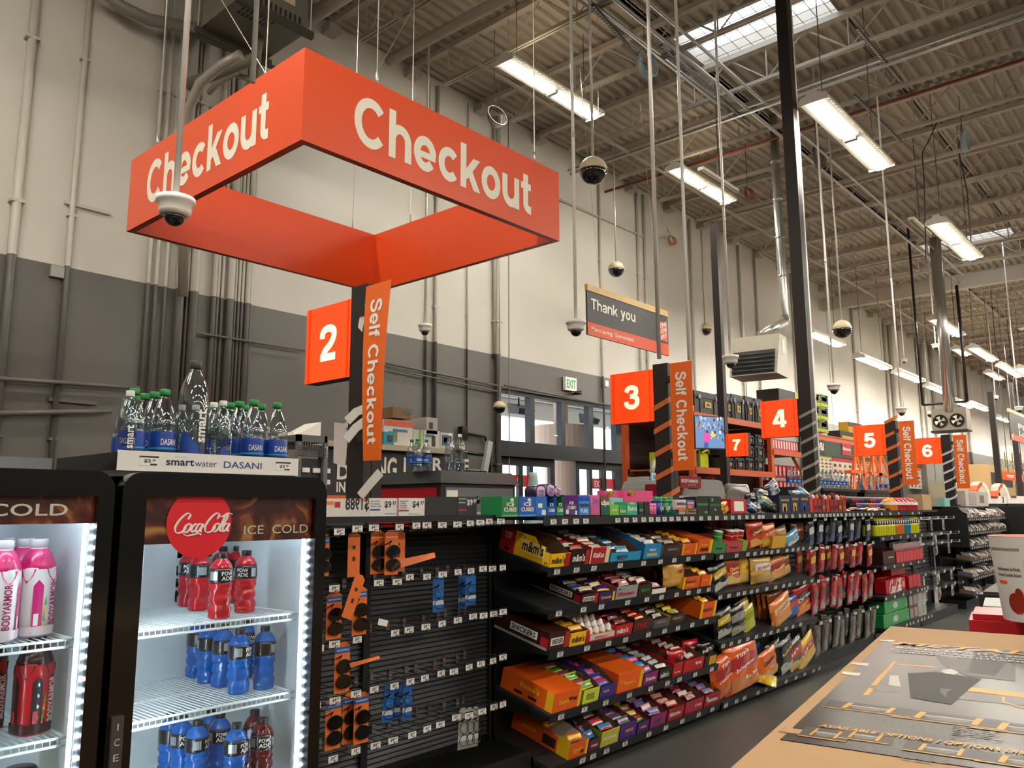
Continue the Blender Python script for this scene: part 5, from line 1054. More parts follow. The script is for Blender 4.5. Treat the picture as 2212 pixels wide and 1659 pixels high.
def tray_box(M, w, d, h, fc, cf, cs, front, side, label, closed=False, inner=brown, name='candy_box', accents=()):
    t = thing(name, label, 'box', M); th = .0025; m = MB(); hf = h*fc
    if closed: m.box(0, 0, 0, w, d, h, cs); m.box(.0005, -.0006, .0005, w-.0005, 0, h-.0005, cf)
    else:
        m.box(0, 0, 0, w, d, th, inner); m.box(th, d-th, 0, w-th, d, h, inner); m.box(0, -th*.4, 0, w, th, hf, cf)
        for x in (0, w-th): m.slab([(x, 0, 0), (x, d, 0), (x, d, h), (x, d*.34, h), (x, d*.2, hf*1.02), (x, 0, hf)], (th, 0, 0), cs)
        m.slab([(th, .003, th), (th, d, th), (th, d, h*.98), (th, d*.34, h*.98), (th, .01, hf)], (.0006, 0, 0), inner); m.slab([(w-th, .003, th), (w-th, d, th), (w-th, d, h*.98), (w-th, d*.34, h*.98), (w-th, .01, hf)], (-.0006, 0, 0), inner)
    for (u, v, a, b, mm) in accents: m.box(w*(u-a/2), -.0022, hf*(v-b/2), w*(u+a/2), -.001, hf*(v+b/2), mm)
    m.build('carton', t)
    m = MB()
    for s, u, v, tw, tz, mm, bo in front:
        if s is None: m.box(w*(u-tw/2), -.002, hf*(v-tz/2), w*(u+tw/2), -.0012, hf*(v+tz/2), mm)
        else: m.text(s, (w*u, -.0024, hf*v), X, Z, w*tw, hf*tz, mm, bo)
    for it in side:
        s, u, v, tw, tz, mm, bo = it
        if s is None: m.box(-.001, d*(1-u-tw/2), h*(v-tz/2), 0, d*(1-u+tw/2), h*(v+tz/2), mm)
        else: m.text(s, (-.0012, d*(1-u), h*v), -Y, Z, d*tw, h*tz, mm, bo)
    if m.v: m.build('printed_lettering', t)
    return t
W1 = mt('#f4f0e6', .5, kind='white_ink', var=0); BR = mt('#3a1a12', .5, kind='brown_ink', var=0); YE = mt('#f2c020', .45, kind='yellow_print', var=.02); RD = mt('#b81c26', .45, kind='red_print', var=.02); OG = mt('#e8601a', .4, kind='orange_carton', var=.03)
NV = mt('#141a40', .5, kind='navy_ink', var=0); GN = mt('#1f7a3c', .5, kind='green_ink', var=0)
rs = random.Random(11)
def short(l):
    w = [x for x in l.replace(',', '').split() if x not in ('the', 'a', 'of', 'at', 'with', 'and', 'on', 'one')]
    return ' '.join(w[:13])
def candy(key, L, R, top, bot, d, fc, cf, cs, front, side, bars, label, closed=False, s=4.096, o=(1060, 1040), acc=(), name='candy_box', inner=brown, yin=.008, nb=7):
    px0, px1, pt, pb = o[0]+L/s, o[0]+R/s, o[1]+top/s, o[1]+bot/s
    Ms, sx0, sx1 = SH[key]; a = at(px0, pb, 'y', G); b = at(px1, pb, 'y', G); h = (at(px1, pt, 'y', G).z-at(px1, pb, 'y', G).z)/math.cos(math.radians(TILT)); w = b.x-a.x-.003
    # fit box ends inside its shelf
    M = Ms @ T(a.x-sx0, yin, .001); hh = h if closed else h/fc
    t = tray_box(M, w, d, hh, fc, cf, cs, front, side, label, closed, inner, name, acc)
    if bars:
        for k in range(nb):
            c1, c2 = bars[k % len(bars)]; yy = .03+(d-.07)*k/max(1, nb-1); zz_ = hh*fc*.8+rs.uniform(0, .014)+(.03 if k > 1 else 0)*(1-fc)
            Mb = M @ T(w/2, yy, zz_) @ RZ(rs.uniform(-6, 6)) @ RX(-58+rs.uniform(-18, 18)) @ Matrix.Diagonal((min(1.25, (w-.012)/.104), 1, 1, 1))
            bar(c1, c2, Mb, '%s wrapper in %s' % (ORD[k], short(label)), 'wrapped bars in the candy boxes')
    return t
def mm(n='m&m\'s', c=BR): return ((n, .42, .5, .66, .5, (BR if c is BR else W1), .03),)
Z4 = dict(o=(1060, 1330))
candy('c0', 522, 702, 640, 757, .40, .55, YE, YE, [*mm()], [(None, .66, .5, .46, .5, C('#f4d878'), 0), ('m&m\'s', .66, .55, .41, .46, BR, .05), ('24', .93, .12, .06, .1, BR, .03), (None, .15, .5, .3, .995, RD, 0), ('SHARE', .15, .8, .15, .12, W1, .02), ('SIZE', .15, .65, .12, .12, W1, .02), (None, .15, .15, .1, .12, W1, 0), (None, .42, .86, .13, .1, C('#d84a20'), 0), ('PEANUT', .42, .86, .1, .06, W1, .02)], None, 'yellow peanut chocolate box with big brown lettering, left on the top candy shelf', acc=((.87, .5, .26, .98, RD),))
candy('c0', 706, 872, 612, 742, .38, .85, C('#2a1714'), C('#2a1714'), [*mm(c=C('#2a1714'))], [], [('#2a1512', '#b02228'), ('#33302e', '#d8d0c4')], 'dark brown chocolate candy box right of the big yellow one', acc=((.88, .5, .2, .98, RD),))
candy('c0', 878, 1050, 590, 733, .38, .9, C('#e6d8b0'), C('#b81c26'), [('KitKat', .42, .5, .55, .3, W1, .05)], [], [('#c01c28', '#e8e0d0')], 'cream and red wafer bar box on the top candy shelf', acc=((.42, .5, .72, .96, RD),))
candy('c0', 1062, 1330, 640, 716, .38, .55, C('#2a9ac8'), C('#2a9ac8'), [('MENTOS', .38, .5, .35, .35, NV, .05), ('MINT', .35, .25, .2, .25, RD, .04)], [], [('#e8eef2', '#3aa0c8'), ('#dfe6ea', '#1f5a9c')], 'light blue mint roll tray with white rolls, top candy shelf', nb=6)
candy('c0', 1355, 1505, 565, 692, .40, .8, C('#2a8ac0'), C('#2a80b8'), [('MILK', .5, .6, .4, .16, W1, .03)], [], [('#3a9ad0', '#e8e0d0')], 'tall blue box with folded sides on the top candy shelf', acc=((.5, .25, .6, .2, C('#d8b070')),))
candy('c0', 1530, 1685, 560, 658, .38, .85, C('#3a2c28'), C('#8a8884'), [("HERSHEY'S", .5, .65, .6, .18, C('#b0aca4'), .03)], [], [('#3a2622', '#8a8078')], 'dark brown and silver chocolate bar box, top candy shelf')
candy('c0', 1692, 1825, 545, 645, .40, .85, OG, OG, [('FAST', .4, .3, .35, .18, YE, .05)], [], [('#e86a20', '#f0c020')], 'orange box with yellow edges and pale inside, top candy shelf', acc=((.06, .5, .1, .98, YE), (.94, .5, .1, .98, YE)))
candy('c0', 1832, 1960, 512, 633, .38, .98, OG, OG, [("Reese's", .42, .68, .45, .16, YE, .05)], [], None, 'closed orange peanut butter box at the right end of the top candy shelf', closed=True, acc=((.88, .5, .2, .98, YE), (.45, .3, .55, .25, BR)))
candy('c1', 802, 955, 1012, 1106, .42, .8, C('#3a1612'), C('#2c1210'), [(None, .45, .5, .68, .42, W1, 0), ('SNICKERS', .45, .5, .6, .3, NV, .03)], [(None, .62, .48, .42, .42, W1, 0), ('SNICKERS', .62, .48, .37, .3, NV, .05), (None, .5, .06, .98, .12, C('#8a8a88'), 0), (None, .93, .4, .12, .5, RD, 0)], [('#3a1814', '#c8b8a0'), ('#2c1210', '#284a9c')], 'brown caramel bar box on the second candy shelf', acc=((.88, .5, .2, .9, RD),))
candy('c1', 960, 1100, 990, 1075, .40, .8, C('#3a2468'), C('#3a2468'), [('Caramello', .45, .45, .65, .3, YE, .03)], [], [('#d8982a', '#3a2468'), ('#5a1c1c', '#e0d0b0')], 'purple and gold caramel box, second candy shelf', acc=((.93, .5, .14, .95, YE),))
candy('c1', 1108, 1300, 925, 1035, .40, .9, C('#9a9aa0'), C('#b0444c'), [('3 Musketeers', .45, .42, .75, .34, RD, .03), ('24', .12, .8, .16, .18, blv, .03)], [], [('#d8cfcf', '#b8303c'), ('#c8c0c0', '#a02030')], 'grey chocolate bar box piled with silver and red wrappers, second candy shelf')
candy('c1', 1308, 1425, 905, 1003, .38, .9, C('#2c2a1c'), C('#6a2018'), [('MILKY', .5, .5, .6, .26, C('#5aa04a'), .03)], [], [('#8a2018', '#e0d8c8')], 'dark green and brown bar box, second candy shelf')
candy('c1', 1430, 1555, 940, 980, .30, .9, W1, RD, [], [], [('#b81c26', '#e8e0d8')], 'flat red and white packs, second candy shelf', nb=3)
candy('c1', 1700, 1850, 835, 940, .40, .85, OG, YE, [("Reese's", .45, .6, .6, .24, BR, .05), ('STICKS', .45, .3, .5, .2, YE, .04)], [], None, 'orange and yellow stick box, second candy shelf', acc=((.05, .5, .1, .98, YE),))
candy('c1', 1860, 1955, 820, 918, .40, .9, OG, OG, [("Reese's", .45, .6, .6, .2, YE, .05)], [], [('#e86a20', '#f0c020')], 'small orange and yellow box at the right end of the second candy shelf', acc=((.93, .5, .14, .98, YE),))
candy('c2', 505, 690, 165+0, 325, .42, .98, C('#3a1410'), C('#331210'), [(None, .42, .5, .62, .42, W1, 0), ('SNICKERS', .42, .5, .53, .3, NV, .05)], [(None, .55, .55, .5, .42, W1, 0), ('SNICKERS', .55, .55, .44, .3, NV, .05), (None, .5, .07, .98, .14, C('#9a9a98'), 0), ('24', .08, .75, .08, .18, W1, .02), (None, .93, .4, .13, .5, RD, 0)], None, 'large closed brown caramel bar box at the left of the third candy shelf', closed=True, acc=((.88, .5, .2, .9, RD),), **Z4)
candy('c2', 700, 872, 165, 283, .40, .85, YE, YE, [*mm()], [], [('#8a3018', '#e0b020')], 'yellow peanut candy box with open top, third candy shelf', acc=((.9, .5, .18, .98, RD),), **Z4)
candy('c2', 1100, 1255, 85, 185, .40, .8, RD, RD, [*mm(c=C('#3a1a12'))], [('SHARE', .8, .6, .25, .2, W1, .03), ('SIZE', .8, .35, .2, .2, W1, .03)], [('#b81c26', '#3a1a12')], 'red candy box marked share size, third candy shelf', **Z4)
candy('c2', 1262, 1425, 40, 150, .38, .85, C('#4a2018'), C('#3a1812'), [('TWIX', .45, .5, .6, .5, RD, .05)], [], [('#c8a050', '#b81c26')], 'brown cookie bar box with red lettering, third candy shelf', **Z4)
candy('c2', 1440, 1582, 20, 98, .38, .85, C('#54504e'), C('#8c8a88'), [("HERSHEY'S", .5, .65, .6, .22, C('#b0aca4'), .03)], [], [('#3a2622', '#8a8078')], 'silver chocolate bar box, third candy shelf', **Z4)
candy('c2', 1590, 1720, -10, 75, .38, .85, C('#3c2a20'), C('#c8b030'), [("HERSHEY'S", .45, .65, .6, .22, C('#c0a878'), .03)], [], [('#3a2622', '#c8b030')], 'dark box with a gold edge, third candy shelf', **Z4)
candy('c2', 1850, 1990, -115, 25, .40, .8, OG, OG, [("REESE'S", .45, .5, .6, .2, BR, .05)], [], [('#e86a20', '#f0c020')], 'orange box with yellow corners at the right end of the third candy shelf', acc=((.08, .5, .15, .98, YE), (.93, .5, .14, .98, YE)), **Z4)
candy('c3', 548, 795, 715, 893, .40, .98, OG, OG, [("Reese's", .38, .5, .36, .26, YE, .05)], [("Reese's", .55, .66, .36, .28, YE, .05), (None, .93, .5, .13, .98, YE, 0), (None, .35, .22, .16, .14, BR, 0), (None, .62, .22, .16, .14, BR, 0)], None, 'big orange peanut butter cup carton with yellow bands, fourth candy shelf', closed=True, acc=((.95, .5, .09, .98, YE), (.62, .55, .15, .16, BR), (.78, .5, .12, .16, BR)), **Z4)
candy('c3', 815, 960, 680, 805, .42, .8, C('#c8d040'), C('#8cb828'), [('SOUR', .45, .6, .5, .2, GN, .05), ('PATCH', .45, .35, .5, .2, GN, .05)], [], [('#d8d830', '#3a8a28'), ('#e0d848', '#b04a78')], 'lime green sour candy box, fourth candy shelf', **Z4)
candy('c3', 965, 1100, 640, 755, .42, .6, C('#3a2a88'), C('#58308c'), [('SOUR', .4, .55, .4, .2, YE, .04)], [], [('#3a70c0', '#c84a8a'), ('#b8507c', '#3a2a88')], 'purple candy box with round printed packs, fourth candy shelf', **Z4)
candy('c3', 1118, 1345, 530, 700, .42, .95, OG, OG, [("Reese's", .45, .5, .42, .2, YE, .05), ('25', .12, .6, .12, .15, YE, .03)], [], None, 'tall orange sleeve box with torn lid, fourth candy shelf', closed=True, acc=((.92, .5, .13, .98, YE),), **Z4)
candy('c3', 1352, 1478, 515, 622, .42, .75, C('#8a2068'), C('#6a2060'), [('Skittles', .48, .5, .7, .3, W1, .04)], [], [('#4a7ad0', '#c83a70'), ('#7a3a90', '#3aa0d8')], 'magenta fruit candy box, fourth candy shelf', **Z4)
candy('c3', 1492, 1600, 480, 578, .40, .8, C('#1f1614'), C('#1f1614'), [*mm(c=C('#2a1714'))], [], [('#2a1a18', '#c8c8c8')], 'small black candy box, fourth candy shelf', **Z4)
candy('c3', 1612, 1695, 400, 518, .36, .9, RD, RD, [('kit kat', .5, .3, .6, .12, W1, .03)], [], None, 'red carton under the red bag, fourth candy shelf', **Z4)
candy('c3', 1705, 1885, 370, 480, .40, .8, RD, RD, [('Kit Kat', .72, .6, .3, .25, W1, .04)], [], [('#c01c28', '#e8e0d0')], 'wide red wafer box with torn front, fourth candy shelf', **Z4)
candy('c3', 1892, 2000, 340, 435, .40, .9, C('#221a16'), C('#221a16'), [], [], None, 'black carton with gold front under the black bag, fourth candy shelf', acc=((.65, .5, .55, .8, C('#c89a20')),), **Z4)
candy('c4', 690, 860, 1205, 1345, .44, .8, OG, OG, [("Reese's", .45, .55, .5, .22, YE, .05), ('BIG CUP', .42, .35, .4, .12, YE, .03)], [("Reese's", .3, .8, .3, .26, C('#c87818'), .03), ('BIG CUP', .3, .5, .24, .14, YE, .03), (None, .66, .42, .22, .5, BR, 0), (None, .9, .5, .2, .98, YE, 0)], [('#e86a20', '#f0c020')], 'orange big cup box with yellow corner at the left of the lowest candy shelf', acc=((.94, .5, .12, .98, YE), (.7, .3, .18, .2, BR)), inner=mt('#c8bdb0', .7, kind='pale_cardboard'), nb=3, **Z4)
candy('c4', 868, 965, 1160, 1265, .42, .5, C('#5c2040'), C('#1c1c4a'), [('HARIBO', .5, .5, .6, .2, W1, .03)], [], [('#3aa0d8', '#1c4aa0'), ('#d83a6a', '#3a70c0')], 'dark blue and purple box with blue tubes, lowest candy shelf', nb=6, **Z4)
candy('c4', 972, 1135, 1085, 1225, .42, .8, C('#c0b840'), C('#7aa838'), [('LIFE SAVERS', .48, .5, .75, .22, W1, .04)], [], [('#d83a3a', '#3a9ad0'), ('#e0d8d0', '#d03a50')], 'yellow green box heaped with colourful packs, lowest candy shelf', nb=6, **Z4)
candy('c4', 1140, 1290, 1010, 1150, .42, .85, C('#4a2080'), C('#3a1a60'), [('NERDS', .55, .5, .45, .2, YE, .05)], [], [('#5a9a3a', '#7a2a90')], 'purple box with a yellow ring print, lowest candy shelf', **Z4)
candy('c4', 1300, 1402, 985, 1080, .42, .8, C('#4a2070'), C('#3a1a60'), [('NERDS', .5, .5, .5, .2, YE, .05)], [], [('#4a8a3a', '#c0502a'), ('#7a2a90', '#e0c040')], 'second purple box with mixed packs, lowest candy shelf', **Z4)
candy('c4', 1412, 1555, 905, 1015, .42, .8, C('#8c2860'), C('#5a1840'), [('SweeTARTS', .42, .5, .5, .25, blv, .04)], [], [('#d88ab0', '#3a60b0'), ('#c87aa0', '#e8d0e0')], 'pink and purple box with a large pink pack, lowest candy shelf', **Z4)
candy('c4', 1565, 1708, 820, 935, .42, .8, C('#a01828'), C('#8a1422'), [('Skittles', .5, .5, .6, .3, W1, .04), ('S', .16, .5, .14, .3, W1, .05)], [(None, .8, .35, .2, .4, W1, 0)], [('#c83a40', '#e0b0a0')], 'first red fruit candy box from the left, lowest candy shelf', **Z4)
candy('c4', 1718, 1882, 760, 875, .42, .8, C('#a81a2c'), C('#9c1826'), [('STAR', .7, .5, .35, .22, W1, .04)], [], [('#d0c8d0', '#a01c30'), ('#c02a3a', '#d8d0d0')], 'red fruit chew box with a clear pack on top, lowest candy shelf', **Z4)
candy('c4', 1890, 2030, 680, 790, .42, .8, C('#98182a'), C('#8a1422'), [('Skittles', .5, .5, .65, .3, W1, .04), ('S', .14, .7, .14, .3, W1, .05)], [], [('#c83a40', '#4a9ad0'), ('#d03040', '#3a70b0')], 'second red fruit candy box at the right end of the lowest candy shelf', **Z4)
# kinder style eggs
Ms, sx0, _ = SH['c2']; a = at(1060+880/4.096, 1330+220/4.096, 'y', G); b = at(1060+1100/4.096, 1330+190/4.096, 'y', G); M = Ms @ T(a.x-sx0, .01, .001); w = b.x-a.x
tray_box(M, w, .3, .06, .7, C('#d8c8c4'), C('#d83a3a'), [('KINDER JOY', .45, .5, .5, .4, RD, .03)], [], 'white and red tray filled with white plastic eggs, third candy shelf', name='egg_tray', inner=W1, accents=((.5, .12, 1, .2, RD),))
egg = None
for r_ in range(4):
    for c_ in range(4):
        Me = M @ T(w*(c_+.5)/4, .035+.065*r_, .012+.008*r_); lb = 'white plastic egg in the egg tray, %s row, %s from the left' % (('front', 'second', 'third', 'rear')[r_], ORD[c_])
        if not egg:
            egg = thing('candy_egg', lb, 'egg', Me); m = MB(); m.lathe([(.001, 0), (.017, .006), (.024, .025), (.022, .045), (.014, .062), (.005, .071), (.001, .073)], mt('#f1efec', .25, kind='white_plastic_egg', coat=.5), n=18); m.build('egg_shell', egg)
            m = MB(); m.lathe([(.0237, .018), (.0245, .024), (.0238, .032)], mt('#e0784a', .4, kind='orange_print'), n=18, caps=False); m.build('printed_band', egg)
        else: dup(egg, Me, lb)
# bags
def bag(name, M, w, h, t, cols, words, label, cat='bag', seed=1):
    base, band, low, tc = cols; th = thing(name, label, cat, M); m = MB()
    P = pillow(m, w, h, t, foil(base), None, n=16, k=8, seed=seed); m.build('bag_body', th)
    m = MB()
    def surf(x, z, e=.0015): u = max(-.96, min(.96, 2*x/w)); v = max(-.97, min(.97, 2*(z-h/2)/h)); return P(u, v, 1)+Vector((0, -e-t*.01, 0))
    def patch(pts_fn, mat, n=10, k=6, e=.001):
        V = [surf(*pts_fn(i/n, j/k), e) for i in range(n+1) for j in range(k+1)]
        m.add(V, [(i*(k+1)+j, (i+1)*(k+1)+j, (i+1)*(k+1)+j+1, i*(k+1)+j+1) for i in range(n) for j in range(k)], mat, True)
    if low: patch(lambda a, b: ((a-.5)*w*.84, h*(.08+(.24+.06*math.sin(a*7))*b)), foil(low))
    if band: patch(lambda a, b: ((a-.5)*w*.78*(1-.0*b), h*(.5+.28*b*(.85+.15*math.sin(a*PI)))), foil(band))
    for s, u, v, tw, tz, hexc in words: m.text(s, None, None, None, w*tw, h*tz, mt(hexc, .4, kind='bag_lettering', var=0), .05, fn=lambda x, y, u=u, v=v: surf(w*(u-.5)+x, h*v+y+x*.12, .0025))
    if m.v: m.build('printed_front', th)
    return th
def bag_px(key, L, R, top, bot, cols, words, label, y=.06, lean=8, t=.06, s=3.0175, o=(1500, 1000), rz=0, ry=0, hk=1.0, name='chip_bag', seed=None):
    Ms, sx0, sx1 = SH[key]; q = y*math.cos(math.radians(TILT)); 
    a = at(o[0]+L/s, o[1]+bot/s, 'y', G+q); b = at(o[0]+R/s, o[1]+bot/s, 'y', G+q); h = (at(o[0]+R/s, o[1]+top/s, 'y', G+q).z-b.z)*hk; w = b.x-a.x
    x = min(max((a.x+b.x)/2, sx0+w*.4), sx1-.02)
    M = Ms @ T(x-sx0, y, .004+.0) @ RZ(rz) @ RX(-TILT*.4-lean) @ RY(ry)
    global _bs; _bs += 1
    return bag(name, M, w*1.04, h*1.02, t, cols, words, label, seed=seed or _bs)
_bs = 0
CH = ('#e8701c', '#a81c20', '#d89030', '#fff'); 
bag_px('c1', 1525, 1695, 722, 945, ('#c89a4a', None, None, 0), [('TWIX', .68, .62, .4, .16, '#b01c24')], 'crumpled shiny gold candy bag, second candy shelf', s=4.096, o=(1060, 1040), t=.09)
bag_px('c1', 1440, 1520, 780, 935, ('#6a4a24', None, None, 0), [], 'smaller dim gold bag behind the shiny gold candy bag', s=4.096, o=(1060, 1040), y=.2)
bag_px('c3', 1560, 1700, 250, 415, ('#b81c26', None, None, 0), [('kit', .75, .6, .35, .2, '#f4f0e6')], 'red candy bag standing on the fourth candy shelf', s=4.096, o=(1060, 1330), y=.09, t=.07)
bag_px('c3', 1700, 1830, 230, 390, ('#c0202a', None, None, 0), [('KitKat', .5, .6, .6, .2, '#f4f0e6')], 'crumpled red bag over the torn red wafer box, fourth candy shelf', s=4.096, o=(1060, 1330), y=.16, t=.07)
bag_px('c3', 1855, 2000, 195, 345, ('#1c1614', None, None, 0), [("m&m's", .5, .6, .7, .25, '#e8e4e0')], 'black candy bag at the right end of the fourth candy shelf', s=4.096, o=(1060, 1330), y=.1, t=.07)
bag_px('h0', 345, 455, 400, 570, ('#c03a22', '#8a2a1a', '#d89a3c', 0), [("Cheetos", .5, .6, .6, .12, '#f0d060')], 'red orange chip bag at the left of the pair, top chip shelf', ry=-6)
bag_px('h0', 425, 530, 415, 560, ('#d8782c', '#c8301c', '#c8a02c', 0), [("FRITOS", .5, .6, .6, .12, '#f0e0a0')], 'orange chip bag at the right of the pair, top chip shelf', ry=-4, y=.05)
bag_px('h0', 590, 680, 460, 545, ('#6fa6c8', None, '#d8d8d0', 0), [], 'pale blue bag on the top chip shelf', ry=-15)
bag_px('h0', 530, 600, 440, 540, ('#c8a878', None, '#b88a50', 0), [], 'tan bag above the yellow carton, top chip shelf', y=.14, ry=-10)
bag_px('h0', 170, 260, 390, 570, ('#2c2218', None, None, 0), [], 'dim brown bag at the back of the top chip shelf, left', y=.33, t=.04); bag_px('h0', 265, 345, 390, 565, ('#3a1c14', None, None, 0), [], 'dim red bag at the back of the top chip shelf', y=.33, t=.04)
bag_px('h0', 670, 752, 415, 530, ('#6a3a28', '#8a2a1c', None, 0), [('BBQ', .5, .6, .4, .15, '#d8b060')], 'reddish brown bag at the right end of the top chip shelf', y=.14)
bag_px('h1', 112, 220, 680, 858, ('#17181a', '#c8a820', '#b0b0a8', 0), [('Smart', .45, .62, .6, .12, '#f0e8d0')], 'black popcorn bag with a yellow label, second chip shelf left end', ry=-14)
bag_px('h1', 190, 298, 650, 828, ('#c85a28', '#a02420', '#d8b878', 0), [('Cheetos', .5, .62, .6, .14, '#f0d060'), ('Puffs', .5, .46, .4, .07, '#f0e8d0')], 'orange and red puffs bag, second chip shelf', y=.1)
bag_px('h1', 278, 372, 632, 818, ('#e0b838', '#e8c040', '#c8a860', 0), [("Lay's", .6, .55, .4, .14, '#c02020')], 'yellow potato chip bag, second chip shelf', y=.11, ry=3)
bag_px('h1', 368, 500, 648, 812, ('#c8a050', '#e0e0d8', '#a88838', 0), [('Fritos', .5, .62, .55, .14, '#c02c1c')], 'gold corn chip bag with a white label, second chip shelf')
bag_px('h1', 462, 595, 655, 795, ('#d87a30', '#8a2c1c', '#c89a50', 0), [('Cheetos', .55, .5, .6, .16, '#f0d890')], 'orange cheese snack bag, second chip shelf', y=.08, ry=-8)
bag_px('h1', 530, 628, 635, 770, ('#c8a048', '#7a3a20', '#b89050', 0), [], 'gold and brown bag at the right of the second chip shelf', y=.12, ry=-10)
bag_px('h2', 132, 252, 975, 1160, ('#141618', '#c8a820', '#a8a8a0', 0), [('Smart', .5, .66, .6, .1, '#f0e8d0')], 'black popcorn bag at the left of the third chip shelf', ry=-8)
bag_px('h2', 222, 335, 940, 1128, ('#15171a', '#8c8c86', '#8a8a80', 0), [('Popcorn', .5, .3, .7, .1, '#c8a820')], 'black and grey popcorn bag, third chip shelf', ry=-8, y=.05)
bag_px('h2', 285, 368, 905, 1100, ('#c8a860', '#b8a070', '#9a7a40', 0), [], 'beige chip bag, third chip shelf', ry=-12, y=.09); bag_px('h2', 322, 400, 900, 1060, ('#b8b828', '#8a9a20', None, 0), [], 'lime yellow chip bag seen edge on, third chip shelf', ry=-14, t=.04)
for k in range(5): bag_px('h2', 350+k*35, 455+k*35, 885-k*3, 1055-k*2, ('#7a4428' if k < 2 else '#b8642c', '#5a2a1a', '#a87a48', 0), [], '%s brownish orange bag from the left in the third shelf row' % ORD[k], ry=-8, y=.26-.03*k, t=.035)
bag_px('h2', 505, 638, 880, 1052, ('#e0803a', '#d8c8a0', '#c89048', 0), [('Cheetos', .5, .62, .6, .12, '#c8302c')], 'front orange snack bag ending the row on the third chip shelf', ry=-14, y=.05)
bag_px('h2', 560, 630, 865, 1000, ('#20242c', '#c8a830', None, 0), [], 'black and yellow bag behind, third chip shelf', y=.12); bag_px('h2', 600, 682, 860, 1000, ('#1c4a9c', '#c8302c', None, 0), [], 'dark blue bag, third chip shelf', y=.1, ry=-8)
bag_px('h2', 650, 770, 812, 1005, ('#b8241f', '#3a1614', '#e07a20', 0), [('Doritos', .5, .6, .7, .12, '#f0e8e0'), ('Flamin', .5, .4, .4, .07, '#c8d040')], 'red tortilla chip bag, right end of the third chip shelf', ry=-8, y=.1)
bag_px('h3', 52, 205, 1295, 1572, ('#d8591a', '#a82420', '#b8642c', 0), [("Tim's", .55, .8, .5, .1, '#f0e8e0'), ('ORIGINAL', .5, .48, .6, .07, '#f0e8e0')], 'orange chip bag slumped at the left end of the lowest chip shelf', ry=-10, t=.09)
bag_px('h3', 200, 420, 1212, 1525, ('#e0611a', '#b0282c', '#c87a38', 0), [("Tim's", .4, .8, .4, .09, '#f4f0e6'), ('Jalapeno', .45, .54, .55, .08, '#f4f0e6'), ('$2.99', .6, .32, .3, .08, '#f4f0e6')], 'largest orange chip bag with red label, lowest chip shelf', ry=-4, t=.11, y=.05)
bag_px('h3', 300, 410, 1210, 1440, ('#d85a20', '#a02820', None, 0), [('CHIPS', .5, .6, .6, .1, '#f4f0e6')], 'orange bag behind the largest one, lowest chip shelf', y=.2, ry=-8)
bag_px('h3', 355, 440, 1225, 1410, ('#1f5a8c', None, None, 0), [], 'blue bag behind the orange ones, lowest chip shelf', y=.2, ry=-6)
bag_px('h3', 415, 545, 1215, 1402, ('#dd6c22', None, '#c89a60', 0), [('Cheetos', .5, .66, .55, .16, '#2a1a10'), ('Baked', .5, .4, .4, .07, '#f0e040')], 'orange baked snack bag in the middle of the lowest chip shelf', ry=-10, y=.07)
bag_px('h3', 480, 578, 1195, 1405, ('#1c3424', '#2a5a34', None, 0), [('Jalap', .5, .3, .5, .08, '#d8c030')], 'dark green popcorn bag, lowest chip shelf', ry=-10, y=.1)
bag_px('h3', 548, 655, 1190, 1405, ('#16181a', None, '#a8a8a0', 0), [('Smart', .5, .66, .6, .1, '#f0c830')], 'black popcorn bag, lowest chip shelf', ry=-12, y=.07)
bag_px('h3', 605, 715, 1185, 1372, ('#4a3a2c', '#c82c24', '#c8a868', 0), [("Lay's", .4, .66, .4, .14, '#f4f0e6')], 'kettle chip bag with a red label, lowest chip shelf', ry=-14, y=.07)
bag_px('h3', 660, 798, 1165, 1335, ('#d8b028', '#b8282c', '#d8b870', 0), [("Lay's", .5, .62, .5, .12, '#f4f0e6')], 'yellow and red chip bag at the right end of the lowest chip shelf', ry=-20, y=.07)
Ms, sx0, _ = SH['h3']; p = at(1500+470/3.0175, 1000+1455/3.0175, 'y', G+.03)
bag('chip_bag', Ms @ T(p.x-sx0-.05, .10, .035) @ RZ(20) @ RX(90), .26, .16, .05, ('#d8b828', '#c8c8c0', None, 0), [('LAYS', .5, .5, .4, .2, '#b8282c')], 'flat yellow chip bag lying at the front edge of the lowest chip shelf', seed=77)
_h = dict(s=3.0175, o=(1500, 1000))
candy('h0', 115, 205, 535, 600, .3, .98, C('#3c8a4a'), C('#3c8a4a'), [('Pringles', .5, .5, .5, .3, BR, .03)], [], None, 'green snack can carton, top chip shelf', closed=True, **_h); candy('h0', 208, 310, 530, 590, .3, .98, C('#b84a48'), C('#b84a48'), [('Pringles', .5, .5, .5, .3, BR, .03)], [], None, 'pink red snack can carton, top chip shelf', closed=True, **_h)
candy('h0', 312, 345, 505, 572, .3, .98, C('#8aa83c'), C('#8aa83c'), [], [], None, 'narrow yellow green carton, top chip shelf', closed=True, **_h); candy('h0', 505, 595, 470, 545, .3, .98, C('#d8a82a'), C('#b88a28'), [], [], None, 'yellow carton between the chip bags, top chip shelf', closed=True, **_h)
can = None
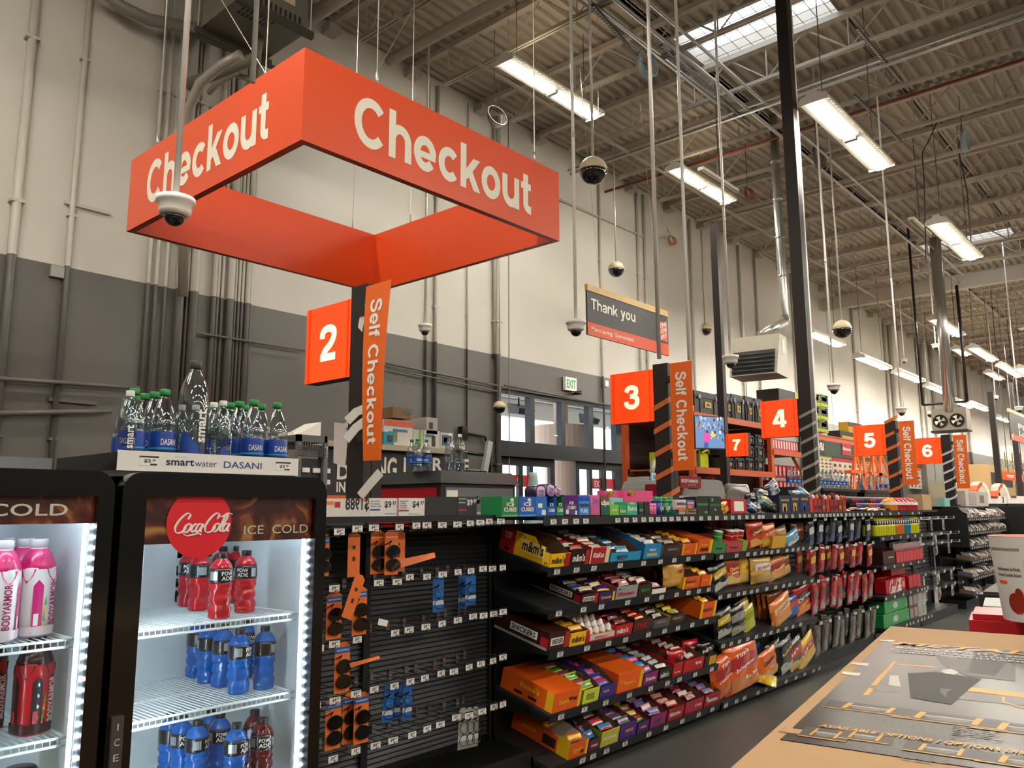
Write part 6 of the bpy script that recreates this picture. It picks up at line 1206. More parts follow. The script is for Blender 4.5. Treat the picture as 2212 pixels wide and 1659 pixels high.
for k, (px, yy, zz_, c, lb) in enumerate(((70, .36, 0, '#8a1a22', 'dim red snack can at the back left'), (100, .36, 0, '#8a1a22', 'second dim red snack can at the back'), (135, .33, 0, '#a01c26', 'red snack can with face print at the back'), (155, .30, 0, '#a01c26', 'right red snack can at the back'), (130, .1, .1, '#3c9a50', 'green snack can standing on the cartons'), (205, .1, .1, '#b81c2a', 'left short red snack can on the cartons'), (235, .1, .1, '#b81c2a', 'middle short red snack can on the cartons'), (270, .1, .1, '#b81c2a', 'right short red snack can on the cartons'))):
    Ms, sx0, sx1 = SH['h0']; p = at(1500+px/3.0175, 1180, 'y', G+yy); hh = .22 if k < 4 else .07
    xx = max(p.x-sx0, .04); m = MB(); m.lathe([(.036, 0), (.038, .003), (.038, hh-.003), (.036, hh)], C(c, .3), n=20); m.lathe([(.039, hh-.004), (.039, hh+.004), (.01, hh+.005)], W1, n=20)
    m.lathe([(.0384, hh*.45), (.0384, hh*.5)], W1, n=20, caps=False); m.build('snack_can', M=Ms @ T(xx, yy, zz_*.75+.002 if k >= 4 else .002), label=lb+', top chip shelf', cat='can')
# ------------------------------------------------------------------ gum and mints on the top shelf
TS = 1.452
def top_px(L, R, top, y=3.0, s=4.096, o=(1060, 1040), zb=TS):
    px0, px1, pt = o[0]+L/s, o[0]+R/s, o[1]+top/s; pm = 1110
    a = at(px0, pm, 'y', y); b = at(px1, pm, 'y', y); h = at((px0+px1)/2, pt, 'y', y).z-zb; return a.x, b.x-a.x, h
def carton(L, R, top, d, cf, cs, words, label, y=3.0, cat='box', name='gum_box', acc=(), cut=None, zb=TS, **k):
    x, w, h = top_px(L, R, top, y, zb=zb, **k); w -= .002
    t = thing(name, label, cat, T(x, y, zb)); m = MB()
    if cut: 
        m.box(0, 0, 0, w, d, .003, brown); m.box(0, d-.002, 0, w, d, h, brown); m.box(0, 0, 0, w, .002, h*cut, cf)
        for xx in (0, w-.002): m.slab([(xx, 0, 0), (xx, d, 0), (xx, d, h), (xx, .0, h)], (.002, 0, 0), cs)
        m.box(.004, .004, .003, w-.004, d-.01, h*cut*.8, C(cut and '#d8dde0', .4))
    else: m.box(0, 0, 0, w, d, h, cs); m.box(.0005, -.0006, .0005, w-.0005, 0, h-.0005, cf)
    for (u, v, a, b, mm) in acc: m.box(w*(u-a/2), -.002, h*(v-b/2), w*(u+a/2), -.0008, h*(v+b/2), mm)
    m.build('carton', t); m = MB()
    for s_, u, v, tw, tz, mm, bo in words: m.text(s_, (w*u, -.0022, h*v), X, Vector((0, 0, 1)), w*tw, h*tz, mm, bo)
    if m.v: m.build('printed_lettering', t)
    return t
GR = C('#1f7a48'); BL = C('#1a58b4'); PU = C('#5a2a78'); cube = mt('#dfeef0', .2, kind='ice_print')
def ic(u=.5): return [('ICE', u, .62, .45, .2, W1, .06), ('CUBES', u, .36, .75, .2, W1, .06)]
carton(97, 245, 135, .16, GR, GR, ic(), 'green gum carton with ice cube lettering, left end of the top shelf', acc=((.62, .84, .18, .16, cube), (.5, .06, .98, .1, C('#6aa878'))))
carton(248, 398, 135, .16, BL, BL, ic(), 'blue gum carton with ice cube lettering beside the green one', acc=((.62, .84, .18, .16, cube), (.5, .06, .98, .1, C('#2a9ad0'))))
carton(399, 496, 135, .16, C('#1d6cc0'), BL, [], 'blue carton side printed with white cubes, right of the blue lettered one', acc=((.4, .55, .38, .22, cube), (.72, .2, .36, .25, cube), (.75, .5, .3, .12, C('#2c7a3a'))))
carton(498, 578, 135, .14, BL, BL, [('ICE', .5, .6, .4, .16, W1, .05), ('CUBES', .5, .3, .7, .16, W1, .05)], 'small open blue gum tray on the top shelf', cut=.5); carton(580, 650, 135, .14, C('#2c8a50'), GR, [('ICE', .5, .6, .4, .16, W1, .05), ('CUBES', .5, .3, .7, .16, W1, .05)], 'small open green gum tray on the top shelf', cut=.5)
carton(652, 774, 120, .16, PU, PU, [('ICE', .5, .62, .3, .14, W1, .05), ('CUBES', .5, .4, .6, .14, W1, .05)], 'purple gum tray on the top shelf', cut=.55, acc=((.2, .2, .2, .2, cube), (.85, .15, .15, .2, cube)))
carton(776, 878, 130, .14, C('#3a8ad8'), BL, [('mentos', .5, .55, .8, .2, NV, .05), ('PURE', .5, .25, .6, .2, W1, .03)], 'light blue mint bottle tray on the top shelf', cut=.75)
carton(882, 968, 118, .16, C('#c85a90'), C('#d070a0'), [('Orbit', .55, .7, .7, .3, blv, .04)], 'pink gum tray with a round blue logo, top shelf', cut=.5)
carton(975, 1050, 122, .16, C('#1c5a48'), C('#7a5c48'), [('eclipse', .5, .6, .95, .35, W1, .05)], 'dark green mint tray, top shelf', cut=.5)
carton(1055, 1136, 205, .10, C('#7ac040'), C('#7ac040'), [('EXTRA', .5, .5, .6, .2, W1, .04)], 'lime green gum tray, top shelf'); carton(1138, 1203, 205, .10, C('#2c9a50'), GR, [('Extra', .5, .4, .8, .3, W1, .05)], 'green gum tray with white lettering, top shelf'); carton(1205, 1300, 182, .10, C('#3cb08c'), C('#2c9a70'), [('Extra', .5, .5, .85, .35, W1, .06)], 'teal green gum tray with large white lettering, top shelf', acc=((.5, .9, .4, .14, YE),))
carton(1058, 1252, 146, .08, C('#8accc0'), C('#7ab8b0'), [], 'pale teal gum cartons behind the green trays', y=3.14)
carton(1308, 1355, 180, .09, C('#1a2420'), C('#1a2420'), [('MINT', .5, .35, .7, .2, C('#6ac07a'), .04)], 'black mint pack with green lid band, top shelf', acc=((.5, .9, .9, .12, C('#2c5a40')),)); carton(1360, 1410, 180, .09, C('#17181c'), C('#17181c'), [], 'black mint pack right of the green banded one')
pinkm = mt('#e0508c', .35, kind='pink_plastic', coat=.4)
def jar(L, R, top, body, lid, label, y=3.02, n=18, lidh=.22, words=None, zb=TS, **k):
    x, w, h = top_px(L, R, top, y, zb=zb, **k); r = w/2; t = thing('gum_jar', label, 'jar', T(x+r, y+r, zb)); m = MB(); b = h*(1-lidh)
    m.lathe([(r*.85, 0), (r*.95, .003), (r*.97, b*.5), (r*.95, b*.95), (r*.8, b)], C(body, .3, 'plastic_jar'), n=n, fn=lambda a, z: 1+.03*math.cos(4*a)); m.build('jar_body', t)
    m = MB(); m.lathe([(r*.9, b), (r*.93, b+.002), (r*.93, h-.003), (r*.85, h)], C(lid, .3, 'plastic_lid'), n=n); m.build('lid', t)
    if words: m = MB(); m.text(words, (0, -r*1.0, b*.5), X, Z, r*1.3, b*.28, W1, .05); m.box(-r*.2, -r*.99, b*.25, r*.2, -r*.96, b*.3, W1); m.build('print', t)
    return t
jar(1418, 1448, 195, '#e0609a', '#e87ab0', 'front left pink gum jar on the top shelf'); jar(1449, 1478, 195, '#e0609a', '#e87ab0', 'front right pink gum jar on the top shelf'); jar(1432, 1462, 160, '#d8508c', '#e87ab0', 'pink gum jar behind the two front pink jars', y=3.10)
for k, (c, lb) in enumerate((('#1a3a8c', 'blue'), ('#1c6a3c', 'green'), ('#1a7a70', 'teal'))): jar(1487+58*k, 1541+58*k, 165, c, ('#1a2c6a', '#17783c', '#1a7a60')[k], lb+' scope shaped mint jar in the front row, top shelf', words='SCOPE', lidh=.15)
for k in range(4): jar(1452+46*k, 1496+46*k, 135, '#2c7a4a', '#1c9050', '%s green lidded jar from the left behind the mint jars' % ORD[k], y=3.13, lidh=.2)
carton(1010, 1180, 85, .06, C('#e8508c'), C('#d84a84'), [], 'pink bubble gum pack seen behind the green boxes, left one', y=3.16, name='bubble_gum_pack'); carton(1185, 1440, 82, .1, C('#e24a88'), C('#d84a84'), [], 'large pink bubble gum pack behind the teal trays', y=3.13, name='bubble_gum_pack')
for px, yy, lb in ((1060, 3.155, 'left'), (1250, 3.12, 'right')):
    p = at(1060+px/4.096, 1040+105/4.096, 'y', yy-.005); m = MB(); P = [(p.x+.035*math.cos(2*PI*k/24), yy-.006, p.z+.016*math.sin(2*PI*k/24)) for k in range(24)]; m.slab(P, (0, .004, 0), YE); m.slab([(a, b-.001, p.z+(c-p.z)*.75) if 1 else 0 for a, b, c in P], (0, .001, 0), C('#2a1a14')); m.text('BUBBA', (p.x, yy-.0075, p.z), X, (.3, 0, 1), .05, .013, YE, .05)
    m.build('gum_badge', label='yellow and black oval badge on the %s pink bubble gum pack' % lb, cat='badge')
p = at(1367, 1060, 'y', 3.17); m = MB(); m.box(p.x-.06, 3.15, TS+.135, p.x+.06, 3.21, TS+.165, pinkm); m.build('bubble_gum_pack', bevel=.01, label='rounded pink gum case lying on top of the pink packs', cat='pack')
for k, (L, R, top, lb) in enumerate(((398, 488, 30, 'left purple gum bottle lying on the cartons'), (490, 570, 18, 'middle purple gum bottle lying on the cartons'), (560, 625, 40, 'right purple gum bottle lying on the cartons'))):
    x, w, h = top_px(L, R, top, 3.02); zc = TS+h-w/2; t = thing('gum_jar', lb, 'jar', T(x+w/2, 3.02, zc+.0) @ RX(-90) @ RZ(10*k)); r = w/2
    m = MB(); m.lathe([(r*.9, 0), (r, .004), (r, .07), (r*.9, .09)], C('#2c1c38', .25, 'plastic_jar'), n=16, fn=lambda a, z: 1+.06*math.cos(4*a+PI)); m.build('jar_body', t)
    m = MB(); m.lathe([(r*.82, -.006), (r*.84, -.004), (r*.84, 0)], C('#b89ac0', .3), n=16, fn=lambda a, z: 1+.05*math.cos(4*a+PI)); m.text('ICE', (0, .012, -.0062), X, -Y, r*.8, r*.35, PU, .05); m.text('CUBES', (0, -.01, -.0062), X, -Y, r*1.2, r*.35, PU, .05); m.build('lid', t)
carton(1640, 1732, 160, .08, C('#d8c8d0'), C('#c8a8b8'), [('mentos', .5, .6, .9, .35, NV, .06)], 'mint carton with big blue lettering, stacked on a small box', zb=TS+.032, acc=((.5, .15, .98, .25, C('#e07a2a')),)); carton(1668, 1722, 238, .08, C('#b8b0a8'), C('#a89a90'), [('ALTOIDS', .5, .5, .8, .3, RD, .03)], 'small pale tin box below the mint carton', y=3.005)
carton(1738, 1806, 165, .08, C('#7a5a9a'), C('#6a4a8a'), [('mentos', .5, .7, .8, .25, W1, .04)], 'purple and orange candy carton, top shelf', acc=((.4, .3, .5, .4, C('#e07a2a')),), zb=TS+.032); carton(1728, 1830, 240, .08, C('#a08468'), C('#8a6a4c'), [('mentos', .5, .5, .7, .4, NV, .05)], 'tan mint carton under the purple one')
jar(1812, 1852, 182, '#c83a2c', '#e0442c', 'left red lidded jar, top shelf', lidh=.35); jar(1853, 1890, 182, '#d8a02c', '#e0442c', 'right red lidded jar, top shelf', lidh=.35)
carton(1820, 1928, 136, .1, C('#17181a'), C('#17181a'), [('PISTACHIOS', .55, .55, .8, .14, C('#5ac040'), .03)], 'black pistachio carton, left of the pair', acc=((.8, .1, .25, .1, C('#5ac040')),)); carton(1932, 2042, 132, .1, C('#141516'), C('#141516'), [('PISTACHIOS', .5, .5, .75, .14, C('#3c9a3a'), .03), ('v', .5, .22, .14, .12, W1, .03)], 'black pistachio carton with green lettering, right of the pair', acc=((.3, .8, .14, .18, C('#5ac040')),))
Z5 = dict(s=5.183, o=(1480, 800))
carton(515, 692, 1442, .12, C('#c8202c'), C('#a81a24'), [], 'red carton with a white nutrition label, top shelf', acc=((.5, .5, .6, .7, W1),), **Z5); carton(415, 480, 1435, .1, C('#b8281c'), C('#a8241a'), [], 'red carton behind the small crinkled bags, top shelf', y=3.12, **Z5)
for k, (L, R, lb) in enumerate(((1060, 1188, 'left'), (1190, 1288, 'middle'), (1290, 1398, 'right'))):
    carton(L, R, 1385 if k else 1400, .14, C('#101c4c'), C('#0d1538'), [('PLANTERS', .5, .72, .7, .12, YE, .04)], '%s of three navy peanut cartons, top shelf' % lb, acc=((.45, .3, .4, .45, C(('#c8a050', '#d8a82a', '#2a3a8c')[k])), (.45, .2, .16, .25, C(('#c8402a', '#c8302a', '#d8d8d0')[k]))), name='nut_carton', **Z5)
def top_bag(L, R, top, bot, cols, words, label, y=3.05, ry=0, t=.06, **k):
    x, w, h = top_px(L, R, top, y, **k); hb = at(k['o'][0]+(L+R)/2/k['s'], k['o'][1]+bot/k['s'], 'y', y).z; hb = max(hb, TS+.004); global _bs; _bs += 1
    return bag('snack_bag', T(x+w/2, y, hb) @ RX(-12) @ RY(ry), w, max(.05, (TS+h-hb)*1.02), t, cols, words, label, seed=_bs)
for a in ((418, 500, 1470, 1590, ('#d8a82a', '#c8281c', None, 0), 'small yellow and red crinkled bag at the shelf front', -20), (470, 560, 1510, 1590, ('#c8302a', None, '#e0b030', 0), 'small red crinkled bag at the shelf front', 15), (560, 640, 1530, 1590, ('#e0706a', None, None, 0), 'small pinkish red bag at the shelf front', 30),
          (700, 790, 1470, 1600, ('#1a3a6a', '#c8d0d8', None, 0), 'dark blue and silver nut bag at the left of the heap', 20), (770, 850, 1480, 1600, ('#1f2c4a', '#8aa0b8', None, 0), 'second blue nut bag of the heap', -15), (830, 950, 1400, 1530, ('#1f5a60', '#c8b060', None, 0), 'teal nut bag near the middle of the heap', 10),
          (700, 800, 1375, 1480, ('#17181c', None, None, 0), 'black bag on the back of the heap', -10), (905, 1060, 1460, 1600, ('#241e18', '#4a4034', None, 0), 'crumpled black and brown bag in the heap', 18),
          (800, 940, 1330, 1420, ('#141d48', '#c8a82a', None, 0), 'navy peanut bag leaning at the back', 5), (940, 1090, 1240, 1420, ('#121a40', '#2a3a6a', None, 0), 'tallest navy bag on top of the heap', -20), (1180, 1300, 1340, 1420, ('#101838', '#c8c8c8', None, 0), 'navy and silver bag on the peanut cartons', 0), (1290, 1410, 1340, 1440, ('#3a9ac8', '#d8b080', None, 0), 'bright blue bag on the right peanut carton', 25)):
    top_bag(*a[:5], [('PLANTERS', .5, .6, .6, .14, '#d8b040')] if 'navy peanut' in a[5] else [], a[5]+', top shelf', ry=a[6], s=5.183, o=(1480, 800), y=3.04 if a[3] > 1500 else 3.14)
x, w, h = top_px(540, 760, 1280, 3.45, **Z5); bag('plastic_sack', T(x+w/2, 3.5, 1.46) @ RY(0), w*1.1, h, .12, ('#8c8a88', None, None, 0), [], 'grey crumpled plastic sack behind the nut bags', seed=91)
# jerky packs
for k in range(9):
    L = 1400+46*k; c = ('#d8301c', '#b81c24', '#a81a20', '#8a161c', '#b02020', '#98181c', '#a81a24', '#7a1418', '#98181c')[k]
    carton(L, L+40, 1435+2*k, .1, C(c), C('#8a1418'), [], '%s red jerky carton from the left on the top shelf' % ORD[k], acc=((.5, .35, .6, .3, C(('#c84a3a', '#3a1a14', '#2a1614', '#a8a020')[k % 4])),), name='jerky_box', **Z5)
    for j in range(2): x, w, h = top_px(L+3+18*j, L+20+18*j, 1310+8*(k % 3)+10*j, 3.04+.04*j, **Z5); m = MB(); pillow(m, .012, .1, .05, foil(('#6a1418', '#c8302a', '#d8d0c8', '#2a1614', '#c86a1c', '#b8242a')[(k*2+j) % 6]), n=5, k=2, seed=k); m.build('jerky_stick', M=T(x+w/2, 3.06+.03*j, min(TS+h-.1, TS+.075)) @ RZ(0), label='upright jerky pack %s in the %s red jerky carton' % (('in front', 'behind')[j], ORD[k]), cat='snack pack')
for k in range(6):
    x, w, h = top_px(1625+25*k, 1660+25*k, 1225+25*k*.6, 3.42, **Z5); m = MB(); m.box(0, 0, 0, w, .02, .1, C('#7a1a24')); m.box(w*.2, -.001, .03, w*.8, 0, .07, C('#c8c0c0')); m.build('energy_bar_box', M=T(x, 3.40, TS+.04+.012*(6-k)), label='%s dark red hanging pack from the left behind the jerky cartons' % ORD[k], cat='pack')
# water bottles on the stands of the next lanes, behind the gondola
zw = at(1750, 1054, 'y', 4.3).z
for a, b, lb in ((1698, 1742, 'left of the grey taped post'), (1760, 1836, 'right of the grey taped post'), (1852, 1922, 'before the orange ladders')):
    xa_, xb_ = at(a, 1054, 'y', 4.3).x, at(b, 1054, 'y', 4.3).x; t = thing('bottle_stand', 'black stand topped with water bottles, %s' % lb, 'stand', T(xa_, 4.2, 0)); m = MB(); m.box(0, 0, 0, xb_-xa_, .45, zw-.04, blk); m.build('stand_body', t); m = MB(); m.box(-.03, -.03, zw-.04, xb_-xa_+.03, .48, zw-.002, C('#1c1c20')); m.build('stand_top', t)
for k, px in enumerate((1705, 1714, 1723, 1732)): put_bottle('water', at(px, 1050, 'y', 4.3).x, 4.3, zw, '%s green capped bottle from the left, standing left of the grey taped post' % ORD[k], s=.95)
for k in range(8): put_bottle('water', at(1770+8.4*k, 1050, 'y', 4.3).x, 4.3, zw, '%s green capped bottle from the left, standing right of the grey taped post' % ORD[k], s=.95)
for k, px in enumerate((1860, 1877, 1893, 1904, 1915)): put_bottle('tall' if k < 3 else 'water', at(px, 1050, 'y', 4.3).x, 4.3, zw, '%s water bottle from the left, before the orange ladders' % ORD[k], s=.9)
# energy shot rack
es = None
def shot(M, label, c='#4a2a7a', cap='#d8d8d8'):
    t = thing('energy_shot', label, 'bottle', M); m = MB(); m.lathe([(.013, 0), (.015, .003), (.015, .05), (.009, .062)], C(c, .3, 'shrink_label'), n=8); m.build('bottle_body', t); m = MB(); m.lathe([(.009, .062), (.009, .078)], C(cap, .3, 'plastic_cap'), n=8); m.build('cap', t); return t
pr = {c: None for c in ('#4a2a7a', '#1a1a1c', '#a81c2a')}
m = MB(); m.box(9.35, 3.10, TS, 11.15, 3.35, TS+.012, blk); m.box(9.35, 3.2, TS+.012, 11.15, 3.35, TS+.085, blk); m.build('shot_rack', label='black two step rack of small energy shots at the right end of the top shelf', cat='rack')
for r_ in range(2):
    for k in range(26):
        c = ('#4a2a7a', '#1a1a1c', '#a81c2a')[(k//3+r_) % 3]; M = T(9.38+.067*k, 3.13+.11*r_, TS+.013+.073*r_); lb = '%s small energy shot from the left, %s row of the rack' % ((ORD[k] if k < 20 else ORD[k-20]+' after twentieth'), ('lower', 'upper')[r_])
        if pr[c] is None: pr[c] = shot(M, lb, c)
        else: dup(pr[c], M, lb, 'energy shots on the rack')
for k in range(14):
    p = at(1835+6*k, 1098, 'y', 3.02+.02*(k % 3)); bar(('#c8a030', '#b8283a', '#e0c8a0', '#4a1c24', '#d8d0c0')[k % 5], ('#e0d8c8', '#f0c040', '#a01c2c')[k % 3], T(p.x, p.y, TS+.008+.01*(k % 3)) @ RZ(35*k) @ RX(-80), '%s loose candy bar from the left in the heap before the energy shots' % ORD[k], 'loose bars before the energy shots')
for k, (a, b, c, lb) in enumerate(((1931, 1948, '#d8801c', 'orange'), (1948, 1990, '#b01c2c', 'red'))):
    A = at(a, 1098, 'y', 3.0); B = at(b, 1098, 'y', 3.0); n = 2 if k == 0 else 5
    for j in range(n):
        r = (B.x-A.x)/n/2; m = MB(); m.lathe([(r*.95, 0), (r, .01), (r*.92, .06), (r, .1), (r*.6, .13), (r*.3, .145), (r*.3, .16)], mt(c, .15, kind='coloured_drink', coat=.5), n=14); m.lathe([(r*1.01, .07), (r*1.01, .1)], W1, n=14, caps=False)
        m.build('juice_bottle', M=T(A.x+r*(2*j+1), 3.02+r, TS+.001), label='%s %s juice bottle from the left at the right end of the top shelf' % (ORD[j], lb), cat='bottle')

# ------------------------------------------------------------------ jerky section pegs
def hang(x, y, z, w, h, cols, label, t=.03, ry=0, rz=0, seed=None):
    global _bs; _bs += 1; return bag('jerky_bag', T(x, y, z) @ RZ(rz) @ RX(6) @ RY(ry), w, h, t, cols, [], label, seed=_bs)
jr = (((772, 1030), 1.13, .24, 7, ('#2a2c3a', '#c8c8d0', '#1a3a6a', 0), 'blue and white'), ((610, 990), .86, .24, 7, ('#a81c22', '#d8b02a', '#7a1418', 0), 'red and yellow'), ((640, 1060), .50, .3, 8, ('#b01c24', '#5a1418', '#8a8a90', 0), 'red topped'), ((600, 1030), .12, .3, 8, ('#5a5450', '#4a3834', '#6a625c', 0), 'dark clear'))
for r_, ((a, b), z, h, n, cols, nm) in enumerate(jr):
    x0 = 7.68; x1 = 9.30
    for k in range(n):
        x = x0+(x1-x0)*k/(n-1)
        for j in range(2):
            hang(x, 3.02+.13*j+(.02 if k % 2 else 0), z+.015*(k % 3), .15, h, cols if not (k % 3 == 2) else (cols[0], None, cols[2], 0), '%s %s jerky bag from the left, %s peg row%s' % (ORD[k], nm, RN[r_], '' if j == 0 else ', behind'), ry=(-6, 3, 8)[k % 3])
        hook_at(x, z+h-.01, YB-.015, .42, '%s peg hook from the left in the %s jerky row' % (ORD[k], RN[r_]))
# ------------------------------------------------------------------ drinks section
G9 = 9.52
def row_bottles(cols, z, x0, x1, h, y0, rows, nm, deep):
    n = len(cols); r = (x1-x0)/n/2
    for j in range(rows):
        for k, (c, cn) in enumerate(cols):
            m = MB(); q = h
            m.lathe([(r*.92, 0), (r*.97, .008), (r*.9, q*.2), (r*.97, q*.36), (r*.9, q*.46), (r*.97, q*.56)], mt(c, .15, kind='coloured_drink', coat=.5), n=14); m.lathe([(r*.98, q*.56), (r*.98, q*.78)], C('#17181a', .3, 'black_label'), n=14); m.lathe([(r*.96, q*.78), (r*.5, q*.88), (r*.4, q*.9)], mt(c, .15, kind='coloured_drink', coat=.5), n=14); m.box(-r*.4, -r*.99, q*.6, r*.2, -r*.97, q*.74, W1); m.lathe([(r*.42, q*.9), (r*.42, q)], C('#d8c030' if cn == 'yellow' else '#d8701c' if cn == 'orange' else '#e0e0d8', .4), n=12)
            m.build('sports_drink_bottle', M=T(x0+r*(2*k+1), y0+r+j*2*r, z), label='%s bottle from the left in the %s row, %s, uppermost drinks shelf' % (ORD[k], 'rear' if nm else 'front', cn), cat='bottle')
yl, on, tl = ('#c8c81e', 'yellow'), ('#d0701c', 'orange'), ('#1c7a9a', 'blue')
row_bottles([yl]*8+[on]*4+[tl]*3+[yl]*4, 1.172, 9.52, 11.2, .22, 2.98, 1, 0, 0); row_bottles([yl]*19, 1.172, 9.52, 11.2, .22, 3.08, 1, 'second ', 0)
for k in range(8):
    x = 10.1+.135*k; t = thing('drink_pack', '%s red drink pouch pack from the left on the second drinks shelf' % ORD[k], 'pack', T(x, 2.97, .853)); m = MB(); m.box(0, 0, 0, .128, .38, .13, C('#b8222c')); m.box(.0, -.001, .0, .128, 0, .12, C('#c8404a')); m.build('carton', t)
    m = MB()
    for j in range(3): m.lathe([(.02, .13), (.02, .17), (.011, .2), (.011, .215)], mt('#a8868a', .2, kind='clear_red_plastic', coat=.5), c=(.022+.042*j, .03, 0), n=10)
    m.build('bottle_tops', t)
m = MB(); m.box(9.62, 2.97, .853, 10.05, 3.35, 1.0, C('#3a1218')); m.text('LEMONADE', (9.9, 2.968, .93), X, Z, .2, .02, W1, .02); m.build('drink_pack', label='dark red carton left of the drink pouch packs', cat='box')
def coke12(x, y, z, label, w=.40, d=.13, h=.12, n=1, green=False, script=True):
    t = thing('soda_carton', label, 'soda carton', T(x, y, z)); c = C('#1c8a44' if green else '#b5141f', .3); m = MB(); m.box(0, 0, 0, w, d, h, c); m.build('carton', t, bevel=.006); m = MB()
    if green:
        P = []; 
        for k in range(16): a = 2*PI*k/16; rr = (.10, .062)[k % 2]; P.append((w*.45+math.cos(a)*rr*1.15, -.001, h*.5+math.sin(a)*rr*.48))
        m.slab(P, (0, .0008, 0), C('#b8c4c0')); m.text('Sprite', (w*.93, -.0015, h*.3), X, Z, .04, .02, W1, .03); m.build('printed_logo', t)
    elif script: coke_script(m, w*.42, h*.5, w*.62, -.0015, W1); m.box(w*.84, -.0015, h*.3, w*.95, -.0005, h*.7, C('#d8a0a0')); m.build('printed_logo', t)
    return t
coke12(9.72, 2.99, .523, 'red cola carton with white script, front of the third drinks shelf', w=.72, d=.13, h=.15); coke12(9.9, 3.13, .523, 'second red cola carton just behind the scripted one', w=.6, d=.13, h=.16, script=False)
for k in range(3): coke12(10.55+.17*k, 2.98, .523, '%s red cola carton seen end on, third drinks shelf' % ORD[k], w=.16, d=.38, h=.15, script=False)
coke12(10.3, 3.1, .68, 'red cola carton stacked on the others with a torn corner', w=.55, d=.2, h=.13, script=False)
coke12(9.52, 2.98, .173, 'lower green soda carton with a spiky white burst', w=.95, d=.18, h=.145, green=True); coke12(9.62, 2.99, .32, 'upper green soda carton with a spiky grey burst', w=.85, d=.18, h=.14, green=True)
for k in range(2):
    for j in range(2): m = MB(); m.box(0, 0, 0, .16, .38, .14, C('#6a4a4c')); m.box(.02, -.001, .02, .14, 0, .12, C('#9a8a8c')); m.build('soda_carton', M=T(10.49+.17*k, 2.98, .173+.145*j), label='%s reddish grey soda pack in the %s layer, lowest drinks shelf' % (ORD[k], ('lower', 'upper')[j]), cat='soda carton')
for k in range(2):
    for j in range(2): m = MB(); m.box(0, 0, 0, .17, .38, .155, C('#b4b4b0')); m.box(.02, -.001, .02, .07, 0, .13, C('#8a8c8a')); m.box(.09, -.001, .02, .15, 0, .13, C('#a0a4a4')); m.build('soda_carton', M=T(10.84+.18*k, 2.98, .173+.16*j), label='%s silver soda pack in the %s layer, lowest drinks shelf' % (ORD[k], ('lower', 'upper')[j]), cat='soda carton')
# ------------------------------------------------------------------ hooks right of the drinks
for r_, (z, n) in enumerate(((1.33, 9), (1.12, 8), (1.0, 8), (.62, 8), (.42, 8))):
    for k in range(n):
        x = 11.36+1.65*k/(n-1); hook_at(x, z, YB-.015, .38+.05*(k % 2), '%s hook from the left, %s row of the hook panel right of the drinks' % (ORD[k], RN[r_]))
        if (k+r_) % 2 == 0 or r_ in (2, 4): m = MB(); m.box(-.035, 0, -.14, .035, .012, 0, C(('#8a8c8c', '#5a5c60', '#b8b4b0', '#a07a60')[(k+r_) % 4], .3)); m.box(-.025, -.001, -.12, .025, 0, -.05, C(('#3a3c40', '#c8c4c0', '#6a1c20', '#2a2a2c')[k % 4])); m.build('blister_pack', M=T(x, 3.04+.05*(k % 3), z-.012), label='%s blister pack from the left, %s row, hook panel right of drinks' % (ORD[k], RN[r_]), cat='pack')
# ------------------------------------------------------------------ second gondola
g2 = gondola('gondola_shelving', 13.6, 16.4, G, 'black shelving frame of small parcels further along, past the hook panel', ztop=1.5); 
m = MB(); m.slab([(13.56, G, .9), (13.56, YB, .9), (13.56, YB, 1.5), (13.56, G+.12, 1.5), (13.56, G+.05, 1.42), (13.56, G, 1.4)], (.02, 0, 0), BK); m.build('end_panel', g2).matrix_parent_inverse = Matrix.Translation((-13.6, -G, 0))
rs = random.Random(21)
for k, z in enumerate((1.33, 1.12, .91, .70, .46, .2)):
    t = thing('display_shelf', '%s shelf of the small parcels gondola' % (('uppermost', 'second', 'third', 'fourth', 'fifth', 'lowest')[k]), 'shelf', T(13.6, G, z) @ RX(8)); w = 2.8 if k < 5 else .6
    m = MB(); m.box(0, 0, -.02, w, .42, 0, BK2); m.build('shelf_board', t); m = MB(); m.box(0, -.006, -.045, w, 0, .004, BK); m.build('shelf_lip', t)
    for j in range(int(w/.14)): price_tag(t, T(.1+.14*j, -.008, -.022))
    M0 = T(13.6, G, z) @ RX(8); n = int(w/.13)
    for j in range(n):
        hgt = rs.uniform(.05, .13 if z > 1.2 else .11); ww = rs.uniform(.08, .118); col = rs.choice(['#b8b0a8', '#8a7c74', '#c8c0bc', '#6a5c54', '#a89088', '#9a9aa0', '#d0ccc8', '#54585c'])
        if k == 0 and j == 6: col = '#d82c24'
        if k == 0 and j == 12: col = '#c85a28'
        m = MB(); m.box(0, 0, 0, ww, .2, hgt*.6, C(col)); m.slab([(0, 0, hgt*.6), (ww, 0, hgt*.6), (ww*.9, .04, hgt), (ww*.1, .04, hgt)], (0, .12, 0), C(rs.choice(['#c8c4c0', '#8a8280', '#b09a90', '#5c5450']))); m.box(ww*.15, -.001, hgt*.1, ww*.7, 0, hgt*.45, C(rs.choice(['#6a2028', '#e0dcd8', '#3a3c40', '#7a5a4c'])))
        m.build('parcel', M=M0 @ T(.04+.13*j, .015, .001), label='%s small parcel from the left on the %s shelf of the far gondola' % ((ORD[j] if j < 20 else 'twenty first' if j == 20 else 'last'), ('uppermost', 'second', 'third', 'fourth', 'fifth', 'lowest')[k]), cat='parcel')
p = at(2070, 1090, 'y', 2.9)
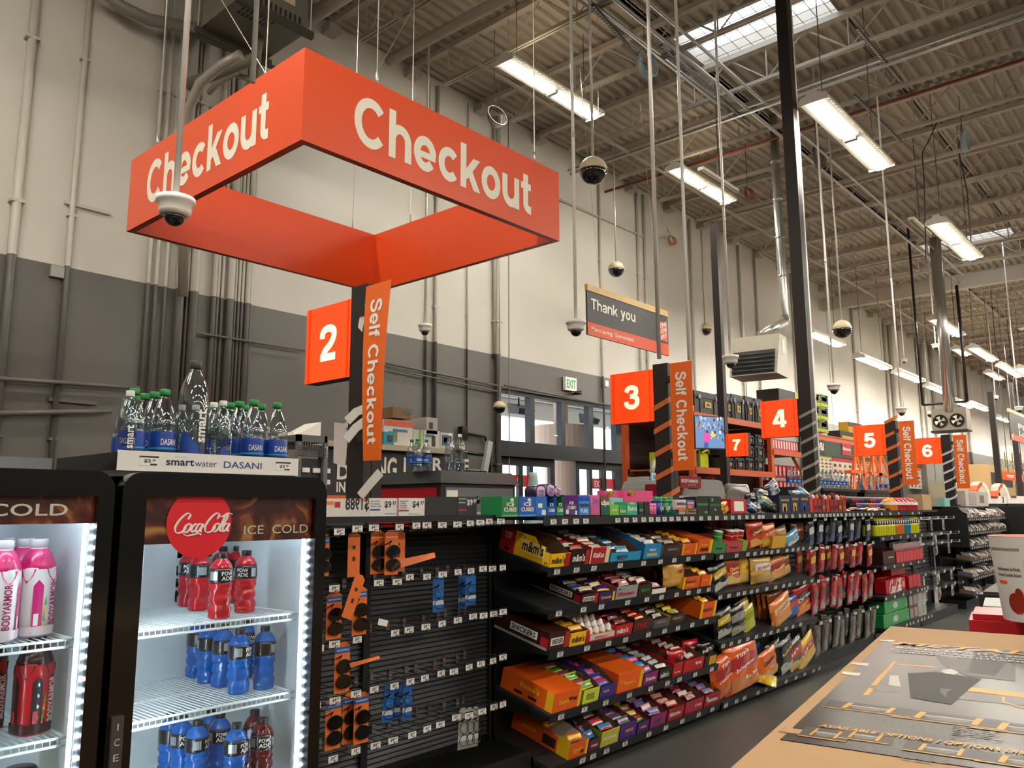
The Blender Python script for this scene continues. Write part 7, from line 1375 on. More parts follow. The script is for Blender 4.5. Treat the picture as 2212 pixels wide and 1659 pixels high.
for k in range(5): A = at_d(2078, 1127+14*k, 13.0) if k < 4 else at_d(2084, 1236, 13.0); m = MB(); m.box(-.05, 0, -.05, .05, .02, .05, C('#8c5c60')); m.box(-.04, -.001, -.04, .04, 0, -.0, C('#c0b4b4')); m.box(-.04, -.001, .01, .04, 0, .03, C('#7a2a34')); m.build('clip_strip_pack', M=T(*A), label='%s red and white pack from the top on the hanging clip strip' % ORD[k], cat='pack')
A = at_d(2076, 1095, 13.05); B = at_d(2085, 1260, 13.05); m = MB(); m.tube([(A.x, A.y+.02, A.z), (A.x, A.y+.02, B.z)], .006, alu, 6); m.build('clip_strip', label='thin hanging clip strip at the left of the far gondola', cat='strip')
m = MB(); m.box(16.6, 2.4, 0, 17.6, 3.1, 1.5, BK)
for k in range(30): m.box(16.62, 2.385, .1+.045*k, 17.58, 2.4, .125+.045*k, mt('#34363a', .4, .3, kind='slatwall_metal'))
m.build('slat_counter', label='black slatted counter end right of the parcels gondola', cat='counter')
# ------------------------------------------------------------------ things behind the gondola
def P2(px0, px1, pt, pb, y):           # a rectangle of the photo on the plane y
    a = at(px0, pb, 'y', y); b = at(px1, pb, 'y', y); t = at((px0+px1)/2, pt, 'y', y).z; z = at((px0+px1)/2, pb, 'y', y).z; return a.x, b.x, z, t
def pbox(name, cat, label, px0, px1, pt, pb, y, d, mat, parent=None, parts=(), z0=None, words=()):
    x0, x1, za, zb = P2(px0, px1, pt, pb, y)
    if z0 is not None: za = z0
    m = MB(); m.box(x0, y, za, x1, y+d, zb, mat); w = x1-x0; h = zb-za
    for (u, v, a, b, mm) in parts: m.box(x0+w*(u-a/2), y-.006, za+h*(v-b/2), x0+w*(u+a/2), y, za+h*(v+b/2), mm)
    for s, u, v, tw, tz, mm, bo in words: m.text(s, (x0+w*u, y-.008, za+h*v), X, Z, w*tw, h*tz, mm, bo)
    return m.build(name, parent, label=label, cat=cat)
gal = mt('#7b7d80', .35, .5, kind='brushed_grey_panel', var=.1)
def chest(x, y, w, d, label, zt, lid):
    t = thing('drink_chest', label, 'cooler', T(x, y, 0)); m = MB(); m.box(0, 0, 0, w, d, zt, C('#1c1c20', .35)); m.build('cabinet', t)
    m = MB(); m.box(-.006, .04, .2, 0, d-.04, zt-.03, C('#9c1422', .3)); m.build('red_side', t)
    m = MB(); m.box(.04, -.006, .2, w-.03, 0, zt-.03, gal); m.tube([(w*.45, -.004, zt-.12), (w*.45, -.02, zt-.12)], .028, blk, 16); m.box(.05, -.009, zt-.2, .16, -.006, zt-.05, W1)
    for k in range(12): m.box(.06+.007*k, -.0105, zt-.17, .063+.007*k, -.009, zt-.12, ink)
    m.build('front_panel', t)
    m = MB()
    if lid: 
        n = 10; P = [(-.02, 0)]+[(w*(.5-.5*math.cos(PI*k/n))*1.0, .18*min(1, math.sin(PI*k/n)*1.6)+.02) for k in range(n+1)]+[(w+.02, 0)]
        m.slab([(a, -.02, zt+b) for a, b in P], (0, d+.04, 0), mt('#a8a6a4', .25, .2, kind='translucent_lid')); m.box(-.026, .05, zt+.03, -.02, d*.6, zt+.15, C('#9c1422'))
    else: m.hexa([(-.03, -.03, zt), (w+.03, -.03, zt), (w+.03, d+.03, zt), (-.03, d+.03, zt), (.02, .02, zt+.09), (w-.02, .02, zt+.09), (w-.02, d-.02, zt+.09), (.02, d-.02, zt+.09)], C('#191a1e', .3))
    m.build('lid', t); return t
cz = at(1000, 1042, 'y', 4.2).z
chest(3.98, 4.2, .80, .85, 'drink chest cooler with a red side and a grey front, behind the price sign cards', 1.68, False)
for k, (px, yy, lb) in enumerate(((889, 4.5, 'leftmost'), (900, 4.65, 'rear'), (901, 4.42, 'middle'), (921, 4.42, 'rightmost'))): p = at(px, 1015, 'y', yy); put_bottle('water', p.x, yy, 1.772, '%s of four green capped bottles on the drink chest' % lb, rz=[0, 20, 10, -40][k], s=.9)
for k, px in enumerate((972, 993)): p = at(px, 1015, 'y', 4.4); o = put_bottle('tall', p.x, 4.4, 1.772, '%s tall clear bottle with a blue cap on the drink chest' % ('left', 'right')[k], rz=120, s=1.02)
m = MB(); m.box(0, 0, 0, .22, .12, .02, blk); m.box(.05, .02, .02, .16, .1, .03, C('#b0a890')); p = at(1010, 1018, 'y', 4.4); m.build('card_terminal', M=T(p.x, 4.4, 1.772), label='flat dark device lying on the drink chest right of the tall bottles', cat='device')
chest(7.55, 4.25, .85, .8, 'drink chest cooler with a rounded pale lid behind the black pistachio cartons', 1.60, True)
p = at(1498, 1045, 'y', 4.24); m = MB(); a, b, z0, z1 = P2(1466, 1511, 1029, 1054, 4.22); m.box(a, 4.20, z0, b, 4.225, z1, C('#8c1424')); m.text('BODYARMOR', ((a+b)/2-.02, 4.198, (z0+z1)/2+.01), X, Z, (b-a)*.8, (z1-z0)*.3, W1, .02); m.text('SportWater', ((a+b)/2+.02, 4.198, z0+(z1-z0)*.25), X, Z, (b-a)*.4, (z1-z0)*.12, W1, .0); m.build('drink_sign', label='dark red drink sign on the rounded lid cooler', cat='sign')
pbox('display_table', 'table', 'dark red low display behind the pink gum packs', 1386, 1470, 1060, 1100, 5.6, .4, C('#7a1420', .5), z0=0)
# pro desk board
yb = 7.0; t = thing('service_board', 'dark board on the wall side with large white letters, behind post two', 'board')
a, b, z0, z1 = P2(690, 972, 975, 1090, yb); z0 = .8; z1 = 2.17
m = MB(); m.box(a, yb, 0, b+.3, yb+.05, z1, C('#2d2b2c', .6)); m.build('board_panel', t); m = MB()
for s, l, r, tp, bt in (('D', 727, 753, 1002, 1036), ('IN', 726, 745, 1041, 1063), ('NG', 812, 856, 987, 1036), ('R', 934, 956, 989, 1019), ('I', 871, 876, 988, 1020), ('E', 1000, 1012, 992, 1022)):
    x0_, x1_, za, zb = P2(l, r, tp, bt, yb); m.text(s, ((x0_+x1_)/2, yb-.004, (za+zb)/2), X, Z, x1_-x0_, zb-za, W1, .05)
x0_, x1_, za, zb = P2(706, 747, 1070, 1085, yb); m.box(x0_, yb-.006, za-.1, x1_, yb, zb, C('#e0682a')); m.build('printed_lettering', t)
bei = mt('#b8ac94', .5, kind='beige_laminate'); x0_, x1_, za, zb = P2(826, 975, 958, 972, yb-.1)
m = MB(); m.box(x0_-1.6, 6.9, 2.14, x1_, 7.6, 2.2, bei); m.build('wall_shelf', label='long beige shelf above the dark lettered board', cat='shelf')
zs = 2.2
for a in ((848, 890, 881, 908, '#8a6844', 'brown cardboard box on top of the orange topped carton', 0, ((.75, .6, .3, .3, C('#3a6a70')),), 2.52), (829, 891, 908, 957, '#e4ded4', 'white carton with an orange top, on the beige shelf', 0, ((.5, .88, 1, .22, C('#e0582a')), (.3, .35, .3, .4, C('#7a8a5a')), (.55, .6, .5, .1, C('#3a6aa0'))), zs), (829, 851, 933, 954, '#2a9ab4', 'small teal box in front of the orange topped carton', -.12, ((.6, .5, .5, .5, C('#3a3a3a')),), zs),
          (892, 914, 928, 957, '#c8c8c4', 'white and green carton right of the orange topped one', 0, ((.7, .5, .2, 1, C('#7ab83a')),), zs), (915, 950, 930, 960, '#d8d6d0', 'white carton with product photo, middle of the beige shelf', 0, ((.6, .4, .2, .6, C('#2a2a2a')), (.35, .7, .5, .15, C('#3a7a80'))), zs), (951, 978, 935, 961, '#cfd2d4', 'white and blue carton at the right end of the beige shelf', 0, ((.5, .55, .7, .6, C('#3a5a78')), (.5, .55, .5, .3, W1)), zs), (921, 945, 902, 932, '#b8b4b4', 'pale carton stacked upright on the middle carton', 0, ((.4, .5, .3, .4, C('#2a2c30')),), 2.37)):
    pbox('carton', 'box', a[5], a[0], a[1], a[2], a[3], 7.0+a[6]*.5-.02, .25, C(a[4], .6), parts=a[7], z0=a[8])
# wire rack at left of the board
t = thing('wire_rack', 'grey metal rack with wire mesh door and black drawers, right of the water tray', 'rack', T(0, 0, 0)); x0_, x1_, za, zb = P2(640, 704, 940, 1060, 6.0); m = MB()
for x in (x0_, x1_-.03): m.box(x, 6.0, 0, x+.04, 6.04, zb, C('#6a6c6c', .4))
m.box(x0_, 6.05, 0, x1_, 6.5, za+.28, C('#26272a', .5)); m.box(x0_, 6.0, zb-.06, x1_, 6.4, zb, C('#5a5c5c', .4)); m.build('rack_frame', t); m = MB()
for k in range(9): x = x0_+.05+(x1_-x0_-.1)*k/8; m.tube([(x, 6.0, za+.3), (x, 6.0, zb-.06)], .004, chrome, 4)
for k in range(7): z = za+.3+(zb-.4-za)*k/6; m.tube([(x0_, 6.0, z), (x1_, 6.0, z)], .004, chrome, 4)
for k in range(6): m.box(x0_+.08+.11*(k % 3), 6.03, za+.06+.1*(k//3), x0_+.15+.11*(k % 3), 6.045, za+.1+.1*(k//3), W1)
m.build('wire_mesh', t); m = MB(); m.box(x0_+.02, 6.1, zb+.0, x1_-.05, 6.35, zb+.03, W1); m.hexa([(x0_, 6.05, zb), (x1_-.04, 6.05, zb), (x1_-.04, 6.3, zb), (x0_, 6.3, zb), (x0_+.1, 6.05, zb+.04), (x1_-.04, 6.05, zb+.13), (x1_-.04, 6.3, zb+.13), (x0_+.1, 6.3, zb+.04)], W1); m.build('white_carton', label='white carton lying on the wire rack', cat='box')
# monitor arm left of the doors
p = at(1062, 992, 'y', 8.4); m = MB(); m.M = T(*p) @ RY(14); m.box(-.16, -.03, -.27, -.06, .03, .25, C('#a8acae', .4)); m.M = None; m.tube([(p.x-.03, 8.4, p.z+.05), (p.x-.5, 8.6, p.z+.1), (p.x-.6, 9, p.z+.1)], .03, blk, 8); m.box(p.x-.75, 8.86, p.z-.1, p.x-.5, 9, p.z+.15, blk); m.build('wall_monitor', label='pale monitor seen edge on, held by a black wall arm beside the doors', cat='monitor')
p = at(1000, 938, 'y', 8.95); m = MB(); m.box(p.x-.06, 8.9, p.z-.1, p.x+.06, 9, p.z+.12, blk); m.tube([(p.x+.06, 8.95, p.z+.02), (p.x+.5, 8.95, p.z), (p.x+.62, 8.95, p.z-.25), (p.x+.62, 8.95, 1.9)], .025, DK, 8); m.build('cable_box', label='small dark wall box with a thick cable leading to the monitor arm', cat='box')
# by the doors
m = MB(); p = at(1152, 1060, 'y', 5.9); m.lathe([(.16, 0), (.15, .1), (.09, .5), (.05, .85), (.045, .9)], mt('#a8c4c8', .3, kind='pale_plastic'), c=(p.x, 5.9, 1.0), n=16); m.text('ICE', (p.x, 5.78, 1.4), X, Z, .12, .08, W1, .03); m.lathe([(.22, 0), (.2, .98), (.16, 1.0)], C('#5a6a6c'), c=(p.x, 5.9, 0), n=16); m.build('plastic_cone', label='pale translucent cone standing before the entrance doors', cat='cone')
p = at(1412, 915, 'y', 8.6); m = MB(); m.box(p.x-.35, 8.7, p.z-.12, p.x+.1, 9, p.z+.15, wht); m.build('emergency_light', label='white wall unit half hidden behind lane sign three', cat='light')
pbox('wall_notice', 'sign', 'yellow wall notice left of lane post three', 1408, 1424, 921, 941, 8.9, .03, YE, parts=((.5, .75, .7, .1, ink),)); pbox('alarm_box', 'alarm', 'red square fire alarm plate below the yellow notice', 1408, 1424, 943, 958, 8.9, .05, RD, parts=((.5, .5, .6, .6, W1), (.5, .5, .3, .3, RD)))
pbox('wall_sensor', 'sensor', 'small white box on the wall above lane sign three, left', 1308, 1315, 822, 835, 8.93, .06, wht); pbox('thermostat', 'switch', 'small white wall box right of the entrance doors', 1363, 1376, 1008, 1020, 8.93, .06, wht)
p0 = at(1402, 990, 'y', 6.5); pbox('hose_display', 'display', 'pale blue display with a curved hose, left of lane post three', 1404, 1440, 1030, 1095, 5.0, .3, C('#b8c8cc', .4), z0=0, parts=((.5, .93, .9, .05, C('#8ac4d8')),)); pbox('price_sign', 'sign', 'pale blue sign reading six dollars', 1409, 1428, 1022, 1038, 4.95, .02, C('#c8dce4'), words=(('$6', .65, .5, .5, .6, NV, .04),), parts=((.2, .5, .15, .6, C('#3a9ac0')),))
m = MB(); q = [at(a, b, 'y', 5.0) for a, b in ((1408, 1020), (1412, 1000), (1422, 990), (1428, 988))]; m.tube(q, .03, alu, 8); m.build('hose_loop', label='curved silver hose above the pale blue display', cat='hose')
# ------------------------------------------------------------------ tool racks
RK = mt('#c4552a', .45, kind='orange_rack_steel', var=.06); rb = C('#17181b', .45)
YR = 5.5; t = thing('pallet_rack', 'orange pallet rack holding black tool boxes and red power tool packs', 'rack'); rx = [at(px, 900, 'y', YR).x for px in (1497, 1665, 1760)]
for x in rx:
    for yy in (YR, YR+1.1): m = MB(); m.box(x-.05, yy, 0, x+.05, yy+.07, 2.92 if x == rx[0] else 2.95, RK); m.build('rack_upright', t)
for (i, z) in ((0, 2.83), (0, 2.06), (0, 1.5), (1, 2.83), (1, 2.44), (1, 1.55)):
    m = MB(); m.box(rx[i], YR-.02, z-.09, rx[i+1], YR+.04, z, RK); m.box(rx[i], YR+1.1, z-.09, rx[i+1], YR+1.16, z, RK); m.box(rx[i]+.05, YR+.04, z-.03, rx[i+1]-.05, YR+1.1, z-.01, C('#8a6a48', .7)); m.build('rack_beam', t)
m = MB(); m.box(rx[0], YR+1.17, 0, rx[2], YR+1.2, 2.75, C('#3a2420', .7)); m.build('back_board', t)
m = MB(); m.tube([(rx[0]+.6, YR+.1, 2.0), (rx[0]+1.7, YR+.1, 1.1)], .03, RK, 4); m.tube([(rx[1]+1.0, YR+.1, 2.4), (rx[1]+1.6, YR+.1, 1.9)], .03, RK, 4); m.build('rack_brace', t)
def toolbox(px0, px1, pt, zb, label, d=.55, yel=True, y=YR+.05):
    x0_, x1_, _, zt = P2(px0, px1, pt, pt+20, y); w = x1_-x0_; h = zt-zb; t = thing('tool_box', label, 'tool box', T(x0_, y, zb)); m = MB()
    m.box(.01, .01, 0, w-.01, d, h*.72, rb); m.box(0, 0, h*.72, w, d+.01, h*.8, rb); m.box(.015, .015, h*.8, w-.015, d, h, rb); m.box(w*.2, .0, h*.05, w*.26, .01, h*.7, rb); m.box(w*.74, .0, h*.05, w*.8, .01, h*.7, rb); m.build('case', t)
    m = MB(); m.box(w*.38, -.004, h*.3, w*.62, .008, h*.55, C('#c89a20' if yel else '#a8a4a0')); m.box(w*.44, -.006, h*.36, w*.56, -.004, h*.5, C('#2a2418' if yel else '#a82028')); m.build('label_plate', t)
    m = MB(); m.box(w*.12, -.015, h*.66, w*.2, 0, h*.84, C('#8a8c8e' if yel else '#1c1c1e', .3)); m.build('latch', t)
    m = MB(); m.box(w*.8, -.015, h*.66, w*.88, 0, h*.84, C('#8a8c8e' if yel else '#1c1c1e', .3)); m.build('latch', t)
for a in ((1501, 1556, 848, 'widest black tool box at the left on top of the orange rack'), (1569, 1581, 850, 'narrow black tool box beside the black post, rack top'), (1582, 1609, 853, 'second narrow tool box right of the post, rack top'), (1611, 1630, 857, 'third narrow tool box, rack top'), (1632, 1650, 862, 'fourth tool box, partly behind lane sign four')): toolbox(*a[:3], 2.835, a[3], d=.6)
for r_, (pt, zb) in enumerate(((940, 2.49), (963, 2.28), (989, 2.07))):
    for k, (a, b) in enumerate(((1570, 1588), (1590, 1611), (1613, 1631), (1633, 1653))): toolbox(a, b, pt, zb, '%s black tool box of the %s stack layer on the orange rack' % (ORD[k], ('top', 'middle', 'bottom')[r_]), yel=False, d=.4)
for k in range(14): x = rx[1]+.12+.108*k; m = MB(); m.box(x, YR+.05, 2.445, x+.1, YR+.35, 2.62, C('#b82830')); m.box(x+.01, YR+.048, 2.47, x+.07, YR+.05, 2.6, C('#e0c8c8')); m.build('tool_carton', label='%s red tool carton from the left on the right rack bay' % ORD[k], cat='box')
for r_ in range(2):
    for k in range(9): x = rx[1]+.12+.16*k; z = 2.0-.26*r_; m = MB(); m.box(x, YR+.1, z, x+.13, YR+.25, z+.2, C('#a8202a', .3)); m.box(x+.02, YR+.098, z+.03, x+.08, YR+.1, z+.17, C('#d8a8a8')); m.box(x+.08, YR+.096, z+.04, x+.11, YR+.1, z+.1, C('#3a1418')); m.build('tool_pack', label='%s red power tool pack of the %s hanging row, right rack bay' % (ORD[k], ('upper', 'lower')[r_]), cat='pack')
for k in range(3): x = rx[0]+.62+.35*k*.0+.3*k; m = MB(); m.box(x-.5, YR+.3, 2.07, x-.25, YR+.8, 2.3, C(('#a8b820', '#2a2c20', '#c0c828')[k], .4)); m.tube([(x-.48, YR+.28, 2.3), (x-.3, YR+.28, 2.36), (x-.26, YR+.28, 2.3)], .02, C('#b8c420'), 6); m.build('power_tool', label='%s lime green power tool below the monitor' % ORD[k], cat='tool')
# banner, posters, boxes beyond the tall post
def px3(pts, y): return [at(a, b, 'y', y) for a, b in pts]
t = thing('store_banner', 'long green banner with an orange stripe and tool brand plates above the posters', 'banner'); xa, xb = at(1752, 950, 'y', YR).x, at(1996, 1000, 'y', YR).x; z1 = at(1760, 938, 'y', YR).z; z0 = at(1760, 982, 'y', YR).z
m = MB(); m.box(xa-.5, YR, z0, xb, YR+.03, z1, C('#2c4a38', .5)); m.box(xa-.5, YR-.004, z1-.09, xb, YR, z1-.02, C('#d8602c')); m.box(xa-.5, YR, z1, xb, YR+.5, z1+.02, RK); m.build('banner_cloth', t)
def plate2(px0, px1, pt, pb, mat, words=(), y=YR-.01):
    x0_, x1_, za, zb = P2(px0, px1, pt, pb, y); m.box(x0_, y, za, x1_, y+.008, zb, mat)
    for s, u, v, tw, tz, mm, bo in words: m.text(s, (x0_+(x1_-x0_)*u, y-.002, za+(zb-za)*v), X, Z, (x1_-x0_)*tw, (zb-za)*tz, mm, bo)
m = MB(); plate2(1752, 1783, 949, 978, C('#1a1a1c'), (('RYOBI', .45, .5, .9, .6, W1, .06),)); m.build('brand_plate', t); m = MB(); plate2(1820, 1840, 959, 984, C('#b81c28'), (('Milwaukee', .5, .55, .8, .3, W1, .04),)); m.build('brand_plate', t); m = MB(); plate2(1867, 1890, 980, 989, YE, (('DEWALT', .5, .5, .9, .7, ink, .06),)); m.build('brand_plate', t)
for a in ((1764, 1799, 983, 1020, '#d0cdb8', '#b8c820', 'lime topped tool poster under the green banner'), (1800, 1845, 990, 1050, '#d8ccc4', '#b81c3a', 'red topped tool poster under the green banner'), (1860, 1900, 994, 1022, '#d8b070', '#e0a020', 'yellow and orange tool poster behind the ladders'), (1845, 1860, 996, 1040, '#d8cfc8', '#c8504a', 'narrow pale poster between the ladders and the red topped one'), (1966, 1998, 1010, 1056, '#c8bdb4', '#d0603a', 'pale poster with an orange header right of Self Checkout panel five')):
    ps = [(.5, .93, 1, .14, C(a[5])), (.5, .5, .9, .02, C('#e0683a'))]+[(.14+.24*(k % 4), .72-.2*(k//4), .1, .1, C(('#3a3c3a', '#a84038', '#8a8c7a')[k % 3])) for k in range(16)]
    pbox('tool_poster', 'poster', a[6], *a[:4], YR+.02, .04, C(a[4], .6), parts=ps)
for r_ in range(3):
    for k in range(2): pbox('tool_carton', 'box', 'lime and black tool carton, %s column, %s layer above the banner' % (('left', 'right')[k], ('top', 'middle', 'bottom')[r_]), 1756+17*k, 1772+17*k+(1 if k else 0), 850+27.5*r_+3*k, 876+27.5*r_+3*k, YR+.05, .4, C('#a8bc20', .5), parts=((.5, .62, .9, .66, C('#2c2e28')), (.45, .6, .6, .3, C('#8a9a50')), (.7, .85, .3, .12, C('#c02c2c'))))
pbox('tool_carton', 'box', 'wide dark carton with a lime edge above lane sign four', 1683, 1725, 844, 864, YR+.05, .4, C('#38302c', .5), z0=2.835, parts=((.9, .5, .2, 1, C('#9ab020')), (.4, .6, .3, .3, C('#a82c2c')))); pbox('tool_carton', 'box', 'upper yellow and black carton behind lane sign five', 1833, 1862, 914, 930, YR+.3, .2, C('#c89a1c', .5), z0=at(1832, 933, 'y', YR+.25).z, parts=((.5, .8, 1, .4, C('#1c1a16')),)); pbox('tool_carton', 'box', 'lower black and yellow carton left of lane sign five', 1815, 1850, 933, 944, YR+.25, .25, C('#1c1a16', .5), z0=at(1760, 938, 'y', YR).z+.02, parts=((.5, .4, .8, .3, C('#c89a1c')),))
LO = mt('#e8661c', .4, kind='orange_fibreglass')
for k, (a, b, c_, d_) in enumerate(((1843, 1830, 1852, 1854), (1855, 1862, 1872, 1858), (1882, 1874, 1888, 1896), (1898, 1890, 1906, 1916))):
    t = thing('step_ladder', '%s orange step ladder from the left below lane sign five' % ORD[k], 'ladder'); y = 5.0
    tp = at((a+c_)/2, 975, 'y', y); l = at(b, 1056, 'y', y); r_ = at(d_, 1056, 'y', y)
    for q, yy in ((l, y-.12), (r_, y-.12)): m = MB(); v = Vector((q.x-tp.x, yy-y, q.z-tp.z)); m.tube([tp, tp+v*(tp.z/(tp.z-q.z))], .022, LO, 4); m.build('ladder_rail', t)
    m = MB(); m.box(min(l.x, r_.x)-.02, y-.1, at(1870, 1026, 'y', y).z, max(l.x, r_.x)+.02, y+.02, at(1870, 1020, 'y', y).z, LO); m.build('ladder_step', t)
    m = MB(); m.tube([tp+Vector((.02, .02, 0)), (tp.x+.1, y+.5, 0)], .018, LO, 4); m.build('ladder_back_leg', t)
# further right
pbox('locker', 'cabinet', 'tall grey locker between the signs of lanes five and six', 2005, 2040, 998, 1056, 5.4, .6, mt('#8a8884', .4, kind='grey_locker'), z0=1.55, parts=((.5, .5, .02, .95, C('#5a5a58')),)); pbox('locker_stand', 'stand', 'black stand below the grey locker', 2008, 2038, 1056, 1085, 5.42, .5, blk, z0=0)
pbox('rug_rack', 'rack', 'orange rack with rolls near the far wall', 2112, 2158, 1012, 1050, 9-.9, .6, C('#a84a28', .6), z0=0, parts=tuple((.5, .1+.12*k, .95, .03, C('#6a2c18')) for k in range(7)))
for k in range(3): A = at(2112, 1016+3*k, 'y', 7.9); m = MB(); m.tube([(A.x, 7.9-.42*k, A.z), (A.x+8, 7.9-.42*k, A.z)], .2, C('#c8704a', .7), 12); m.build('rug_roll', label='%s rolled rug on the orange rack' % ORD[k], cat='rug')
pbox('storage_shelf', 'shelf', 'low grey brown shelving with a rusty top rail near the far wall', 2085, 2160, 1042, 1066, 7.0, .6, C('#4a4540', .7), z0=0, parts=((.5, .97, 1, .03, C('#a8563a')),))
pbox('carton', 'box', 'large beige carton beside Self Checkout panel six', 2062, 2092, 1040, 1066, 4.6, .5, C('#a89c84', .7), z0=0, parts=((.4, .97, .6, .015, W1),))
pbox('carton_stack', 'box', 'tan cartons and dark display left of the far black post', 2138, 2195, 1008, 1068, 6.0, .6, C('#a8895c', .7), z0=0, parts=((.5, .86, .8, .1, C('#2c2622')), (.5, .78, .8, .06, C('#3a3634'))))
for a in ((2170, 2196, 1020, 1037, 'left lit orange hanging sign near the far black posts'), (2201, 2212, 1025, 1040, 'right lit orange hanging sign at the photo edge')): o = pbox('aisle_sign', 'sign', a[4], *a[:4], 5.0, .05, NUM, parts=((.5, .55, .6, .1, NUMW), (.5, .35, .4, .08, NUMW))); q = at(a[0]+8, a[2], 'y', 5.02); m = MB(); m.tube([q, (q.x, q.y, CEIL)], .01, DK, 4); m.build('hanging_rod', o)
gold = mt('#e8c860', .4, kind='golden_foliage')
for k in range(3):
    m = MB(); rs = random.Random(k); A = at((2172, 2188, 2206)[k], 1000, 'y', 6.2)
    for j in range(60): a = rs.random()*6.28; r_ = rs.random()*.35; z = rs.random()*.9; q = Vector((A.x+r_*math.cos(a), 6.2+r_*math.sin(a), A.z-.4+z)); m.add([q, q+Vector((.06, 0, .03)), q+Vector((.02, .02, .1))], [(0, 1, 2)], gold if j % 4 else C('#a8242c'))
    m.tube([(A.x, 6.2, 0), (A.x, 6.2, A.z+.4)], .02, C('#3a4a2a'), 5); m.build('decorative_plant', label='%s golden leafed decoration near the right edge' % ORD[k], cat='plant')
t = thing('pickup_sign', 'dark hanging sign with a pale top rail, cut off by the right photo edge', 'sign'); x0_, x1_, za, zb = P2(2186, 2240, 904, 958, 4.2); m = MB(); m.box(x0_, 4.2, za, x1_, 4.23, zb, C('#2e302e')); m.text('Pi', (x0_+.42*(x1_-x0_)*.95, 4.198, za+(zb-za)*.60), X, Z, (x1_-x0_)*.22, (zb-za)*.2, W1, .04); m.text('Lo', (x0_+.41*(x1_-x0_), 4.198, za+(zb-za)*.34), X, Z, (x1_-x0_)*.24, (zb-za)*.2, W1, .04)
m.box(x0_, 4.195, za, x1_, 4.2, za+(zb-za)*.22, C('#d8603a')); m.slab([(x0_+.12, 4.19, za+.08), (x0_+.16, 4.19, za+.08), (x0_+.3, 4.19, za+.2), (x0_+.27, 4.19, za+.22)], (0, .003, 0), W1); m.box(x0_+.1, 4.19, za+.05, x0_+.13, 4.194, za+.17, W1); m.box(x0_+.1, 4.19, za+.05, x0_+.22, 4.194, za+.08, W1); m.box(x0_, 4.19, zb, x1_, 4.24, zb+.1, C('#c8b080')); m.build('sign_board', t); m = MB(); m.tube([(x0_+.3, 4.2, zb), (x0_+.3, 4.2, CEIL)], .006, cab, 4); m.build('hanging_wire', t)
# white counters with arches
for k, (a, b) in enumerate(((2132, 2172), (2176, 2225))):
    t = thing('service_counter', '%s white counter with an orange arch at the far right' % ('left', 'right')[k], 'counter'); x0_, x1_, za, zb = P2(a, b, 1066, 1086, 3.6); m = MB(); m.box(x0_, 3.6, 0, x1_, 4.2, za-.02, BK); m.box(x0_, 3.58, za-.02, x1_, 4.2, zb-.06, W1); m.text('2' if k else '3', (x0_+(x1_-x0_)*.8, 3.575, za+.06), X, Z, .16, .13, ink, .05); m.box(x0_+.3, 3.57, zb-.1, x0_+.9, 3.58, zb-.06, C('#8a2c28')); m.build('counter_body', t)
    m = MB(); cx_ = x0_+.25; zc = za; P = [(cx_+.9*math.cos(q*PI/10)*.75, 3.7, zc+.42*math.sin(q*PI/10)) for q in range(11)]; Q = [(a_*.0+cx_+(a_-cx_)*.86, b_, zc+(c_-zc)*.8) for a_, b_, c_ in P]
    for q in range(10): m.slab([P[q], P[q+1], Q[q+1], Q[q]], (0, .15, 0), W1 if q < 5 or q > 8 else C('#e0623a'))
    m.build('arch', t)
pbox('small_display', 'display', 'rounded white display on top of the parcels gondola', 2086, 2135, 1062, 1084, 3.3, .3, C('#c4beb8', .5), z0=1.5025, parts=((.3, .5, .3, .8, C('#b0a8a4')), (.7, .5, .2, .5, C('#8a7c78')))); pbox('small_box', 'box', 'open tan carton at the end of the top shelf', 1993, 2012, 1068, 1086, 3.3, .2, C('#b89a70', .7), z0=1.4525); pbox('small_box', 'box', 'little teal box beside the open tan carton', 2040, 2052, 1076, 1086, 3.3, .1, C('#7ab8b0', .6), z0=1.4525)
# ------------------------------------------------------------------ foreground : scaffold carton, bins, bucket
ZB = 1.0; card_m = mt('#a5835c', .75, kind='corrugated_cardboard', var=.05, scale=6, bump=.1)
P0 = at(1575, 1659, 'z', ZB); P1 = at(1923, 1352, 'z', ZB); U = (P1-P0).normalized(); V_ = Vector((U.y, -U.x, 0)); L0 = (P1-P0).length; WB = 1.05
MBX = Matrix((V_, U, Z)).transposed().to_4x4(); MBX.translation = P1-U*(L0+.25)-Z*ZB; LB_ = L0+.25      # local: x to the right, y away, z up
for k in range(4):
    m = MB(); m.box(0 if k == 3 else .01*k, 0, .16+.21*k, WB, LB_-.005*(3-k), .16+.21*k+.208 if k < 3 else ZB-.0005, card_m)
    o = m.build('scaffold_carton', M=MBX, bevel=.003, label=('topmost long cardboard carton with a black printed poster face in the foreground' if k == 3 else 'long cardboard carton, %s below the printed one in the foreground stack' % ('third', 'second', 'first')[k]), cat='carton')
    if k == 3: top = o
m = MB()
for k in range(3): m.box(.02, .1+k*(LB_-.3)/2, 0, WB-.02, .2+k*(LB_-.3)/2, .12, C('#8a6a48', .8))
for k in range(6): m.box(.02+k*(WB-.14)/5, .02, .12, .12+k*(WB-.14)/5, LB_-.02, .155, C('#97764f', .8))
m.build('pallet', M=MBX, label='wooden pallet beneath the foreground carton stack', cat='pallet')
inv = MBX.inverted()
def bt(px, py): q = inv @ at(px, py, 'z', ZB); return q.x, q.y
def z7(a, b): return bt(1560+a/3.393, 1320+b/3.393)
ps = mt('#0a0807', .3, kind='glossy_black_print', var=.2, scale=2.5, bump=.12); ylw = mt('#c08a14', .4, kind='yellow_print'); gr1 = mt('#5c5854', .4, kind='grey_print', var=.15); wh1 = mt('#a8a5a0', .4, kind='white_print', var=.05); gr2 = mt('#262321', .4, kind='dark_grey_print', var=.2)
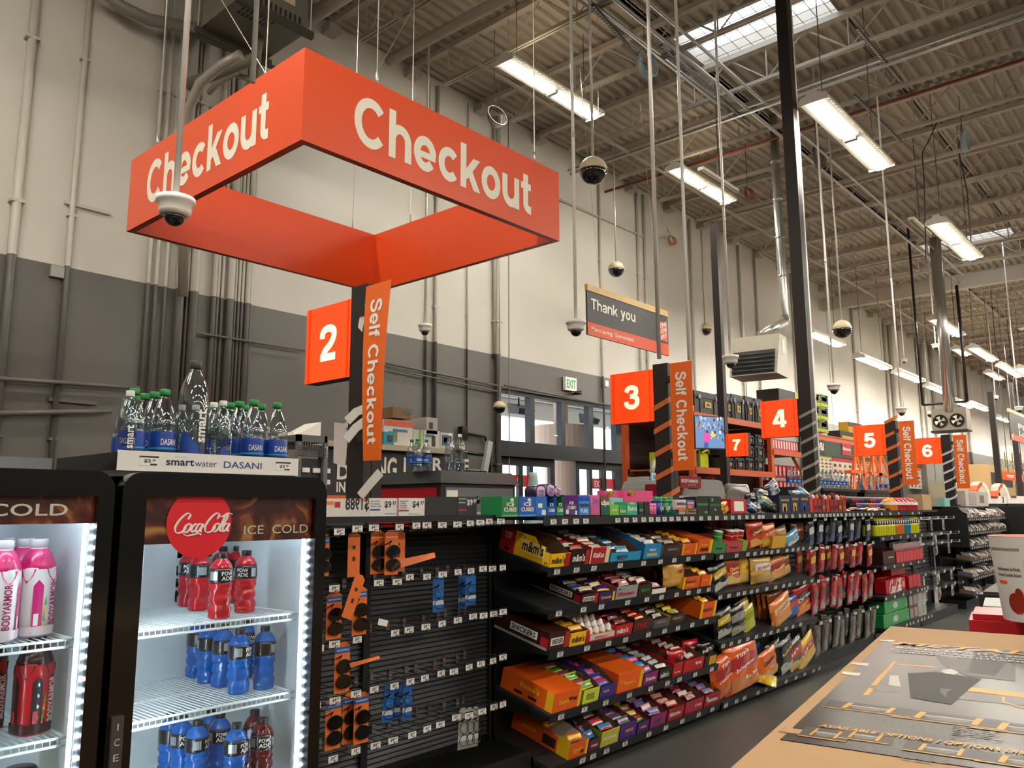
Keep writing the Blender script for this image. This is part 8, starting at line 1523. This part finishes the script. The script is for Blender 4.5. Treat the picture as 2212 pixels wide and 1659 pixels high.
for _m in (ps, ylw, gr1, wh1, gr2): _m.node_tree.nodes['Principled BSDF'].inputs['Specular IOR Level'].default_value = .16
m = MB(); bl = z7(400, 940); tl_ = z7(1205, 220)
x_l = (bl[0]+tl_[0])/2; y_b, y_t = bl[1], tl_[1]; m.box(x_l, y_b, ZB-.0005, WB-.03, y_t, ZB+.0012, ps); LV = [ZB+.002]
_pz = [0]
def pl(pts, mat, dz=0): 
    _pz[0] += .00005; z = ZB+.00125+_pz[0]; q = [(*z7(a, b), z) for a, b in pts]; m.slab(q, (0, 0, .0002), mat)
pl([(1260, 370), (1275, 372), (1075, 620), (1030, 620), (1140, 490)], ylw); pl([(1055, 552), (1150, 545), (1310, 575), (1290, 600), (1160, 600)], gr1, .0003); pl([(1230, 475), (1290, 475), (1310, 560), (1220, 545)], wh1, .0006)
pl([(1600, 440), (1700, 420), (1770, 435), (1700, 470), (1640, 465)], wh1); pl([(1270, 390), (1560, 410), (1560, 418), (1270, 396)], ylw); pl([(1560, 400), (1620, 405), (1580, 445), (1535, 440)], gr1)
pl([(1640, 580), (2212, 640), (2212, 700), (1640, 640)], gr1); pl([(1650, 552), (1700, 548), (2212, 610), (2212, 640), (1690, 578)], ylw, .0004); pl([(2050, 632), (2070, 634), (2070, 670), (2212, 715), (2205, 722), (2055, 672)], ylw, .0006); pl([(1360, 460), (1560, 450), (1900, 500), (1680, 690), (1380, 640)], mt('#0c0b0a', .6, kind='black_print'))
pl([(1600, 570), (1690, 580), (1650, 600), (1640, 640), (1600, 600)], gr2, .0005); pl([(1560, 330), (2150, 390), (2150, 520), (1800, 480), (1620, 400)], gr2); pl([(1850, 300), (2140, 330), (2000, 480), (1800, 450)], mt('#4a4744', .6, kind='grey_sky_print'), .0003)
m.build('printed_poster', top)
m = MB()
def tx(s, a, b, w, h, mat, bo=.03, sh=0): # centre a,b in zoom px; w,h metres
    x, y = z7(a, b); m.text(s, (x, y, ZB+.0023), X, Y, w, h, mat, bo, shear=sh)
xa_, ya_ = z7(1245, 252); tx_w = .78
V2 = lambda x, y: (x, y)
m.text('METALTECH', (xa_+tx_w/2, y_t-.05, ZB+.0023), X, Y, tx_w, .075, ylw, .05, shear=.2)
m.text('BAKER UTILITY SCAFFOLD', (x_l+.34, y_t-.145, ZB+.0023), X, Y, .56, .035, wh1, .04); m.text('ECHAFAUDAGE UTILITAIRE DE 6 PI DE HAUT', (x_l+.42, y_t-.195, ZB+.0023), X, Y, .74, .028, wh1, .03); m.text('ANDAMIO UTILITARIO DE 6 DE ALTURA', (x_l+.42, y_t-.24, ZB+.0023), X, Y, .72, .028, wh1, .03)
y_o = z7(720, 838)[1]; x_o = z7(720, 838)[0]
m.text('AVAILABLE OPTIONS / OPTIONS DISPONIBLES / OPCIONES DISPONIBLES', (x_o+.4, y_o-.01, ZB+.0023), X, Y, .8, .028, ylw, .03, shear=.2)
m.build('poster_lettering', top)
m = MB(); rs = random.Random(8)
def para(a, b, n, w, g=.016):       # unreadable small print
    x, y = z7(a, b)
    for i in range(n):
        xx = x; 
        while xx < x+w*(1 if i < n-1 else .6): l = rs.uniform(.008, .03); m.add([(xx, y-i*g-.003, ZB+.0014), (min(xx+l, WB-.04), y-i*g-.003, ZB+.0014), (min(xx+l, WB-.04), y-i*g+.002, ZB+.0014), (xx, y-i*g+.002, ZB+.0014)], [(0, 1, 2, 3)], gr1); xx += l+.005
para(775, 712, 7, .16); para(1210, 790, 7, .22); para(1690, 850, 8, .3); para(1650, 905, 3, .1); para(830, 940, 5, .07, .014); para(1105, 925, 5, .09, .014); para(1330, 1035, 5, .07, .014); para(1640, 1000, 5, .08, .014)
m.build('small_print', top)
_pc = [0]
def pic(a, b, w, h):
    _pc[0] += .00006; x, y = z7(a, b); m = MB(); m.box(x, y-h, ZB+.0016, x+w, y, ZB+.0019, gr2); m.box(x, y-h, ZB+.0019, x+w, y-h+.006, ZB+.0021, ylw)
    m.add([(x+w*.2, y-h*.8, ZB+.0023), (x+w*.26, y-h*.8, ZB+.0023), (x+w*.3, y-h*.1, ZB+.0023), (x+w*.24, y-h*.1, ZB+.0023)], [(0, 1, 2, 3)], ylw); m.add([(x+w*.7, y-h*.8, ZB+.0023), (x+w*.76, y-h*.8, ZB+.0023), (x+w*.8, y-h*.1, ZB+.0023), (x+w*.74, y-h*.1, ZB+.0023)], [(0, 1, 2, 3)], ylw); m.box(x+w*.22, y-h*.45, ZB+.0021, x+w*.78, y-h*.38, ZB+.0022, wh1); m.add([(x+w*(.5+.2*math.cos(q)), y-h*(.55+.25*math.sin(q)), ZB+.00215) for q in [2*PI*j/12 for j in range(12)]], [tuple(range(11, -1, -1))], gr1); m.v = [v+Vector((0, 0, _pc[0])) for v in m.v]; m.build('product_picture', top)
pic(790, 655, .2, .09); pic(1270, 715, .24, .1); pic(1830, 790, .26, .1); pic(620, 850, .1, .09); pic(880, 870, .11, .08); pic(1350, 955, .14, .08); pic(1860, 1030, .2, .08)
m = MB()
for a, b in ((1160, 215), (950, 385), (880, 455), (430, 870)): x, y = z7(a, b); m.box(x-.0, y-.02, ZB+.0004, x+.05, y+.02, ZB+.0015, mt('#b08a64', .25, kind='clear_tape'))
m.build('tape_strip', top)
# red cartons, grey lid, black bin and bucket beyond the carton
redc = mt('#c01822', .4, kind='red_plastic', var=.04); gl = mt('#a8a8a6', .5, kind='grey_lid')
def zb(name, cat, label, pts, z, h, mat, **k):
    q = [at(a, b, 'z', z) for a, b in pts]; m = MB(); m.slab([v-Z*0 for v in q], (0, 0, -h), mat); return m.build(name, label=label, cat=cat, **k)
def open_bin(name, label, px, py, z, w, d, h, mat, yaw):
    q = at(px, py, 'z', z); m = MB(); M = T(q.x, q.y, z-h) @ RZ(yaw); e = .02
    m.box(0, 0, 0, w, d, e, mat); m.box(0, 0, e, e, d, h, mat); m.box(w-e, 0, e, w, d, h, mat); m.box(e, 0, e, w-e, e, h, mat); m.box(e, d-e, e, w-e, d, h, mat); return m.build(name, M=M, label=label, cat='bin')
q0 = at(2094, 1338, 'z', .9)
m = MB(); m.box(0, -.75, 0, .42, 0, .9, redc); m.box(.03, -.3, .9, .4, -.02, .93, redc); m.box(-.004, -.74, .55, 0, -.34, .86, mt('#8c1219', .45, kind='dark_red_plastic')); m.build('red_bin', M=T(q0.x-.02, q0.y, 0) @ RZ(10), bevel=.01, label='red plastic bin behind the cardboard carton, under the white bucket', cat='bin')
q1 = at(2128, 1312, 'z', .9); m = MB(); m.box(0, -.8, 0, .5, 0, .88, mt('#3a3a3a', .5)); m.box(-.01, -.81, .88, .51, .01, .91, gl); m.build('grey_lidded_bin', M=T(q1.x, q1.y, 0) @ RZ(10), label='bin with a pale grey lid behind the red bin', cat='bin')
q2 = at(2113, 1278, 'z', .82); m = MB(); m.box(0, -1.0, 0, 1.1, 0, .8, mt('#1c1c1c', .5, kind='black_plastic')); m.box(.03, -.97, .8, 1.07, -.03, .82, mt('#2c2c2a', .6)); m.hexa([(.1, -.6, .82), (.9, -.5, .82), (.9, -.2, .82), (.1, -.3, .82), (.15, -.55, .87), (.85, -.48, .87), (.85, -.25, .87), (.15, -.35, .87)], mt('#7a7672', .4)); m.box(.3, -.9, .82, .7, -.7, .83, YE); m.build('black_bin', M=T(q2.x, q2.y, 0) @ RZ(5), label='large black bin with loose papers on top, behind the grey lidded bin', cat='bin')
q3 = at(2136, 1308, 'z', .91); m = MB(); m.box(0, -.3, 0, .1, 0, .05, redc); m.box(-.08, -.12, .0, 0, 0, .02, YE); m.box(-.081, -.121, .007, 0.001, .001, .013, ink); m.build('red_tray', M=T(q1.x+.3, q1.y-.05, .91), label='small red tray with a black and yellow band on the grey lid', cat='tray')
zc0 = .935; bc = at(2252, 1340, 'z', zc0+.0); d_b = (bc-Vector((0, 0, EYE))).dot(_f); t = thing('promo_bucket', 'white tapered bucket with orange square and red product picture at right edge', 'bucket', T(bc.x, bc.y, zc0))
kx = d_b/F_PX; hB = 178*kx; rB = 72*kx; rT = 88*kx
m = MB(); bw = mt('#cfcdc8', .4, kind='printed_bucket_board', var=.02); m.lathe([(rB, 0), (rT, hB)], bw, n=40, caps=False); m.lathe([(.001, .002), (rB, .002)], bw, n=40, caps=False); m.lathe([(rT, hB), (rT*1.01, hB+.004), (rT*.98, hB+.004), (rB*.98, .01)], mt('#d89a8c', .5, kind='pink_lining'), n=40, caps=False); m.build('bucket_wall', t)
m = MB(); 
def bs(a, z, e=.002): r = rB+(rT-rB)*z/hB+e; return Vector((-r*math.cos(a), r*math.sin(a), z))
va = math.atan2(bc.y, bc.x)   # direction from the camera; the visible left side sits 90 degrees to its left
def bsp(a, z, e=.002): r = rB+(rT-rB)*z/hB+e; q = va+PI+a; return Vector((r*math.cos(q), r*math.sin(q), z))
def wrap(a0, a1, z0, z1, mat, e=.002, n=8):
    V = []
    for i in range(n+1): a = a0+(a1-a0)*i/n; V += [bsp(a, z0, e), bsp(a, z1, e)]
    m.add(V, [(2*i, 2*i+2, 2*i+3, 2*i+1) for i in range(n)], mat)
og = mt('#e2601c', .45, kind='orange_print', var=.02); 
wrap(-.28, .4, hB*.5, hB*.72, og); m.text('THE HOME DEPOT', None, None, None, .05, .014, W1, .03, fn=lambda x, y: bsp(-.1+x/rT, hB*.62+y, .003))
m.text('Halloween 6-Pack', None, None, None, .14, .016, mt('#3a3838', .5), .03, fn=lambda x, y: bsp(-.72+x/rT, hB*.62+y, .003)); m.text('Bucket Candle Store', None, None, None, .14, .016, mt('#3a3838', .5), .03, fn=lambda x, y: bsp(-.72+x/rT, hB*.55+y, .003))
wrap(-1.1, -.8, hB*.44, hB*.48, og); wrap(-1.25, -.35, hB*.84, hB*.87, mt('#8a8680', .5, kind='grey_print'))
rc = mt('#8a2c18', .35, kind='red_brown_print')
for (ca, czz, ra, rz_) in ((-.62, hB*.22, .22, hB*.12), (-.5, hB*.3, .12, hB*.1), (-.35, hB*.2, .2, hB*.1)):
    V = [bsp(ca, czz, .0025)]+[bsp(ca+ra*math.cos(2*PI*k/18), czz+rz_*math.sin(2*PI*k/18), .0025) for k in range(18)]; m.add(V, [(0, 1+k, 1+(k+1) % 18) for k in range(18)], rc)
for k in range(5): V = [bsp(-.62+.1*k, hB*.12, .0035)]+[bsp(-.62+.1*k+.035*math.cos(2*PI*j/10), hB*.12+.012*math.sin(2*PI*j/10), .0035) for j in range(10)]; m.add(V, [(0, 1+j, 1+(j+1) % 10) for j in range(10)], RD)
m.build('printed_artwork', t)
